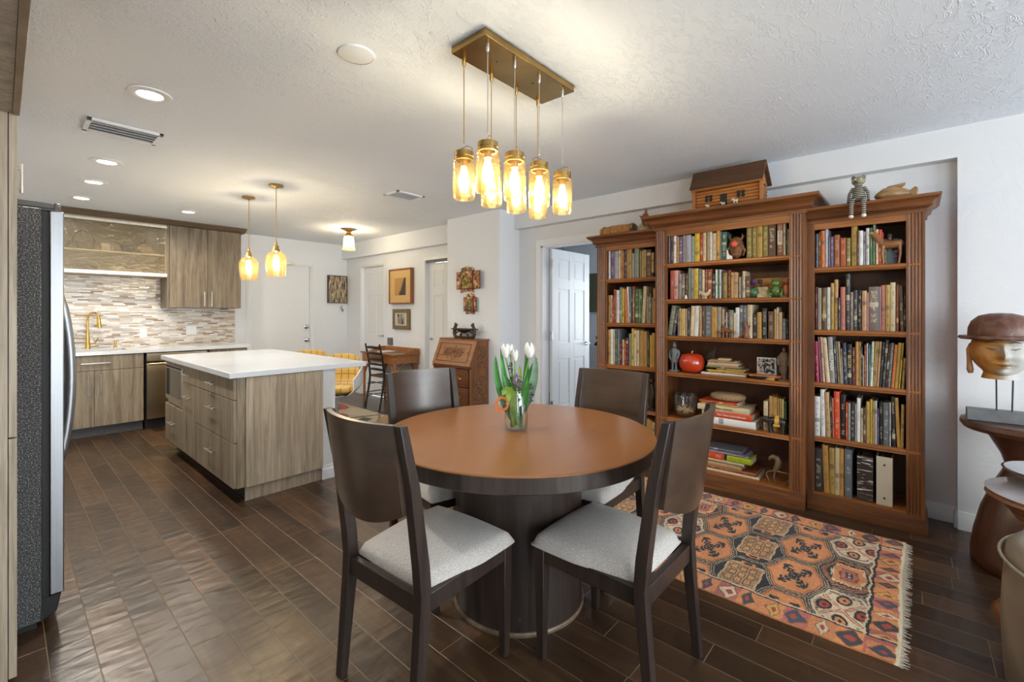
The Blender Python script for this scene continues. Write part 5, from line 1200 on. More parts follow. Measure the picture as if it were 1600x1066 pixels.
MB().lathe([(0, 0), (.085, 0), (.118, .012), (.125, .026), (.120, .042), (.10, .054), (.05, .058), (0, .059)], n=40, cap=False, sx=.75, sy=1.0).build('body', M_straw, t, smooth=50)
# upright books at the right of shelf five
g5b = 'upright books at the pilaster end of the fifth shelf, centre bookcase'
for (px_y, dy, h, col, lb) in [(.795, .027, .205, 'cream', 'cream spined book with red patch, first of the fifth shelf uprights'), (.762, .022, .245, 'ochre', 'taller ochre book behind the elephant figure'), (.737, .024, .240, 'amber', 'amber book behind the elephant saddle'),
        (.716, .012, .235, 'tan', 'thin tan book just right of the amber one, fifth shelf'), (.702, .010, .235, 'yellow', 'thin yellow book on the fifth shelf behind the elephant'), (.688, .012, .232, 'cream', 'thin cream book behind the elephant rump'), (.672, .012, .220, 'green', 'green edged book against the pilaster, fifth shelf')]:
    add_book(3.60+.08, px_y, z5+h/2+.001, .16, dy, h, col, lb, g5b, (math.radians(0), 0, 0))
g6 = 'books stacked on the bottom shelf of the centre bookcase'
def Lc(s): return s+' stacked on the lowest centre shelf'
zb = stack([(-.02, .40, .24, .020, 'cream', Lc('long cream magazine at the very bottom'), 2), (-.01, .385, .24, .024, 'russet', Lc('russet book second from the bottom'), 1), (.045, .31, .19, .026, 'tan', Lc('tan book with dark lettering'), 0),
     (.03, .335, .22, .010, 'taupe', Lc('thin grey-brown book'), -2), (.03, .31, .17, .012, 'cream', Lc('cream booklet under the red and lime ones'), 1)], 1.055, .1165, 3.565, '', g6)
o = add_book(3.565+.09, 1.145, zb+.024, .18, .046, .15, 'vermilion', Lc('red book side by side with the lime green one'), g6, (PI/2, 0, 0))
PAL['lime'] = (.42, .50, .03)
o = add_book(3.565+.08, .962, zb+.021, .16, .040, .165, 'lime', Lc('lime green book'), g6, (PI/2, 0, 0))
zc_ = zb+.048
stack([(.0, .30, .16, .010, 'lavender', Lc('lavender booklet lying across the lime book'), 1), (-.0, .28, .17, .011, 'purple', Lc('purple striped booklet'), -2), (.02, .26, .18, .013, 'slate', Lc('dark slate book topmost'), 2)], 1.055, zc_, 3.575, '', g6)
o.location.z += .004
# binders
def binder(label, y, w_, h, mat, d=.27):
    t = thing('ring_binder', label, 'binder', (3.634, y, .1168))
    MB().box(0, -w_/2, 0, .004, w_/2, h).build('spine', mat, t, bevel=.001)
    m = MB(); m.box(.004, -w_/2, 0, d, -w_/2+.003, h).box(.004, w_/2-.003, 0, d, w_/2, h); m.build('cover', mat, t)
    MB().box(.03, -w_/2+.006, .01, d-.01, w_/2-.012, h-.035).build('paper', M_paper, t)
    m = MB()
    for z in (.045, h-.05): m.lathe([(.0, 0), (.006, 0), (.006, .002), (0, .002)], n=14, cap=False, M=T(-.0005, 0, z) @ Matrix.Rotation(-PI/2, 4, 'Y'))
    m.build('rivet', M_dark, t, smooth=40)
zt = NT('zebra_plastic'); f = zt.noise(zt.scale(zt.coord(), (3, 3, 30)), 1.6, 1, .4, 2.0)
zt.P(col=zt.ramp(f, [(.57, (.035, .025, .022)), (.61, (.55, .54, .53))]), rough=.2, coat=.5)
binder('thick ring binder with black and white zebra pattern on the bottom shelf', .240, .080, .285, zt.m)
binder('thick cream ring binder beside the zebra one on the bottom shelf', .145, .078, .30, plain('cream_binder_vinyl', (.56, .50, .38), .45, var=.06, nscale=6))
# ---------------------------------------------------------------- figures and ornaments on the bookcases
def animal(mb, L, H, leg=.5, neck=((.0, .0, 0),), nr=.02, head=.03, hl=.05, br=.05, tail=None, ears=True, sq=1.0, lt=.012, mi=0):
    """a small quadruped in local coords: length along +y (head at +y), feet on z=0, single connected mesh"""
    bz = H*leg+br
    mb.tube([(0, -L/2, bz), (0, -L/2+L*.12, bz+.004), (0, -L*.15, bz), (0, L*.2, bz+.004), (0, L/2, bz+.004)], [br*.45, br*.95, br*.82, br, br*.55], 12, mi, flat=1.1)
    for sx in (-1, 1):
        for sy, k in ((-1, 1), (1, -1)):
            y = sy*(L/2-br*.7); mb.tube([(sx*br*.5, y, bz-br*.2), (sx*br*.55, y+.10*L*sy*.3, bz*.55), (sx*br*.55, y-.02*L*sy, .012), (sx*br*.55, y+lt*.6, 0.0005)], [lt*1.7, lt*1.1, lt*.8, lt], 8, mi)
    pts = [(0, L/2-br*.6, bz+br*.2)]+[(0, L/2+a, bz+b) for a, b, _ in neck]; mb.tube(pts, [br*.8]+[nr]*(len(pts)-1), 10, mi)
    hx, hz = pts[-1][1], pts[-1][2]
    mb.tube([(0, hx-head*.3, hz+head*.1), (0, hx+hl*.3, hz), (0, hx+hl, hz-head*.55)], [head*.8, head*.75, head*.42], 10, mi)
    if ears:
        for sx in (-1, 1): mb.tube([(sx*head*.5, hx-head*.1, hz+head*.5), (sx*head*.7, hx-head*.3, hz+head*1.3)], [head*.28, head*.08], 6, mi)
    if tail: mb.tube([(0, -L/2, bz), (0, -L/2-tail*.5, bz-.0), (0, -L/2-tail*.7, bz-tail)], [lt*.7, lt*.5, lt*.4], 6, mi)
    return mb
# carved horse in front of the right bookcase's top shelf, head toward +y
t = thing('carved_horse', 'brown and white carved wooden horse on the top shelf, right bookcase', 'figurine', (3.645, .112, 1.611))
hb = NT('painted_horse_wood'); f = hb.noise(hb.coord(), 14, 2, .5, 1); hb.P(col=hb.ramp(f, [(.44, (.24, .10, .035)), (.60, (.30, .14, .05)), (.66, (.62, .60, .55))]), rough=.35)
animal(MB(), .115, .17, .55, ((.01, .045, 0), (.025, .075, 0)), .022, .020, .045, .026, .05, True, lt=.007).build('body', hb.m, t, smooth=60)
# striped cat sitting on the crown edge
t = thing('sitting_cat_figure', 'striped wooden cat figure sitting on the bookcase edge, legs dangling', 'figurine', (3.575, .268, 2.0))
st = NT('black_cream_stripes'); x, y, z = st.xyz(st.coord()); s_ = st.math('SINE', st.math('ADD', st.math('MULTIPLY', z, 520.0), st.math('MULTIPLY', st.noise(st.coord(), 20, 1), 3.0)))
st.P(col=st.ramp(s_, [(.45, (.02, .02, .022)), (.55, (.50, .45, .34))]), rough=.4)
MB().lathe([(.0, 0), (.036, .003), (.038, .03), (.030, .07), (.022, .098), (.018, .11)], (0, 0, 0), 20).build('torso', st.m, t, smooth=60)
m = MB()
for s in (-1, 1): m.tube([(-.012, s*.018, .014), (-.065, s*.026, .010), (-.072, s*.030, -.02), (-.072, s*.031, -.085)], [.015, .014, .012, .011], 10)
m.build('leg', st.m, t, smooth=60)
m = MB()
for s in (-1, 1): m.tube([(0, s*.026, .095), (-.004, s*.046, .06), (-.016, s*.050, .018), (-.022, s*.050, .004)], [.010, .009, .008, .008], 8)
m.build('arm', st.m, t, smooth=60)
m = MB(); m.ball((-.004, 0, .135), (.030, .036, .029), 16)
for s in (-1, 1): m.lathe([(.014, 0), (.010, .014), (.0, .024)], (0, s*.025, .152), 10)
m.ball((-.034, 0, .128), (.010, .012, .009), 10); m.build('head', plain('patchy_cat_face', (.22, .20, .13), .4, var=.8, nscale=30), t, smooth=60)
m = MB()
for s in (-1, 1): m.ball((-.078, s*.031, -.095), (.017, .014, .011), 12); m.ball((-.031, s*.014, .142), .005, 8)
m.build('paw', M_cer, t, smooth=60)
# wooden fish
t = thing('wooden_fish', 'polished carved wooden fish lying on the right bookcase crown', 'figurine', (3.65, .10, 2.0)); t.scale = (1, 1, 1.18)
fw = wood('fish_wood', (.22, .10, .035), (.46, .30, .12), 'y', .28, coat=.4)
m = MB(); m.tube([(0, .095, .030), (0, .085, .032), (0, .05, .036), (0, .0, .038), (0, -.045, .034), (0, -.072, .032)], [.004, .016, .036, .040, .026, .014], 18, flat=.95)
m.build('body', fw, t, smooth=60)
m = MB(); m.prism([(-.065, .028), (-.075, .046), (-.10, .062), (-.112, .048), (-.108, .016), (-.098, .008), (-.08, .016)], 'x', -.006, .006); m.build('tail_fin', fw, t, bevel=.004)
m = MB(); m.prism([(.055, .060), (.03, .078), (-.058, .088), (-.052, .072), (-.03, .060)], 'x', -.005, .005); m.build('dorsal_fin', fw, t, bevel=.003)
# log house on the centre bookcase
M_log = wood('orange_log_wall', (.26, .09, .02), (.50, .20, .05), 'y', .45); M_shin = wood('dark_shingle_roof', (.06, .028, .012), (.13, .060, .026), 'y', .7)
t = thing('toy_log_house', 'wooden toy log house with tall sloping roof on the centre bookcase', 'model house', (3.66, 1.045, 2.0855)); t.scale = (1, .93, 1.14)
MB().box(-.14, -.30, 0, .16, .30, .010).build('base_board', plain('dark_green_board', (.06, .055, .035), .7), t)
m = MB()
for k in range(6): m.tube([(-.062, -.225, .024+k*.021), (-.062, .245, .024+k*.021)], .0115, 8)
for yy in (-.225, .245):
    for k in range(6): m.tube([(-.062, yy, .024+k*.021), (.13, yy, .024+k*.021)], .0115, 8)
m.box(-.055, -.222, .01, .13, .242, .14); m.build('log_wall', M_log, t, smooth=50)
m = MB()
for yy in (-.245, .262): m.box(-.092, yy-.012, .01, -.068, yy+.012, .150)
m.box(-.10, -.262, .140, -.066, .280, .160); m.build('porch_post', M_log, t, bevel=.002)
m = MB(); m.prism([(-.112, .150), (-.106, .158), (-.02, .285), (.0, .288), (.16, .160), (.16, .15), (0, .265)], 'y', -.262, .290); m.build('roof', M_shin, t, bevel=.001)
m = MB(); m.prism([(-.06, .145), (-.005, .262), (.13, .145)], 'y', -.236, -.228); m.prism([(-.06, .145), (-.005, .262), (.13, .145)], 'y', .248, .256); m.build('gable', M_log, t)
for wins in (((.118, .140), (.150, .172)), ((-.125, -.103), (-.092, -.070))):
    m = MB()
    for y0, y1 in wins: m.box(-.0755, y0, .062, -.070, y1, .105)
    m.box(-.0745, wins[0][0], .102, -.070, wins[1][1], .105); m.build('house_window', M_black, t)
MB().box(-.0755, .005, .020, -.070, .055, .10).build('doorway', M_black, t)
for yy, s, lb in ((.13, 1.0, 'tiny white animal figure at the roof-low end of the log house'), (.02, 1.1, 'tiny white animal figure standing by the log house doorway'), (-.065, 1.5, 'larger tiny white horned animal figure under the log house windows')):
    q = thing('toy_animal', lb, 'figurine', (3.66-.108, 1.045+yy, 2.0985), 0, 'tiny white animals at the log house')
    animal(MB(), .022*s, .03*s, .4, ((.001, .008*s, 0),), .005*s, .006*s, .010*s, .007*s, None, True, lt=.002*s).build('body', M_cer, q, smooth=60)
# left bookcase top: wooden basket-like fish, rooster and small figure
t = thing('wicker_case', 'orange-brown woven case lying on the left bookcase crown', 'basket', (3.70, 2.0, 2.0))
M_wov = plain('orange_woven_bark', (.42, .19, .05), .5, var=.45, nscale=70, bump=.5)
m = MB(); m.tube([(0, -.16, .048), (0, -.145, .048), (0, .0, .052), (0, .15, .046), (0, .17, .046), (0, .175, .046)], [.046, .050, .053, .050, .046, .036], 24, flat=.95); m.build('body', M_wov, t, smooth=50)
m = MB(); 
for yy in (-.13, .06, .14): m.tube([(.052*math.cos(a), yy, .049+.0505*math.sin(a)) for a in [2*PI*k/24 for k in range(25)]], .003, 6)
m.build('binding', plain('dark_binding', (.18, .08, .03), .6), t, smooth=50)
t = thing('carved_bird_figure', 'carved figure in pale robe with brown crested bird head, left bookcase crown', 'figurine', (3.62, 1.705, 2.0))
MB().lathe([(.065, 0), (.05, .03), (.032, .08), (.022, .105), (0, .11)], n=18).build('robe', plain('ochre_grey_robe', (.36, .30, .18), .7, var=.4, nscale=30), t, smooth=60)
m = MB(); m.ball((-.006, 0, .125), (.024, .028, .028), 14); m.tube([(-.01, .02, .12), (-.03, .045, .13)], [.010, .003]); m.tube([(0, 0, .145), (0, -.004, .172), (-.01, .006, .188)], [.014, .011, .004]); m.tube([(-.02, .02, .10), (-.05, .0, .06), (-.06, -.02, .03)], [.010, .009, .006]); m.build('head', plain('dark_red_wood', (.20, .055, .025), .5, var=.6, nscale=40), t, smooth=60)
t = thing('dark_carved_figure', 'tiny dark carved figure between the woven case and the robed figure', 'figurine', (3.585, 1.80, 2.0))
m = MB(); m.lathe([(.026, 0), (.024, .02), (.012, .045), (.008, .065), (0, .085)], n=12); m.tube([(0, .03, .004), (0, .02, .03)], [.012, .008]); m.build('body', M_dark, t, smooth=60)
# carved mask and card, centre top shelf
t = thing('carved_mask', 'brown carved mask with a round red spot, centre bookcase top shelf', 'mask', (3.585, .985, 1.7028))
m = MB(); m.ball((0, 0, .085), (.026, .055, .082), 18)
for s in (-1, 1): m.tube([(0, s*.03, .14), (0, s*.048, .165), (0, s*.040, .185)], [.012, .009, .004]); m.tube([(-.01, s*.045, .09), (-.014, s*.062, .06), (-.01, s*.05, .02)], [.010, .009, .006])
m.build('face', M_carve, t, smooth=60)
m = MB(); m.lathe([(0, 0), (.022, 0), (.018, .008), (0, .011)], n=20, cap=False, M=T(-.024, .006, .112) @ Matrix.Rotation(-PI/2, 4, 'Y')); m.build('red_spot', plain('coral_spot', (.75, .10, .06), .5), t, smooth=50)
t = thing('paper_card', 'white cut-out card leaning before the carved mask', 'card', (3.556, 1.022, 1.7028))
MB().prism([(.02, 0), (.02, .075), (.012, .068), (.004, .035), (-.016, .024), (-.022, 0)], 'x', -.001, .001).build('card', M_ink, t)
# second shelf figures
t = thing('rooster_figure', 'cream and red rooster figurine in front of the second shelf books', 'figurine', (3.540, 1.19, 1.4185))
m = MB(); m.tube([(0, .030, .050), (0, .018, .036), (0, -.004, .028), (0, -.022, .040), (0, -.032, .060), (0, -.034, .070)], [.012, .016, .019, .014, .008, .007], 12); m.tube([(0, .025, .045), (0, .04, .055), (0, .040, .03)], [.012, .010, .006]); m.tube([(0, -.002, .02), (0, -.002, 0)], [.006, .010]); m.build('body', plain('cream_rooster', (.62, .50, .30), .35, var=.2), t, smooth=60)
m = MB(); m.tube([(0, -.034, .075), (0, -.030, .083), (0, -.038, .086)], [.006, .005, .003]); m.ball((0, -.040, .060), .004); m.build('comb', plain('rooster_red', (.5, .05, .03), .4), t, smooth=60)
t = thing('bud_vase', 'tiny cream figure before the sage book, second shelf', 'figurine', (3.537, 1.335, 1.4185)); MB().lathe([(.009, 0), (.012, .008), (.006, .02), (.008, .026), (0, .032)], n=14).build('body', M_cer, t, smooth=50)
def frog(t, g, s=1):
    m = MB(); m.ball((0, 0, .045*s), (.03*s, .034*s, .042*s), 16); m.ball((-.006*s, 0, .10*s), (.024*s, .032*s, .022*s), 14)
    for q in (-1, 1): m.ball((-.006*s, q*.016*s, .122*s), .009*s, 10); m.tube([(0, q*.03*s, .06*s), (-.02*s, q*.045*s, .04*s), (-.03*s, q*.035*s, .02*s)], [.010*s, .008*s, .006*s]); m.tube([(0, q*.02*s, .015*s), (-.02*s, q*.04*s, .03*s), (-.025*s, q*.04*s, .002)], [.013*s, .011*s, .008*s])
    return m.build('body', g, t, smooth=60)
M_frog = plain('green_glazed_frog', (.10, .17, .04), .3, var=.6, nscale=22)
t = thing('frog_pot', 'round dark green pot stuffed with purple and yellow paper flowers', 'pot', (3.60, .875, 1.4185))
MB().lathe([(.02, 0), (.038, .015), (.042, .04), (.034, .066), (.030, .07)], n=22).build('body', plain('dark_green_pot', (.05, .11, .04), .35, var=.4), t, smooth=50)
m = MB()
for k in range(16): a = R.uniform(.2, 1.3); b = R.uniform(-.8, 1.6); m.tube([(0, 0, .06), (-.02*math.cos(b), .02+.05*math.sin(a)*.5, .09), (-.02+R.uniform(-.02, .02), R.uniform(-.03, .09), R.uniform(.08, .135))], [.004, .004, .007], 6)
m.build('flowers', plain('purple_paper', (.10, .04, .14), .6, var=.9, nscale=26), t, smooth=50)
t = thing('frog_figure', 'green ceramic frog standing at the end of the second shelf', 'figurine', (3.585, .728, 1.4185)); frog(t, M_frog, .98)
t = thing('red_figure', 'red and green painted figure squeezed beside the frog, second shelf', 'figurine', (3.60, .668, 1.4185))
m = MB(); m.lathe([(.026, 0), (.028, .03), (.020, .07), (.012, .088), (.020, .10), (.018, .122), (0, .135)], n=18); m.build('body', plain('red_green_paint', (.36, .12, .05), .4, var=.9, nscale=30), t, smooth=50)
t = thing('painted_box', 'orange painted wooden box behind the frogs on the second shelf', 'box', (3.72, .805, 1.4185)); MB().box(-.02, -.155, 0, .12, .155, .145).build('body', plain('orange_painted_wood', (.50, .22, .04), .5, var=.4, nscale=8), t, bevel=.002)
t = thing('little_village_figure', 'cream stepped miniature village between the pot and the frog', 'figurine', (3.60, .800, 1.4185))
m = MB(); m.box(-.02, -.045, 0, .03, .045, .03).box(-.01, -.035, .03, .03, .05, .055).box(0, -.02, .055, .03, .055, .075); m.build('steps', plain('cream_clay', (.52, .42, .24), .6, var=.4, nscale=30), t, bevel=.002)
m = MB(); m.ball((0, .03, .115), .016, 12); m.tube([(0, .03, .105), (0, .02, .076)], [.008, .008]); m.build('figure', M_dark, t, smooth=50)
# third shelf
for yy, s, lb in ((1.075, 1.0, 'small chestnut horse figurine standing on the third shelf'), (1.020, 1.2, 'darker brown horse figurine behind the small chestnut one')):
    t = thing('horse_figurine', lb, 'figurine', (3.545 if s == 1 else 3.548, yy, 1.1285)); 
    animal(MB(), .042*s, .06*s, .5, ((.004*s, .018*s, 0), (.010*s, .028*s, 0)), .007*s, .007*s, .014*s, .009*s, .02*s, True, lt=.0035*s).build('body', plain('chestnut_glaze', (.26, .09, .03), .35, var=.3), t, smooth=60)
    t.rotation_euler[2] = PI if s == 1 else 0
t = thing('carved_dancer', 'red-brown twisted carved figure before the third shelf books', 'figurine', (3.548, .905, 1.1285))
m = MB(); m.tube([(0, 0, .0), (0, .006, .04), (0, .0, .07), (0, .012, .10)], [.022, .014, .012, .009]); m.tube([(0, .0, .045), (0, .035, .02), (0, .05, .0)], [.010, .008, .006]); m.tube([(0, -.005, .06), (0, -.02, .09)], [.008, .005]); m.ball((0, .014, .108), .012, 10); m.build('body', plain('red_brown_carving', (.22, .08, .05), .5, var=.5, nscale=60), t, smooth=60)
# fourth shelf: statue, red apple, tile, dishes, robed figure
t = thing('warrior_statue', 'grey clay standing warrior statue at the corner of the fourth shelf', 'figurine', (3.60, 1.452, .8405))
m = MB(); m.box(-.025, -.032, 0, .025, .032, .012)
for s in (-1, 1): m.tube([(0, s*.015, .012), (0, s*.014, .04), (0, s*.013, .085)], [.011, .009, .013])
m.lathe([(.030, .072), (.033, .085), (.026, .12), (.030, .165), (.022, .182), (.010, .188)], n=18, sx=.75)
for s in (-1, 1): m.tube([(0, s*.028, .172), (0, s*.038, .14), (-.012, s*.034, .11), (-.022, s*.020, .10)], [.012, .010, .009, .008])
m.ball((0, 0, .208), (.015, .015, .019), 14); m.ball((.002, .004, .230), .008, 10); m.build('body', M_stone, t, smooth=55)
t = thing('red_apple_ornament', 'big glossy red ceramic apple on the fourth shelf of the centre bookcase', 'ornament', (3.635, 1.325, .8405))
MB().lathe([(0, .008), (.035, 0), (.074, .012), (.096, .055), (.096, .095), (.076, .138), (.040, .152), (.015, .146), (0, .138)], n=40, cap=False).build('body', M_apple, t, smooth=60)
MB().tube([(0, 0, .138), (0, -.002, .160), (.002, -.005, .168)], [.006, .005, .007], 8).build('stem', M_stem, t, smooth=50)
t = thing('bronze_leaf', 'dark pointed leaf shape rising between the apple and the booklets', 'ornament', (3.73, 1.235, .8405))
MB().prism([(.04, 0), (-.04, 0), (-.05, .12), (-.06, .20), (0, .14), (.03, .07)], 'x', -.004, .004).build('blade', M_dark, t, bevel=.002)
t = thing('framed_tile', 'square blue and gold mosaic tile standing on the fourth shelf', 'tile', (3.61, .790, .873), .0)
MB().box(-.008, -.062, 0, .008, .062, .122).build('frame', plain('silver_mosaic_frame', (.35, .36, .34), .35, var=.7, nscale=60), t, bevel=.003)
fm = NT('blue_gold_enamel'); f = fm.noise(fm.coord(), 38, 2, .5, 1); fm.P(col=fm.ramp(f, [(.36, (.02, .02, .03)), (.45, (.05, .10, .20)), (.52, (.55, .36, .08)), (.6, (.10, .13, .16)), (.68, (.6, .55, .42))], 'CONSTANT'), rough=.2)
MB().box(-.011, -.05, .011, -.008, .05, .111).build('picture', fm.m, t)
t = thing('orange_dish', 'flat orange and dark wooden dish carrying the mosaic tile', 'dish', (3.62, .795, .8405))
MB().box(-.05, -.06, .0, .05, .05, .014).build('block', plain('yellow_block', (.48, .33, .12), .6), t)
MB().prism([(-.105, .024), (-.09, .014), (.09, .014), (.11, .026), (.10, .031), (-.10, .031)], 'x', -.05, .05).build('plate', plain('orange_lacquer', (.42, .12, .03), .4, var=.4), t, bevel=.002)
C.objects['framed_tile'].location.z = .8405+.0315
t = thing('black_bowl', 'small black oval bowl in front of the orange dish', 'bowl', (3.553, .822, .8405))
MB().lathe([(.018, 0), (.036, .008), (.048, .020), (.045, .020), (.03, .008), (0, .005)], n=28, sx=.32, sy=1.1).build('body', M_black, t, smooth=50)
t = thing('robed_statue', 'brown clay robed statue without visible head at the fourth shelf end', 'figurine', (3.60, .680, .8405))
m = MB(); m.box(-.022, -.030, 0, .022, .030, .01); m.lathe([(.018, .01), (.020, .05), (.030, .06), (.027, .12), (.033, .165), (.024, .19), (.008, .2)], n=18, sx=.8)
for s in (-1, 1): m.tube([(0, s*.028, .17), (-.006, s*.036, .12), (-.02, s*.018, .105)], [.013, .012, .010])
m.ball((0, 0, .212), (.013, .013, .017), 12); m.build('body', M_clay, t, smooth=55)
# fifth shelf: glass bowl with sticks, elephant
t = thing('glass_bowl', 'clear ribbed glass bowl with a bundle of pale sticks inside', 'bowl', (3.625, 1.375, .4785))
MB().lathe([(0, 0), (.045, .002), (.075, .03), (.092, .085), (.095, .185), (.092, .185), (.089, .085), (.072, .032), (.043, .008), (0, .007)], n=40, cap=False).build('body', M_clear, t, smooth=50)
m = MB()
for z in (.13, .144, .158, .172): m.tube([(.0955*math.cos(2*PI*k/36), .0955*math.sin(2*PI*k/36), z) for k in range(37)], .0018, 6)
m.build('rib', M_clear, t, smooth=50)
st_ = thing('stick_bundle', 'pale wooden sticks crossing in a star inside the glass bowl', 'sticks', (3.625, 1.375, .4785))
m = MB()
for k, (a, b) in enumerate(((0, -.052), (35, -.05), (70, -.05), (105, -.05), (140, -.05), (165, -.052), (90, .02), (20, .03))):
    an = math.radians(a); dx = .066*math.cos(an); m.tube([(0.01*math.sin(an), -dx*.95, .022+.03*abs(math.cos(an))), (0, 0, .062), (-.01*math.sin(an), dx*.95, .060+.045*math.sin(an))], .0038, 6)
m.build('stick', plain('pale_wood_stick', (.62, .46, .24), .5), st_, smooth=50)
t = thing('elephant_figure', 'dark wooden elephant with yellow saddle cloth on the fifth shelf', 'figurine', (3.565, .722, .4785))
m = MB(); bz = .078
m.tube([(0, -.062, bz-.006), (0, -.05, bz), (0, 0, bz+.006), (0, .042, bz+.004), (0, .052, bz)], [.014, .026, .028, .024, .015], 14)
for sy in (-.046, .034):
    for sx in (-1, 1): m.tube([(sx*.013, sy, bz), (sx*.014, sy+.003, .04), (sx*.014, sy-.004*(1 if sy > 0 else -1), .0)], [.016, .011, .012], 10)
m.ball((0, .070, bz+.010), (.019, .020, .022), 14); m.tube([(0, .082, bz), (0, .094, bz-.025), (0, .088, bz-.05), (0, .078, bz-.056)], [.010, .007, .006, .004], 8)
for s in (-1, 1): m.ball((s*.018, .060, bz+.008), (.004, .016, .020), 10)
m.tube([(0, -.066, bz), (0, -.075, bz-.035)], [.004, .003]); m.build('body', M_dark, t, smooth=60)
m = MB(); m.lathe([(.0295, -.014), (.0305, 0), (.0295, .014)], n=24, cap=False, M=T(0, -.008, bz+.004) @ Matrix.Rotation(PI/2, 4, 'X')); m.box(-.032, -.028, bz-.028, -.029, .012, bz-.012).box(-.012, -.018, bz+.030, .012, .004, bz+.044); m.build('saddle_cloth', plain('yellow_saddle', (.55, .32, .06), .5), t, smooth=50)
# bottom shelf antelope with horn-like stand
t = thing('horned_animal_figure', 'brown bent-necked bird figure with looping legs on the bottom shelf', 'figurine', (3.61, .73, .117))
M_horn = plain('mottled_horn', (.16, .11, .06), .35, var=.4, nscale=24)
MB().tube([(0, .046, .150), (0, .040, .168), (0, .022, .182), (0, -.004, .176), (0, -.014, .150), (0, -.008, .118), (0, .006, .096), (0, .008, .076)], [.004, .010, .017, .019, .021, .022, .016, .010], 14).build('neck', M_horn, t, smooth=60)
m = MB(); m.tube([(0, .008, .085), (-.008, -.05, .086), (-.01, -.085, .080), (-.01, -.078, .04), (-.012, -.048, .002)], [.006, .004, .004, .004, .004], 8)
m.tube([(0, .008, .082), (-.02, .012, .04), (-.024, -.01, .002)], [.006, .004, .004], 8); m.tube([(0, .012, .085), (-.005, .055, .07), (-.01, .062, .05), (-.01, .038, .002)], [.006, .004, .004, .004], 8); m.build('leg', M_horn, t, smooth=60)
# small things left case
t = thing('dark_ball_ornament', 'little black ball ornament at the end of the left top shelf', 'ornament', (3.622, 1.637, 1.6112)); MB().ball((0, 0, .018), .018, 16).build('body', M_black, t, smooth=60)
t = thing('dark_sculpture', 'dark bronze sculpture on the fourth shelf of the left bookcase', 'sculpture', (3.66, 1.66, .488))
m = MB(); m.box(-.05, -.03, 0, .05, .03, .015); m.tube([(0, 0, .012), (0, .012, .08), (0, -.01, .15), (0, .01, .22)], [.02, .034, .025, .012], 12); m.ball((0, .01, .245), .022, 12); m.build('body', M_dark, t, smooth=60)
t = thing('sideways_booklets', 'small blue-grey box behind the carved horse, right bookcase top shelf', 'box', (3.72, .118, 1.6112)); MB().box(-.02, -.02, 0, .04, .018, .09).build('body', plain('blue_grey_card', (.22, .28, .34), .6), t, bevel=.002)
# ---------------------------------------------------------------- secretary desk and wall ornaments
t = thing('secretary_desk', 'carved slant-front wooden secretary desk against the white pier', 'desk', (3.34, 3.56, 0)); W_, D_ = .63, .275
prof = [(0, .06), (0, .715), (.115, .995), (.115, 1.0), (D_, 1.0), (D_, .06)]
m = MB()
for y0, y1 in ((0, .02), (W_-.02, W_)): m.prism(prof, 'y', y0, y1)
m.box(.02, .02, .06, D_, W_-.02, .70); m.box(.13, .02, .70, D_, W_-.02, 1.0); m.build('body', M_secr, t, bevel=.002)
MB().box(.100, -.012, 1.0, D_+.004, W_+.012, 1.018).build('top', M_secr, t, bevel=.003)
a = math.atan2(.115, .28)
L = Matrix.Translation((-.008, 0, .725)) @ Matrix.Rotation(a, 4, 'Y')
MB().box(-.014, .0, 0, .004, W_, .296, M=L).build('slant_lid', wood('golden_lid', (.20, .075, .022), (.38, .16, .05), 'y', .4), t, bevel=.003)
m = MB()
for y0, y1, z0, z1 in ((.06, W_-.06, .040, .046), (.06, W_-.06, .250, .256), (.06, .066, .040, .256), (W_-.066, W_-.06, .040, .256)): m.box(-.018, y0, z0, -.013, y1, z1, M=L)
m.build('lid_molding', M_dark, t)
m = MB(); m.box(-.0145, .17, .10, -.013, .47, .20, M=L)
for k in range(60):
    yy, zz = .32+R.gauss(0, .085), .148+R.gauss(0, .032); m.ball((-.014, yy, zz), (.004, R.uniform(.008, .022), R.uniform(.006, .014)), 8, M=L)
m.build('lid_carving', M_carve, t, smooth=50)
MB().box(-.010, -.004, .700, .02, W_+.004, .722).build('lid_rail', M_secrd, t, bevel=.003)
for z0, z1 in ((.50, .69), (.285, .49), (.075, .275)):
    d = MB().box(-.010, .035, z0, .02, W_-.035, z1).build('drawer', M_secrd, t, bevel=.004)
    MB().box(-.016, .065, z0+.03, -.009, W_-.065, z1-.03).build('raised_field', M_secrd, d, bevel=.005)
    m = MB()
    for yy in (.16, W_-.16): m.box(-.020, yy-.03, (z0+z1)/2-.006, -.016, yy+.03, (z0+z1)/2+.012); m.tube([(-.018, yy-.025, (z0+z1)/2), (-.032, yy, (z0+z1)/2-.012), (-.018, yy+.025, (z0+z1)/2)], .0035, 6)
    m.build('pull', M_brass, d, smooth=40)
for (z0, z1, x0, x1) in ((.10, .62, .04, D_-.035), (.70, .94, .11, D_-.03)):
    MB().box(x0, -.005, z0, x1, .0, z1).build('side_panel', M_carve, t, bevel=.002)
m = MB()
for x in (0, D_-.05):
    for y in (0, W_-.05): m.prism([(x, .06), (x+.05, .06), (x+.04, 0), (x+.008, 0)], 'y', y, y+.05)
m.build('foot', M_secr, t, bevel=.003)
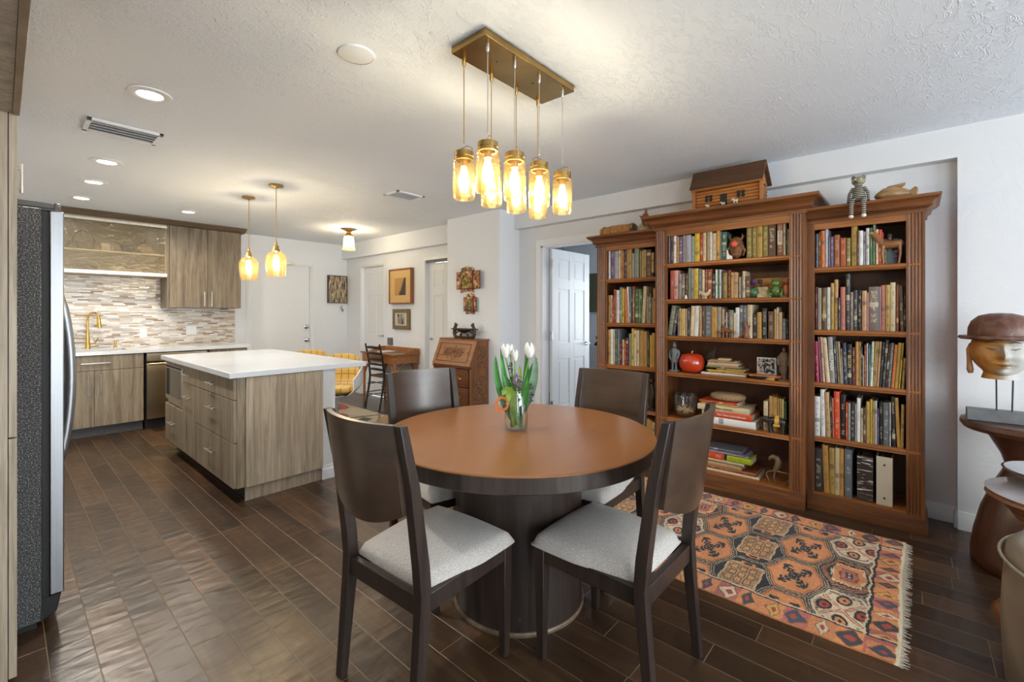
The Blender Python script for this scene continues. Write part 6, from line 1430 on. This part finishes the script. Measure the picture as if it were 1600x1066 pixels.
# carved stand with two animals holding a bowl
t = thing('carved_bowl_stand', 'dark carved wooden bowl held by two bear cubs, on the secretary desk', 'sculpture', (3.53, 3.87, 1.0185))
M_bear = plain('dark_carved_wood', (.055, .034, .020), .5, var=.4, nscale=50, bump=.3)
MB().lathe([(.0, .055), (.03, .058), (.10, .085), (.165, .098), (.20, .104), (.20, .112), (.165, .108), (.10, .097), (0, .072)], n=40, cap=False, sx=.42, sy=1.06).build('bowl', M_bear, t, smooth=50)
m = MB()
for s in (-1, 1):
    m.tube([(0, s*.10, .012), (0, s*.150, .015), (0, s*.168, .05), (0, s*.160, .11), (0, s*.148, .140)], [.014, .020, .022, .022, .018], 12)
    m.ball((0, s*.142, .152), (.018, .022, .018), 12); m.tube([(0, s*.130, .150), (0, s*.112, .148)], [.012, .007])
    for q in (-1, 1): m.ball((q*.010, s*.150, .170), .007, 8)
    m.tube([(0, s*.160, .08), (0, s*.13, .06), (0, s*.10, .075)], [.012, .010, .009]); m.tube([(0, s*.12, .01), (0, s*.07, .02), (0, s*.05, .05)], [.012, .012, .014])
m.tube([(0, -.15, .010), (0, -.05, .012), (0, .05, .012), (0, .15, .010)], [.010, .013, .013, .010], 10)
for s in (-1, 1): m.box(-.03, s*.055-.012, 0, .03, s*.055+.012, .022)
m.build('bear_base', M_bear, t, smooth=60)
# folk-art altar cabinets on the pier
M_folk = NT('painted_folk_art'); _t = M_folk; f = _t.n('TexVoronoi', None, Vector=_t.coord(), Scale=42.0).outputs['Color']; q = _t.xyz(f)[0]
_t.P(col=_t.ramp(q, [(0, (.36, .09, .03)), (.25, (.55, .26, .06)), (.45, (.09, .035, .02)), (.6, (.60, .50, .30)), (.75, (.12, .14, .06)), (.88, (.45, .10, .05))], 'CONSTANT'), rough=.5); M_folk = _t.m
def altar(label, y, z, w_, h, mat_f, wing=.09, wing2=None, ang=12):
    """y centre along the wall, z bottom"""
    t = thing('folk_altar', label, 'wall ornament', (3.62, y, z)); b = h*.12
    MB().box(-.030, -w_/2, b, -.002, w_/2, h*.84).box(-.034, -w_/2-.006, b-.006, 0, w_/2+.006, b).build('box', M_secrd, t, bevel=.002)
    MB().box(-.032, -w_/2+.012, b+.014, -.029, w_/2-.012, h*.82).build('scene', M_folk, t)
    m = MB()
    for k in range(9): m.tube([(-.034, (R.random()-.5)*(w_-.05), b+.02), (-.040, (R.random()-.5)*(w_-.04), h*.45+R.uniform(-.05, .05)), (-.034, (R.random()-.5)*(w_-.05), h*.72)], [.007, .009, .006], 6)
    m.build('figures', mat_f, t, smooth=50)
    n = 9; m = MB(); m.prism([(-w_/2-.008, h*.84)]+[(-w_/2*math.cos(PI*k/(n-1))*(1.0+.05*(k % 2)), h*.85+(h*.15)*math.sin(PI*k/(n-1))*(1 if k % 2 == 0 else .8)) for k in range(n)]+[(w_/2+.008, h*.84)], 'x', -.034, -.002); m.build('crest', M_folk, t)
    m = MB(); m.prism([(-w_/2*1.05, 0), (-w_/2*.8, .016), (w_/2*.8, .016), (w_/2*1.05, 0), (w_/2*.85, b), (-w_/2*.85, b)], 'x', -.036, -.002); m.build('base_scroll', M_folk, t)
    for s, ww in ((1, wing), (-1, wing2 or wing)):
        mm = MB(); mm.box(-.006, 0, b+.004, 0, ww, h*.80, 0)
        d = mm.build('wing_door', M_secrd, t); e = MB().box(-.0085, .008, b+.012, -.0055, ww-.008, h*.80-.008).build('painted_panel', M_folk, d)
        d.location = (-.016, s*w_/2, 0); d.rotation_euler = (0, 0, math.radians(s*ang) if s > 0 else PI+math.radians(-ang))
        if s < 0: d.scale = (-1, 1, 1)
altar('larger painted folk altar with open winged doors on the white pier', 3.895, 1.545, .20, .305, plain('gold_green_figures', (.30, .24, .06), .5, var=.9, nscale=40), .07, .15)
altar('smaller painted folk altar below the larger one on the pier', 3.845, 1.295, .115, .245, plain('dark_gold_figures', (.20, .15, .07), .5, var=.9, nscale=40), .045, .06)
# pictures
def frame_x(label, x, y0, y1, z0, z1, b, dep, fmat, mat_m, art, inner):
    t = thing('framed_picture', label, 'picture', (x, (y0+y1)/2, (z0+z1)/2)); hy, hz = (y1-y0)/2, (z1-z0)/2
    m = MB(); m.box(-dep, -hy, -hz, 0, hy, -hz+b).box(-dep, -hy, hz-b, 0, hy, hz).box(-dep, -hy, -hz+b, 0, -hy+b, hz-b).box(-dep, hy-b, -hz+b, 0, hy, hz-b); m.build('frame', fmat, t, bevel=.002)
    MB().box(-dep*.75, -hy+b, -hz+b, -dep*.55, hy-b, hz-b).build('mat_board', mat_m, t)
    iy, iz0, iz1 = inner; MB().box(-dep*.75-.002, -iy, iz0, -dep*.75, iy, iz1).build('print', art, t)
    return t
sp = NT('sepia_hill_print'); x, y, z = sp.xyz(sp.coord()); g = sp.math('SUBTRACT', sp.math('ADD', sp.math('MULTIPLY', y, -.95), sp.math('MULTIPLY', sp.math('POWER', sp.math('ABSOLUTE', sp.math('ADD', y, -.12)), 2.0), 3.0)), z)
sp.P(col=sp.ramp(sp.math('ADD', sp.math('MULTIPLY', g, 3.0), sp.math('MULTIPLY', sp.noise(sp.coord(), 20, 3), .3)), [(.35, (.48, .27, .08)), (.52, (.33, .19, .07)), (.56, (.06, .045, .03))]), rough=.5)
frame_x('large warm-toned framed print of a dark slope, above the small picture', 3.889, 5.312, 5.862, 1.441, 1.950, .018, .055, wood('red_brown_frame', (.16, .05, .02), (.34, .12, .04), 'z', .35), plain('cream_gold_mat', (.66, .44, .18), .7, var=.05), sp.m, (.135, -.13, .12))
tw = NT('grey_forest_print'); f = tw.noise(tw.scale(tw.coord(), (1, 34, 5)), 1.5, 2); tw.P(col=tw.ramp(f, [(.45, (.05, .045, .04)), (.55, (.50, .46, .40))]), rough=.5)
frame_x('small framed picture in a wide olive-gold frame above the desk', 3.889, 5.388, 5.794, 1.072, 1.366, .055, .035, plain('olive_gold_frame', (.17, .125, .06), .4, var=.3, nscale=30), plain('cream_mat', (.62, .54, .38), .7, var=.05), tw.m, (.085, -.075, .075))
t = thing('striped_canvas', 'square canvas of dark vertical streaks on beige beside the entry door', 'picture', (3.715, 7.199, 1.70)); hx, hz = .166, .228
MB().box(-hx, -.035, -hz, hx, 0, hz).build('frame', plain('dark_canvas_edge', (.05, .04, .035), .6), t)
vs = NT('streaked_canvas_paint'); f = vs.noise(vs.scale(vs.coord(), (62, 1, 7)), 1, 3, .7); vs.P(col=vs.ramp(f, [(.42, (.045, .03, .02)), (.48, (.20, .13, .07)), (.54, (.56, .47, .33))]), rough=.8)
MB().box(-hx+.012, -.038, -hz+.012, hx-.012, -.035, hz-.012).build('painting', vs.m, t)
t = thing('wall_hook', 'small silver curled wall ornament under the striped canvas', 'ornament', (3.80, 7.199, 1.38))
MB().tube([(0, -.01, .05), (-.02, -.018, .02), (.0, -.022, -.01), (.018, -.018, -.03), (0, -.014, -.055)], [.006, .012, .014, .012, .004], 8).build('body', M_chrome, t, smooth=50)
t = thing('wall_thermostat', 'little dark grey box on the wall just above the desk', 'thermostat', (3.889, 5.885, .885)); MB().box(-.03, -.055, -.055, 0, .055, .055).build('body', plain('dark_grey_plastic', (.12, .13, .15), .5), t, bevel=.01)
# writing desk by the hall wall
t = thing('writing_desk', 'golden bentwood writing desk with green inset top by the hall wall', 'desk', (3.47, 5.17, 0)); DW, DD = .83, .40
MB().box(-.012, -.012, .735, DD, DW+.012, .757).build('top', M_desk, t, bevel=.003)
MB().box(.06, .10, .757, DD-.09, DW-.10, .759).build('leather_inset', M_green, t)
m = MB(); m.box(.01, .01, .62, .03, DW-.01, .735).box(DD-.02, .01, .62, DD, DW-.01, .735).box(.03, .01, .62, DD-.02, .03, .735).box(.03, DW-.03, .62, DD-.02, DW-.01, .735); m.build('apron', M_desk, t)
m = MB(); m.prism([(.13, .757), (.19, .775), (.25, .808), (.30, .815), (DD, .815), (DD, .757)], 'y', -.010, .008); m.prism([(.13, .757), (.19, .775), (.25, .808), (.30, .815), (DD, .815), (DD, .757)], 'y', DW-.008, DW+.010); m.box(DD-.015, .008, .757, DD, DW-.008, .815); m.build('gallery', M_desk, t, bevel=.002)
d = MB().box(.004, .22, .630, .010, DW-.22, .728).build('drawer', M_desk, t, bevel=.002); MB().ball((-.006, DW/2, .68), .010, 10).build('knob', M_brass, d, smooth=50)
for x in (.03, DD-.03):
    for y in (.03, DW-.03):
        MB().tube([(x, y, .62), (x, y, .30), (x, y, .02), (x, y, 0)], [.020, .018, .015, .013], 10).build('leg', M_deskz, t, smooth=50)
m = MB()
for y, s in ((.03, 1), (DW-.03, -1)):
    for x in (.03, DD-.03): m.tube([(x, y, .34)]+[(x, y+s*.17*(1-math.cos(PI/2*k/8)), .34+.275*math.sin(PI/2*k/8)) for k in range(1, 9)], .008, 8)
for y in (.03, DW-.03): m.tube([(.03, y, .34)]+[(.03+.17*(1-math.cos(PI/2*k/8)), y, .34+.275*math.sin(PI/2*k/8)) for k in range(1, 9)], .008, 8); m.tube([(.03, y, .16), (DD-.03, y, .16)], .008, 8)
m.tube([(DD-.03, .03, .16), (DD-.03, DW-.03, .16)], .008, 8); m.build('bent_brace', M_desk, t, smooth=50)
t = thing('paper_pile', 'few white papers on the writing desk behind the ladder-back chair', 'papers', (3.62, 5.60, .7592)); MB().box(-.10, -.07, 0, .10, .07, .012).build('sheets', M_white, t)
# ladder-back chair
t = thing('ladderback_chair', 'slim black ladder-back chair drawn up to the writing desk', 'chair', (3.345, 5.33, 0)); CW = .35
for y in (0, CW): 
    MB().tube([(0, y, 0), (.055, y, .30), (.075, y, .45), (.045, y, .70), (.0, y, .89)], [.012, .015, .015, .013, .011], 10).build('leg', M_blackw, t, smooth=50)
    MB().tube([(.40, y+.01, 0), (.385, y, .45)], [.011, .014], 10).build('leg', M_blackw, t, smooth=50)
m = MB()
for z in (.54, .61, .68, .76, .84):
    x = .075-(z-.45)*.16 if z < .7 else .035-(z-.7)*.22; m.tube([(x, 0, z), (x-.014, CW/2, z+.004), (x, CW, z)], [.009, .012, .009], 8, flat=1.6)
m.build('back_slat', M_blackw, t, smooth=50)
MB().grid(lambda u, v: (.075+.325*u, -.012+(CW+.024)*v, .452+.010*math.sin(PI*u)*math.sin(PI*v)), 8, 8, thick=(0, 0, -.022)).build('seat', M_rush, t, smooth=50)
m = MB()
for z in (.17, .33): 
    for y in (0, CW): m.tube([(.035, y, z), (.39, y, z)], .007, 6)
    m.tube([(.035+(z-.17)*.17, 0, z+.03), (.035+(z-.17)*.17, CW, z+.03)], .007, 6); m.tube([(.39, 0, z+.03), (.39, CW, z+.03)], .007, 6)
m.build('stretcher', M_blackw, t, smooth=50)
# white shell chairs with yellow plaid cushions
pl = NT('yellow_plaid_cloth'); x, y, z = pl.xyz(pl.coord())
def lines(v, s, w_): return pl.math('LESS_THAN', pl.math('FRACT', pl.math('MULTIPLY', v, s)), w_)
ln = pl.math('MAXIMUM', lines(y, 12.0, .09), lines(z, 12.0, .09)); c = pl.mix(ln, (.66, .42, .10), (.22, .12, .04)); c = pl.mix(pl.math('MULTIPLY', lines(pl.math('ADD', z, .03), 6.0, .35), .35), c, (.75, .66, .42))
pl.P(col=c, rough=.9); M_plaid = pl.m
M_shell = plain('white_fibreglass', (.74, .75, .76), .3, var=.02)
def shell_chair(label, x, y, rz=0):
    t = thing('shell_chair', label, 'chair', (x, y, .0095), rz, 'white shell chairs with yellow plaid cushions')
    def sh(u, v, r0=.26, inset=0):
        a = (u-.5)*2*math.radians(128); h = v
        top = .80-.24*(abs(u-.5)*2)**2.2; zb = .36; z = zb+(top-zb)*h; rr = (r0-inset)*(.30+.70*min(1, h*2.4)**.5)
        return (rr*math.cos(a), rr*math.sin(a)*1.05, z)
    m = MB(); m.grid(lambda u, v: sh(u, v), 28, 14, thick=(0, 0, 0)); m.v = m.v[:29*15]+[tuple(Vector(sh(i/28, j/14, .26, .016))) for j in range(15) for i in range(29)]
    m.lathe([(0, .355), (.078, .357), (.078, .370), (0, .372)], n=24, cap=False); m.build('shell', M_shell, t, smooth=60)
    m = MB(); m.grid(lambda u, v: Vector(sh(.14+.72*u, .22+.80*v, .26, .022))+Vector((0, 0, .015)), 22, 10, thick=(-.035, 0, .004)); m.build('back_cushion', M_plaid, t, smooth=60)
    m = MB(); m.lathe([(0, .40), (.16, .40), (.205, .42), (.21, .45), (.19, .475), (0, .485)], n=28, cap=False, sx=.95); m.build('seat_cushion', M_plaid, t, smooth=60)
    MB().lathe([(.02, .012), (.02, .36)], (-.03, 0, 0), 14).build('post', M_chrome, t, smooth=40); MB().lathe([(0, 0), (.17, 0), (.17, .006), (.03, .014), (0, .014)], (-.03, 0, 0), 32, cap=False).build('foot_disc', M_chrome, t, smooth=30)
    return t
shell_chair('white shell chair with yellow plaid cushion, nearer the island post', 2.53, 4.89, .85)
shell_chair('white shell chair with yellow plaid cushion, only its top showing past the island', 2.53, 5.70, .8)

# ---------------------------------------------------------------- right edge: hourglass table, head sculpture, stool, bowl, tub chair
t = thing('hourglass_side_table', 'dark turned hourglass side table under the wooden head', 'side table', (3.47, -.48, 0))
MB().lathe([(0, .752), (.285, .752), (.300, .744), (.303, .725), (.290, .705), (.25, .70), (0, .70)], n=64, cap=False).build('table_top', M_walnut, t, smooth=40)
MB().lathe([(0, 0), (.252, 0), (.262, .01), (.262, .06), (.250, .16), (.225, .28), (.185, .40), (.145, .49), (.135, .53), (.150, .58), (.19, .66), (.215, .70), (0, .70)], n=64, cap=False).build('pedestal', M_walnut, t, smooth=50)
t = thing('head_sculpture', 'weathered wooden head in a bowler hat on two iron rods', 'sculpture', (3.40, -.325, .7525))
MB().prism([(-.045, 0), (.045, 0), (.038, .058), (-.038, .058)], 'y', -.30, .125).build('base_block', M_slab, t, bevel=.003)
for y in (.014, -.040): MB().tube([(.0, y, .055), (.0, y*1.1, .26)], .0035, 8).build('rod', M_iron, t, smooth=40)
hz0 = .245
fc = NT('flaking_ochre_paint'); f = fc.noise(fc.coord(), 9, 4, .6, .5); x, y, z = fc.xyz(fc.coord()); f2 = fc.math('ADD', fc.math('MULTIPLY', f, .7), fc.math('MULTIPLY', y, -2.6))
fc.P(col=fc.ramp(f2, [(.08, (.30, .11, .02)), (.22, (.42, .19, .04)), (.30, (.36, .20, .08)), (.37, (.33, .27, .19)), (.46, (.46, .44, .40))]), rough=.55); fc.bump(fc.noise(fc.coord(), 40, 4), .35, .004)
# face: a displaced ellipsoid looking along -x
def face(u, v):
    th = (u-.5)*2*PI; ph = (v-.5)*PI; r = Vector((-math.cos(th)*math.cos(ph), math.sin(th)*math.cos(ph), math.sin(ph)))
    y, z = r.y, r.z; fr = max(0, -r.x)
    w_ = .108*(1.06 if z > -.2 else 1.06-.35*(-z-.2)**1.3); p = Vector((r.x*.105, r.y*w_, r.z*.135))
    if fr > 0:
        g = lambda y0, z0, sy, sz: math.exp(-((y-y0)/sy)**2-((z-z0)/sz)**2)
        d = .040*g(0, -.12, .11, .16)+.024*g(0, .08, .09, .24)+.012*g(0, -.14, .26, .09)      # nose ridge, tip, nostrils
        d += .013*(g(-.36, .33, .24, .06)+g(.36, .33, .24, .06))                              # brows
        d -= .015*(g(-.36, .16, .22, .12)+g(.36, .16, .22, .12))                              # sockets
        d += .012*(g(-.36, .14, .15, .065)+g(.36, .14, .15, .065))                            # lids
        d += .016*g(0, -.43, .24, .045)+.017*g(0, -.54, .20, .055)-.010*g(0, -.485, .26, .025)  # lips and the line between
        d += .018*g(0, -.76, .25, .12)+.012*(g(-.55, -.18, .25, .22)+g(.55, -.18, .25, .22))  # chin, cheeks
        p.x -= d*min(1, fr*2.2)
    return (p.x, p.y, p.z+hz0+.115)
m = MB(); m.grid(face, 72, 56); m.lathe([(.070, -.0), (.062, .03), (.075, .07)], (.012, 0, hz0-.025), 24); m.build('face', fc.m, t, smooth=75)
M_ear = plain('ochre_ear_paint', (.28, .13, .05), .6, var=.4, nscale=30)
for s in (-1, 1): MB().tube([(.005, s*.104, hz0+.15), (.0, s*.113, hz0+.12), (.004, s*.113, hz0+.06), (.006, s*.110, hz0+.015), (.006, s*.108, hz0-.005)], [.010, .013, .010, .014, .010], 12, flat=1.2).build('ear', M_ear, t, smooth=60)
m = MB()
for s in (-1, 1): m.tube([(-.098, s*.058, hz0+.138), (-.112, s*.038, hz0+.129), (-.111, s*.024, hz0+.134)], [.0012, .0022, .0012], 6); m.tube([(-.092, s*.064, hz0+.160), (-.110, s*.04, hz0+.170), (-.113, s*.018, hz0+.160)], [.001, .0022, .001], 6)
m.tube([(-.112, -.030, hz0+.052), (-.128, 0, hz0+.049), (-.112, .030, hz0+.052)], [.0008, .0018, .0008], 6); m.build('painted_line', M_dark, t, smooth=50)
hat = NT('flaking_brown_paint'); f = hat.noise(hat.coord(), 16, 4, .6, .8); hat.P(col=hat.ramp(f, [(.38, (.085, .028, .016)), (.55, (.15, .065, .040)), (.68, (.26, .20, .17))]), rough=.42)
MB().lathe([(.118, .185), (.122, .20), (.120, .235), (.108, .270), (.080, .298), (.04, .310), (0, .312)], (0.005, 0, hz0), 48, cap=False).build('hat_crown', hat.m, t, smooth=60)
m = MB(); m.lathe([(.105, .176), (.150, .176), (.158, .184), (.154, .194), (.120, .196)], (.005, 0, hz0), 48, cap=False); m.build('hat_brim', hat.m, t, smooth=60)
# stool
t = thing('ridged_stool', 'hourglass stool of layered wood with pale polished top', 'stool', (2.90, -.495, 0))
MB().lathe([(0, .552), (.262, .552), (.268, .549)], n=64, cap=False).build('seat_top', plain('polished_grey_top', (.40, .38, .40), .10, var=.05), t, smooth=30)
prof = []; N_ = 46
for k in range(N_+1):
    z = .549*(1-k/N_); r = .268 if z > .52 else .13+.138*abs((z-.27)/.27)**2.2 if z > .27 else .13+.12*abs((z-.27)/.27)**1.6; prof.append((r-(.004 if k % 2 else 0), z))
MB().lathe(prof[::-1], n=64).build('layered_body', M_ply, t, smooth=25)
t = thing('shallow_bowl', 'wide shallow dark bowl with silvery inside on the layered stool', 'bowl', (3.0, -.47, .5525))
MB().lathe([(0, 0), (.05, 0), (.06, .004), (.13, .035), (.178, .066), (.182, .070), (.178, .072), (.12, .050), (.05, .024), (0, .02)], n=56, cap=False).build('body', M_walnut, t, smooth=50)
MB().lathe([(0, .0212), (.05, .0252), (.12, .0512), (.174, .0715)], n=56, cap=False).build('inner_glaze', plain('silver_glaze', (.62, .62, .64), .18, .3, var=.06, nscale=10), t, smooth=50)
t = thing('tub_chair', 'taupe leather tub chair cut off at the picture corner', 'armchair', (2.24, -.60, 0))
m = MB()
def tub(u, v):
    a = math.radians(60)+(u)*math.radians(300)-math.radians(0); r = .36+.012*math.sin(PI*v)
    z = .08+.52*v-.04*(abs(u-.5)*2)**3; return (r*math.cos(a), r*math.sin(a), z)
def tub2(u, v):
    # closed section: outer wall, rolled top, inner wall
    a = math.radians(-150)+u*math.radians(300); s_ = v
    if s_ < .45: r = .375+.010*math.sin(PI*s_/.45); z = .08+(.43)*(s_/.45)
    elif s_ < .6: q = (s_-.45)/.15*PI; r = .330+.045*math.cos(q); z = .51+.040*math.sin(q)
    else: r = .285; z = .51-(.43)*((s_-.6)/.4)
    return (r*math.cos(a), r*math.sin(a), z)
m.grid(tub2, 56, 30); m.build('shell', M_leather, t, smooth=60)
MB().lathe([(0, .08), (.30, .08), (.30, .38), (.28, .43), (.20, .45), (0, .455)], n=48, cap=False).build('seat_cushion', M_leather, t, smooth=50)
m = MB(); m.tube([(.388*math.cos(math.radians(-150+300*k/50)), .388*math.sin(math.radians(-150+300*k/50)), .505) for k in range(51)], .005, 6); m.build('piping', plain('pale_piping', (.30, .26, .20), .5), t, smooth=50)
MB().lathe([(0, 0), (.20, 0), (.20, .01), (.03, .02), (.03, .08), (0, .08)], n=36, cap=False).build('swivel_base', M_chrome, t, smooth=30)
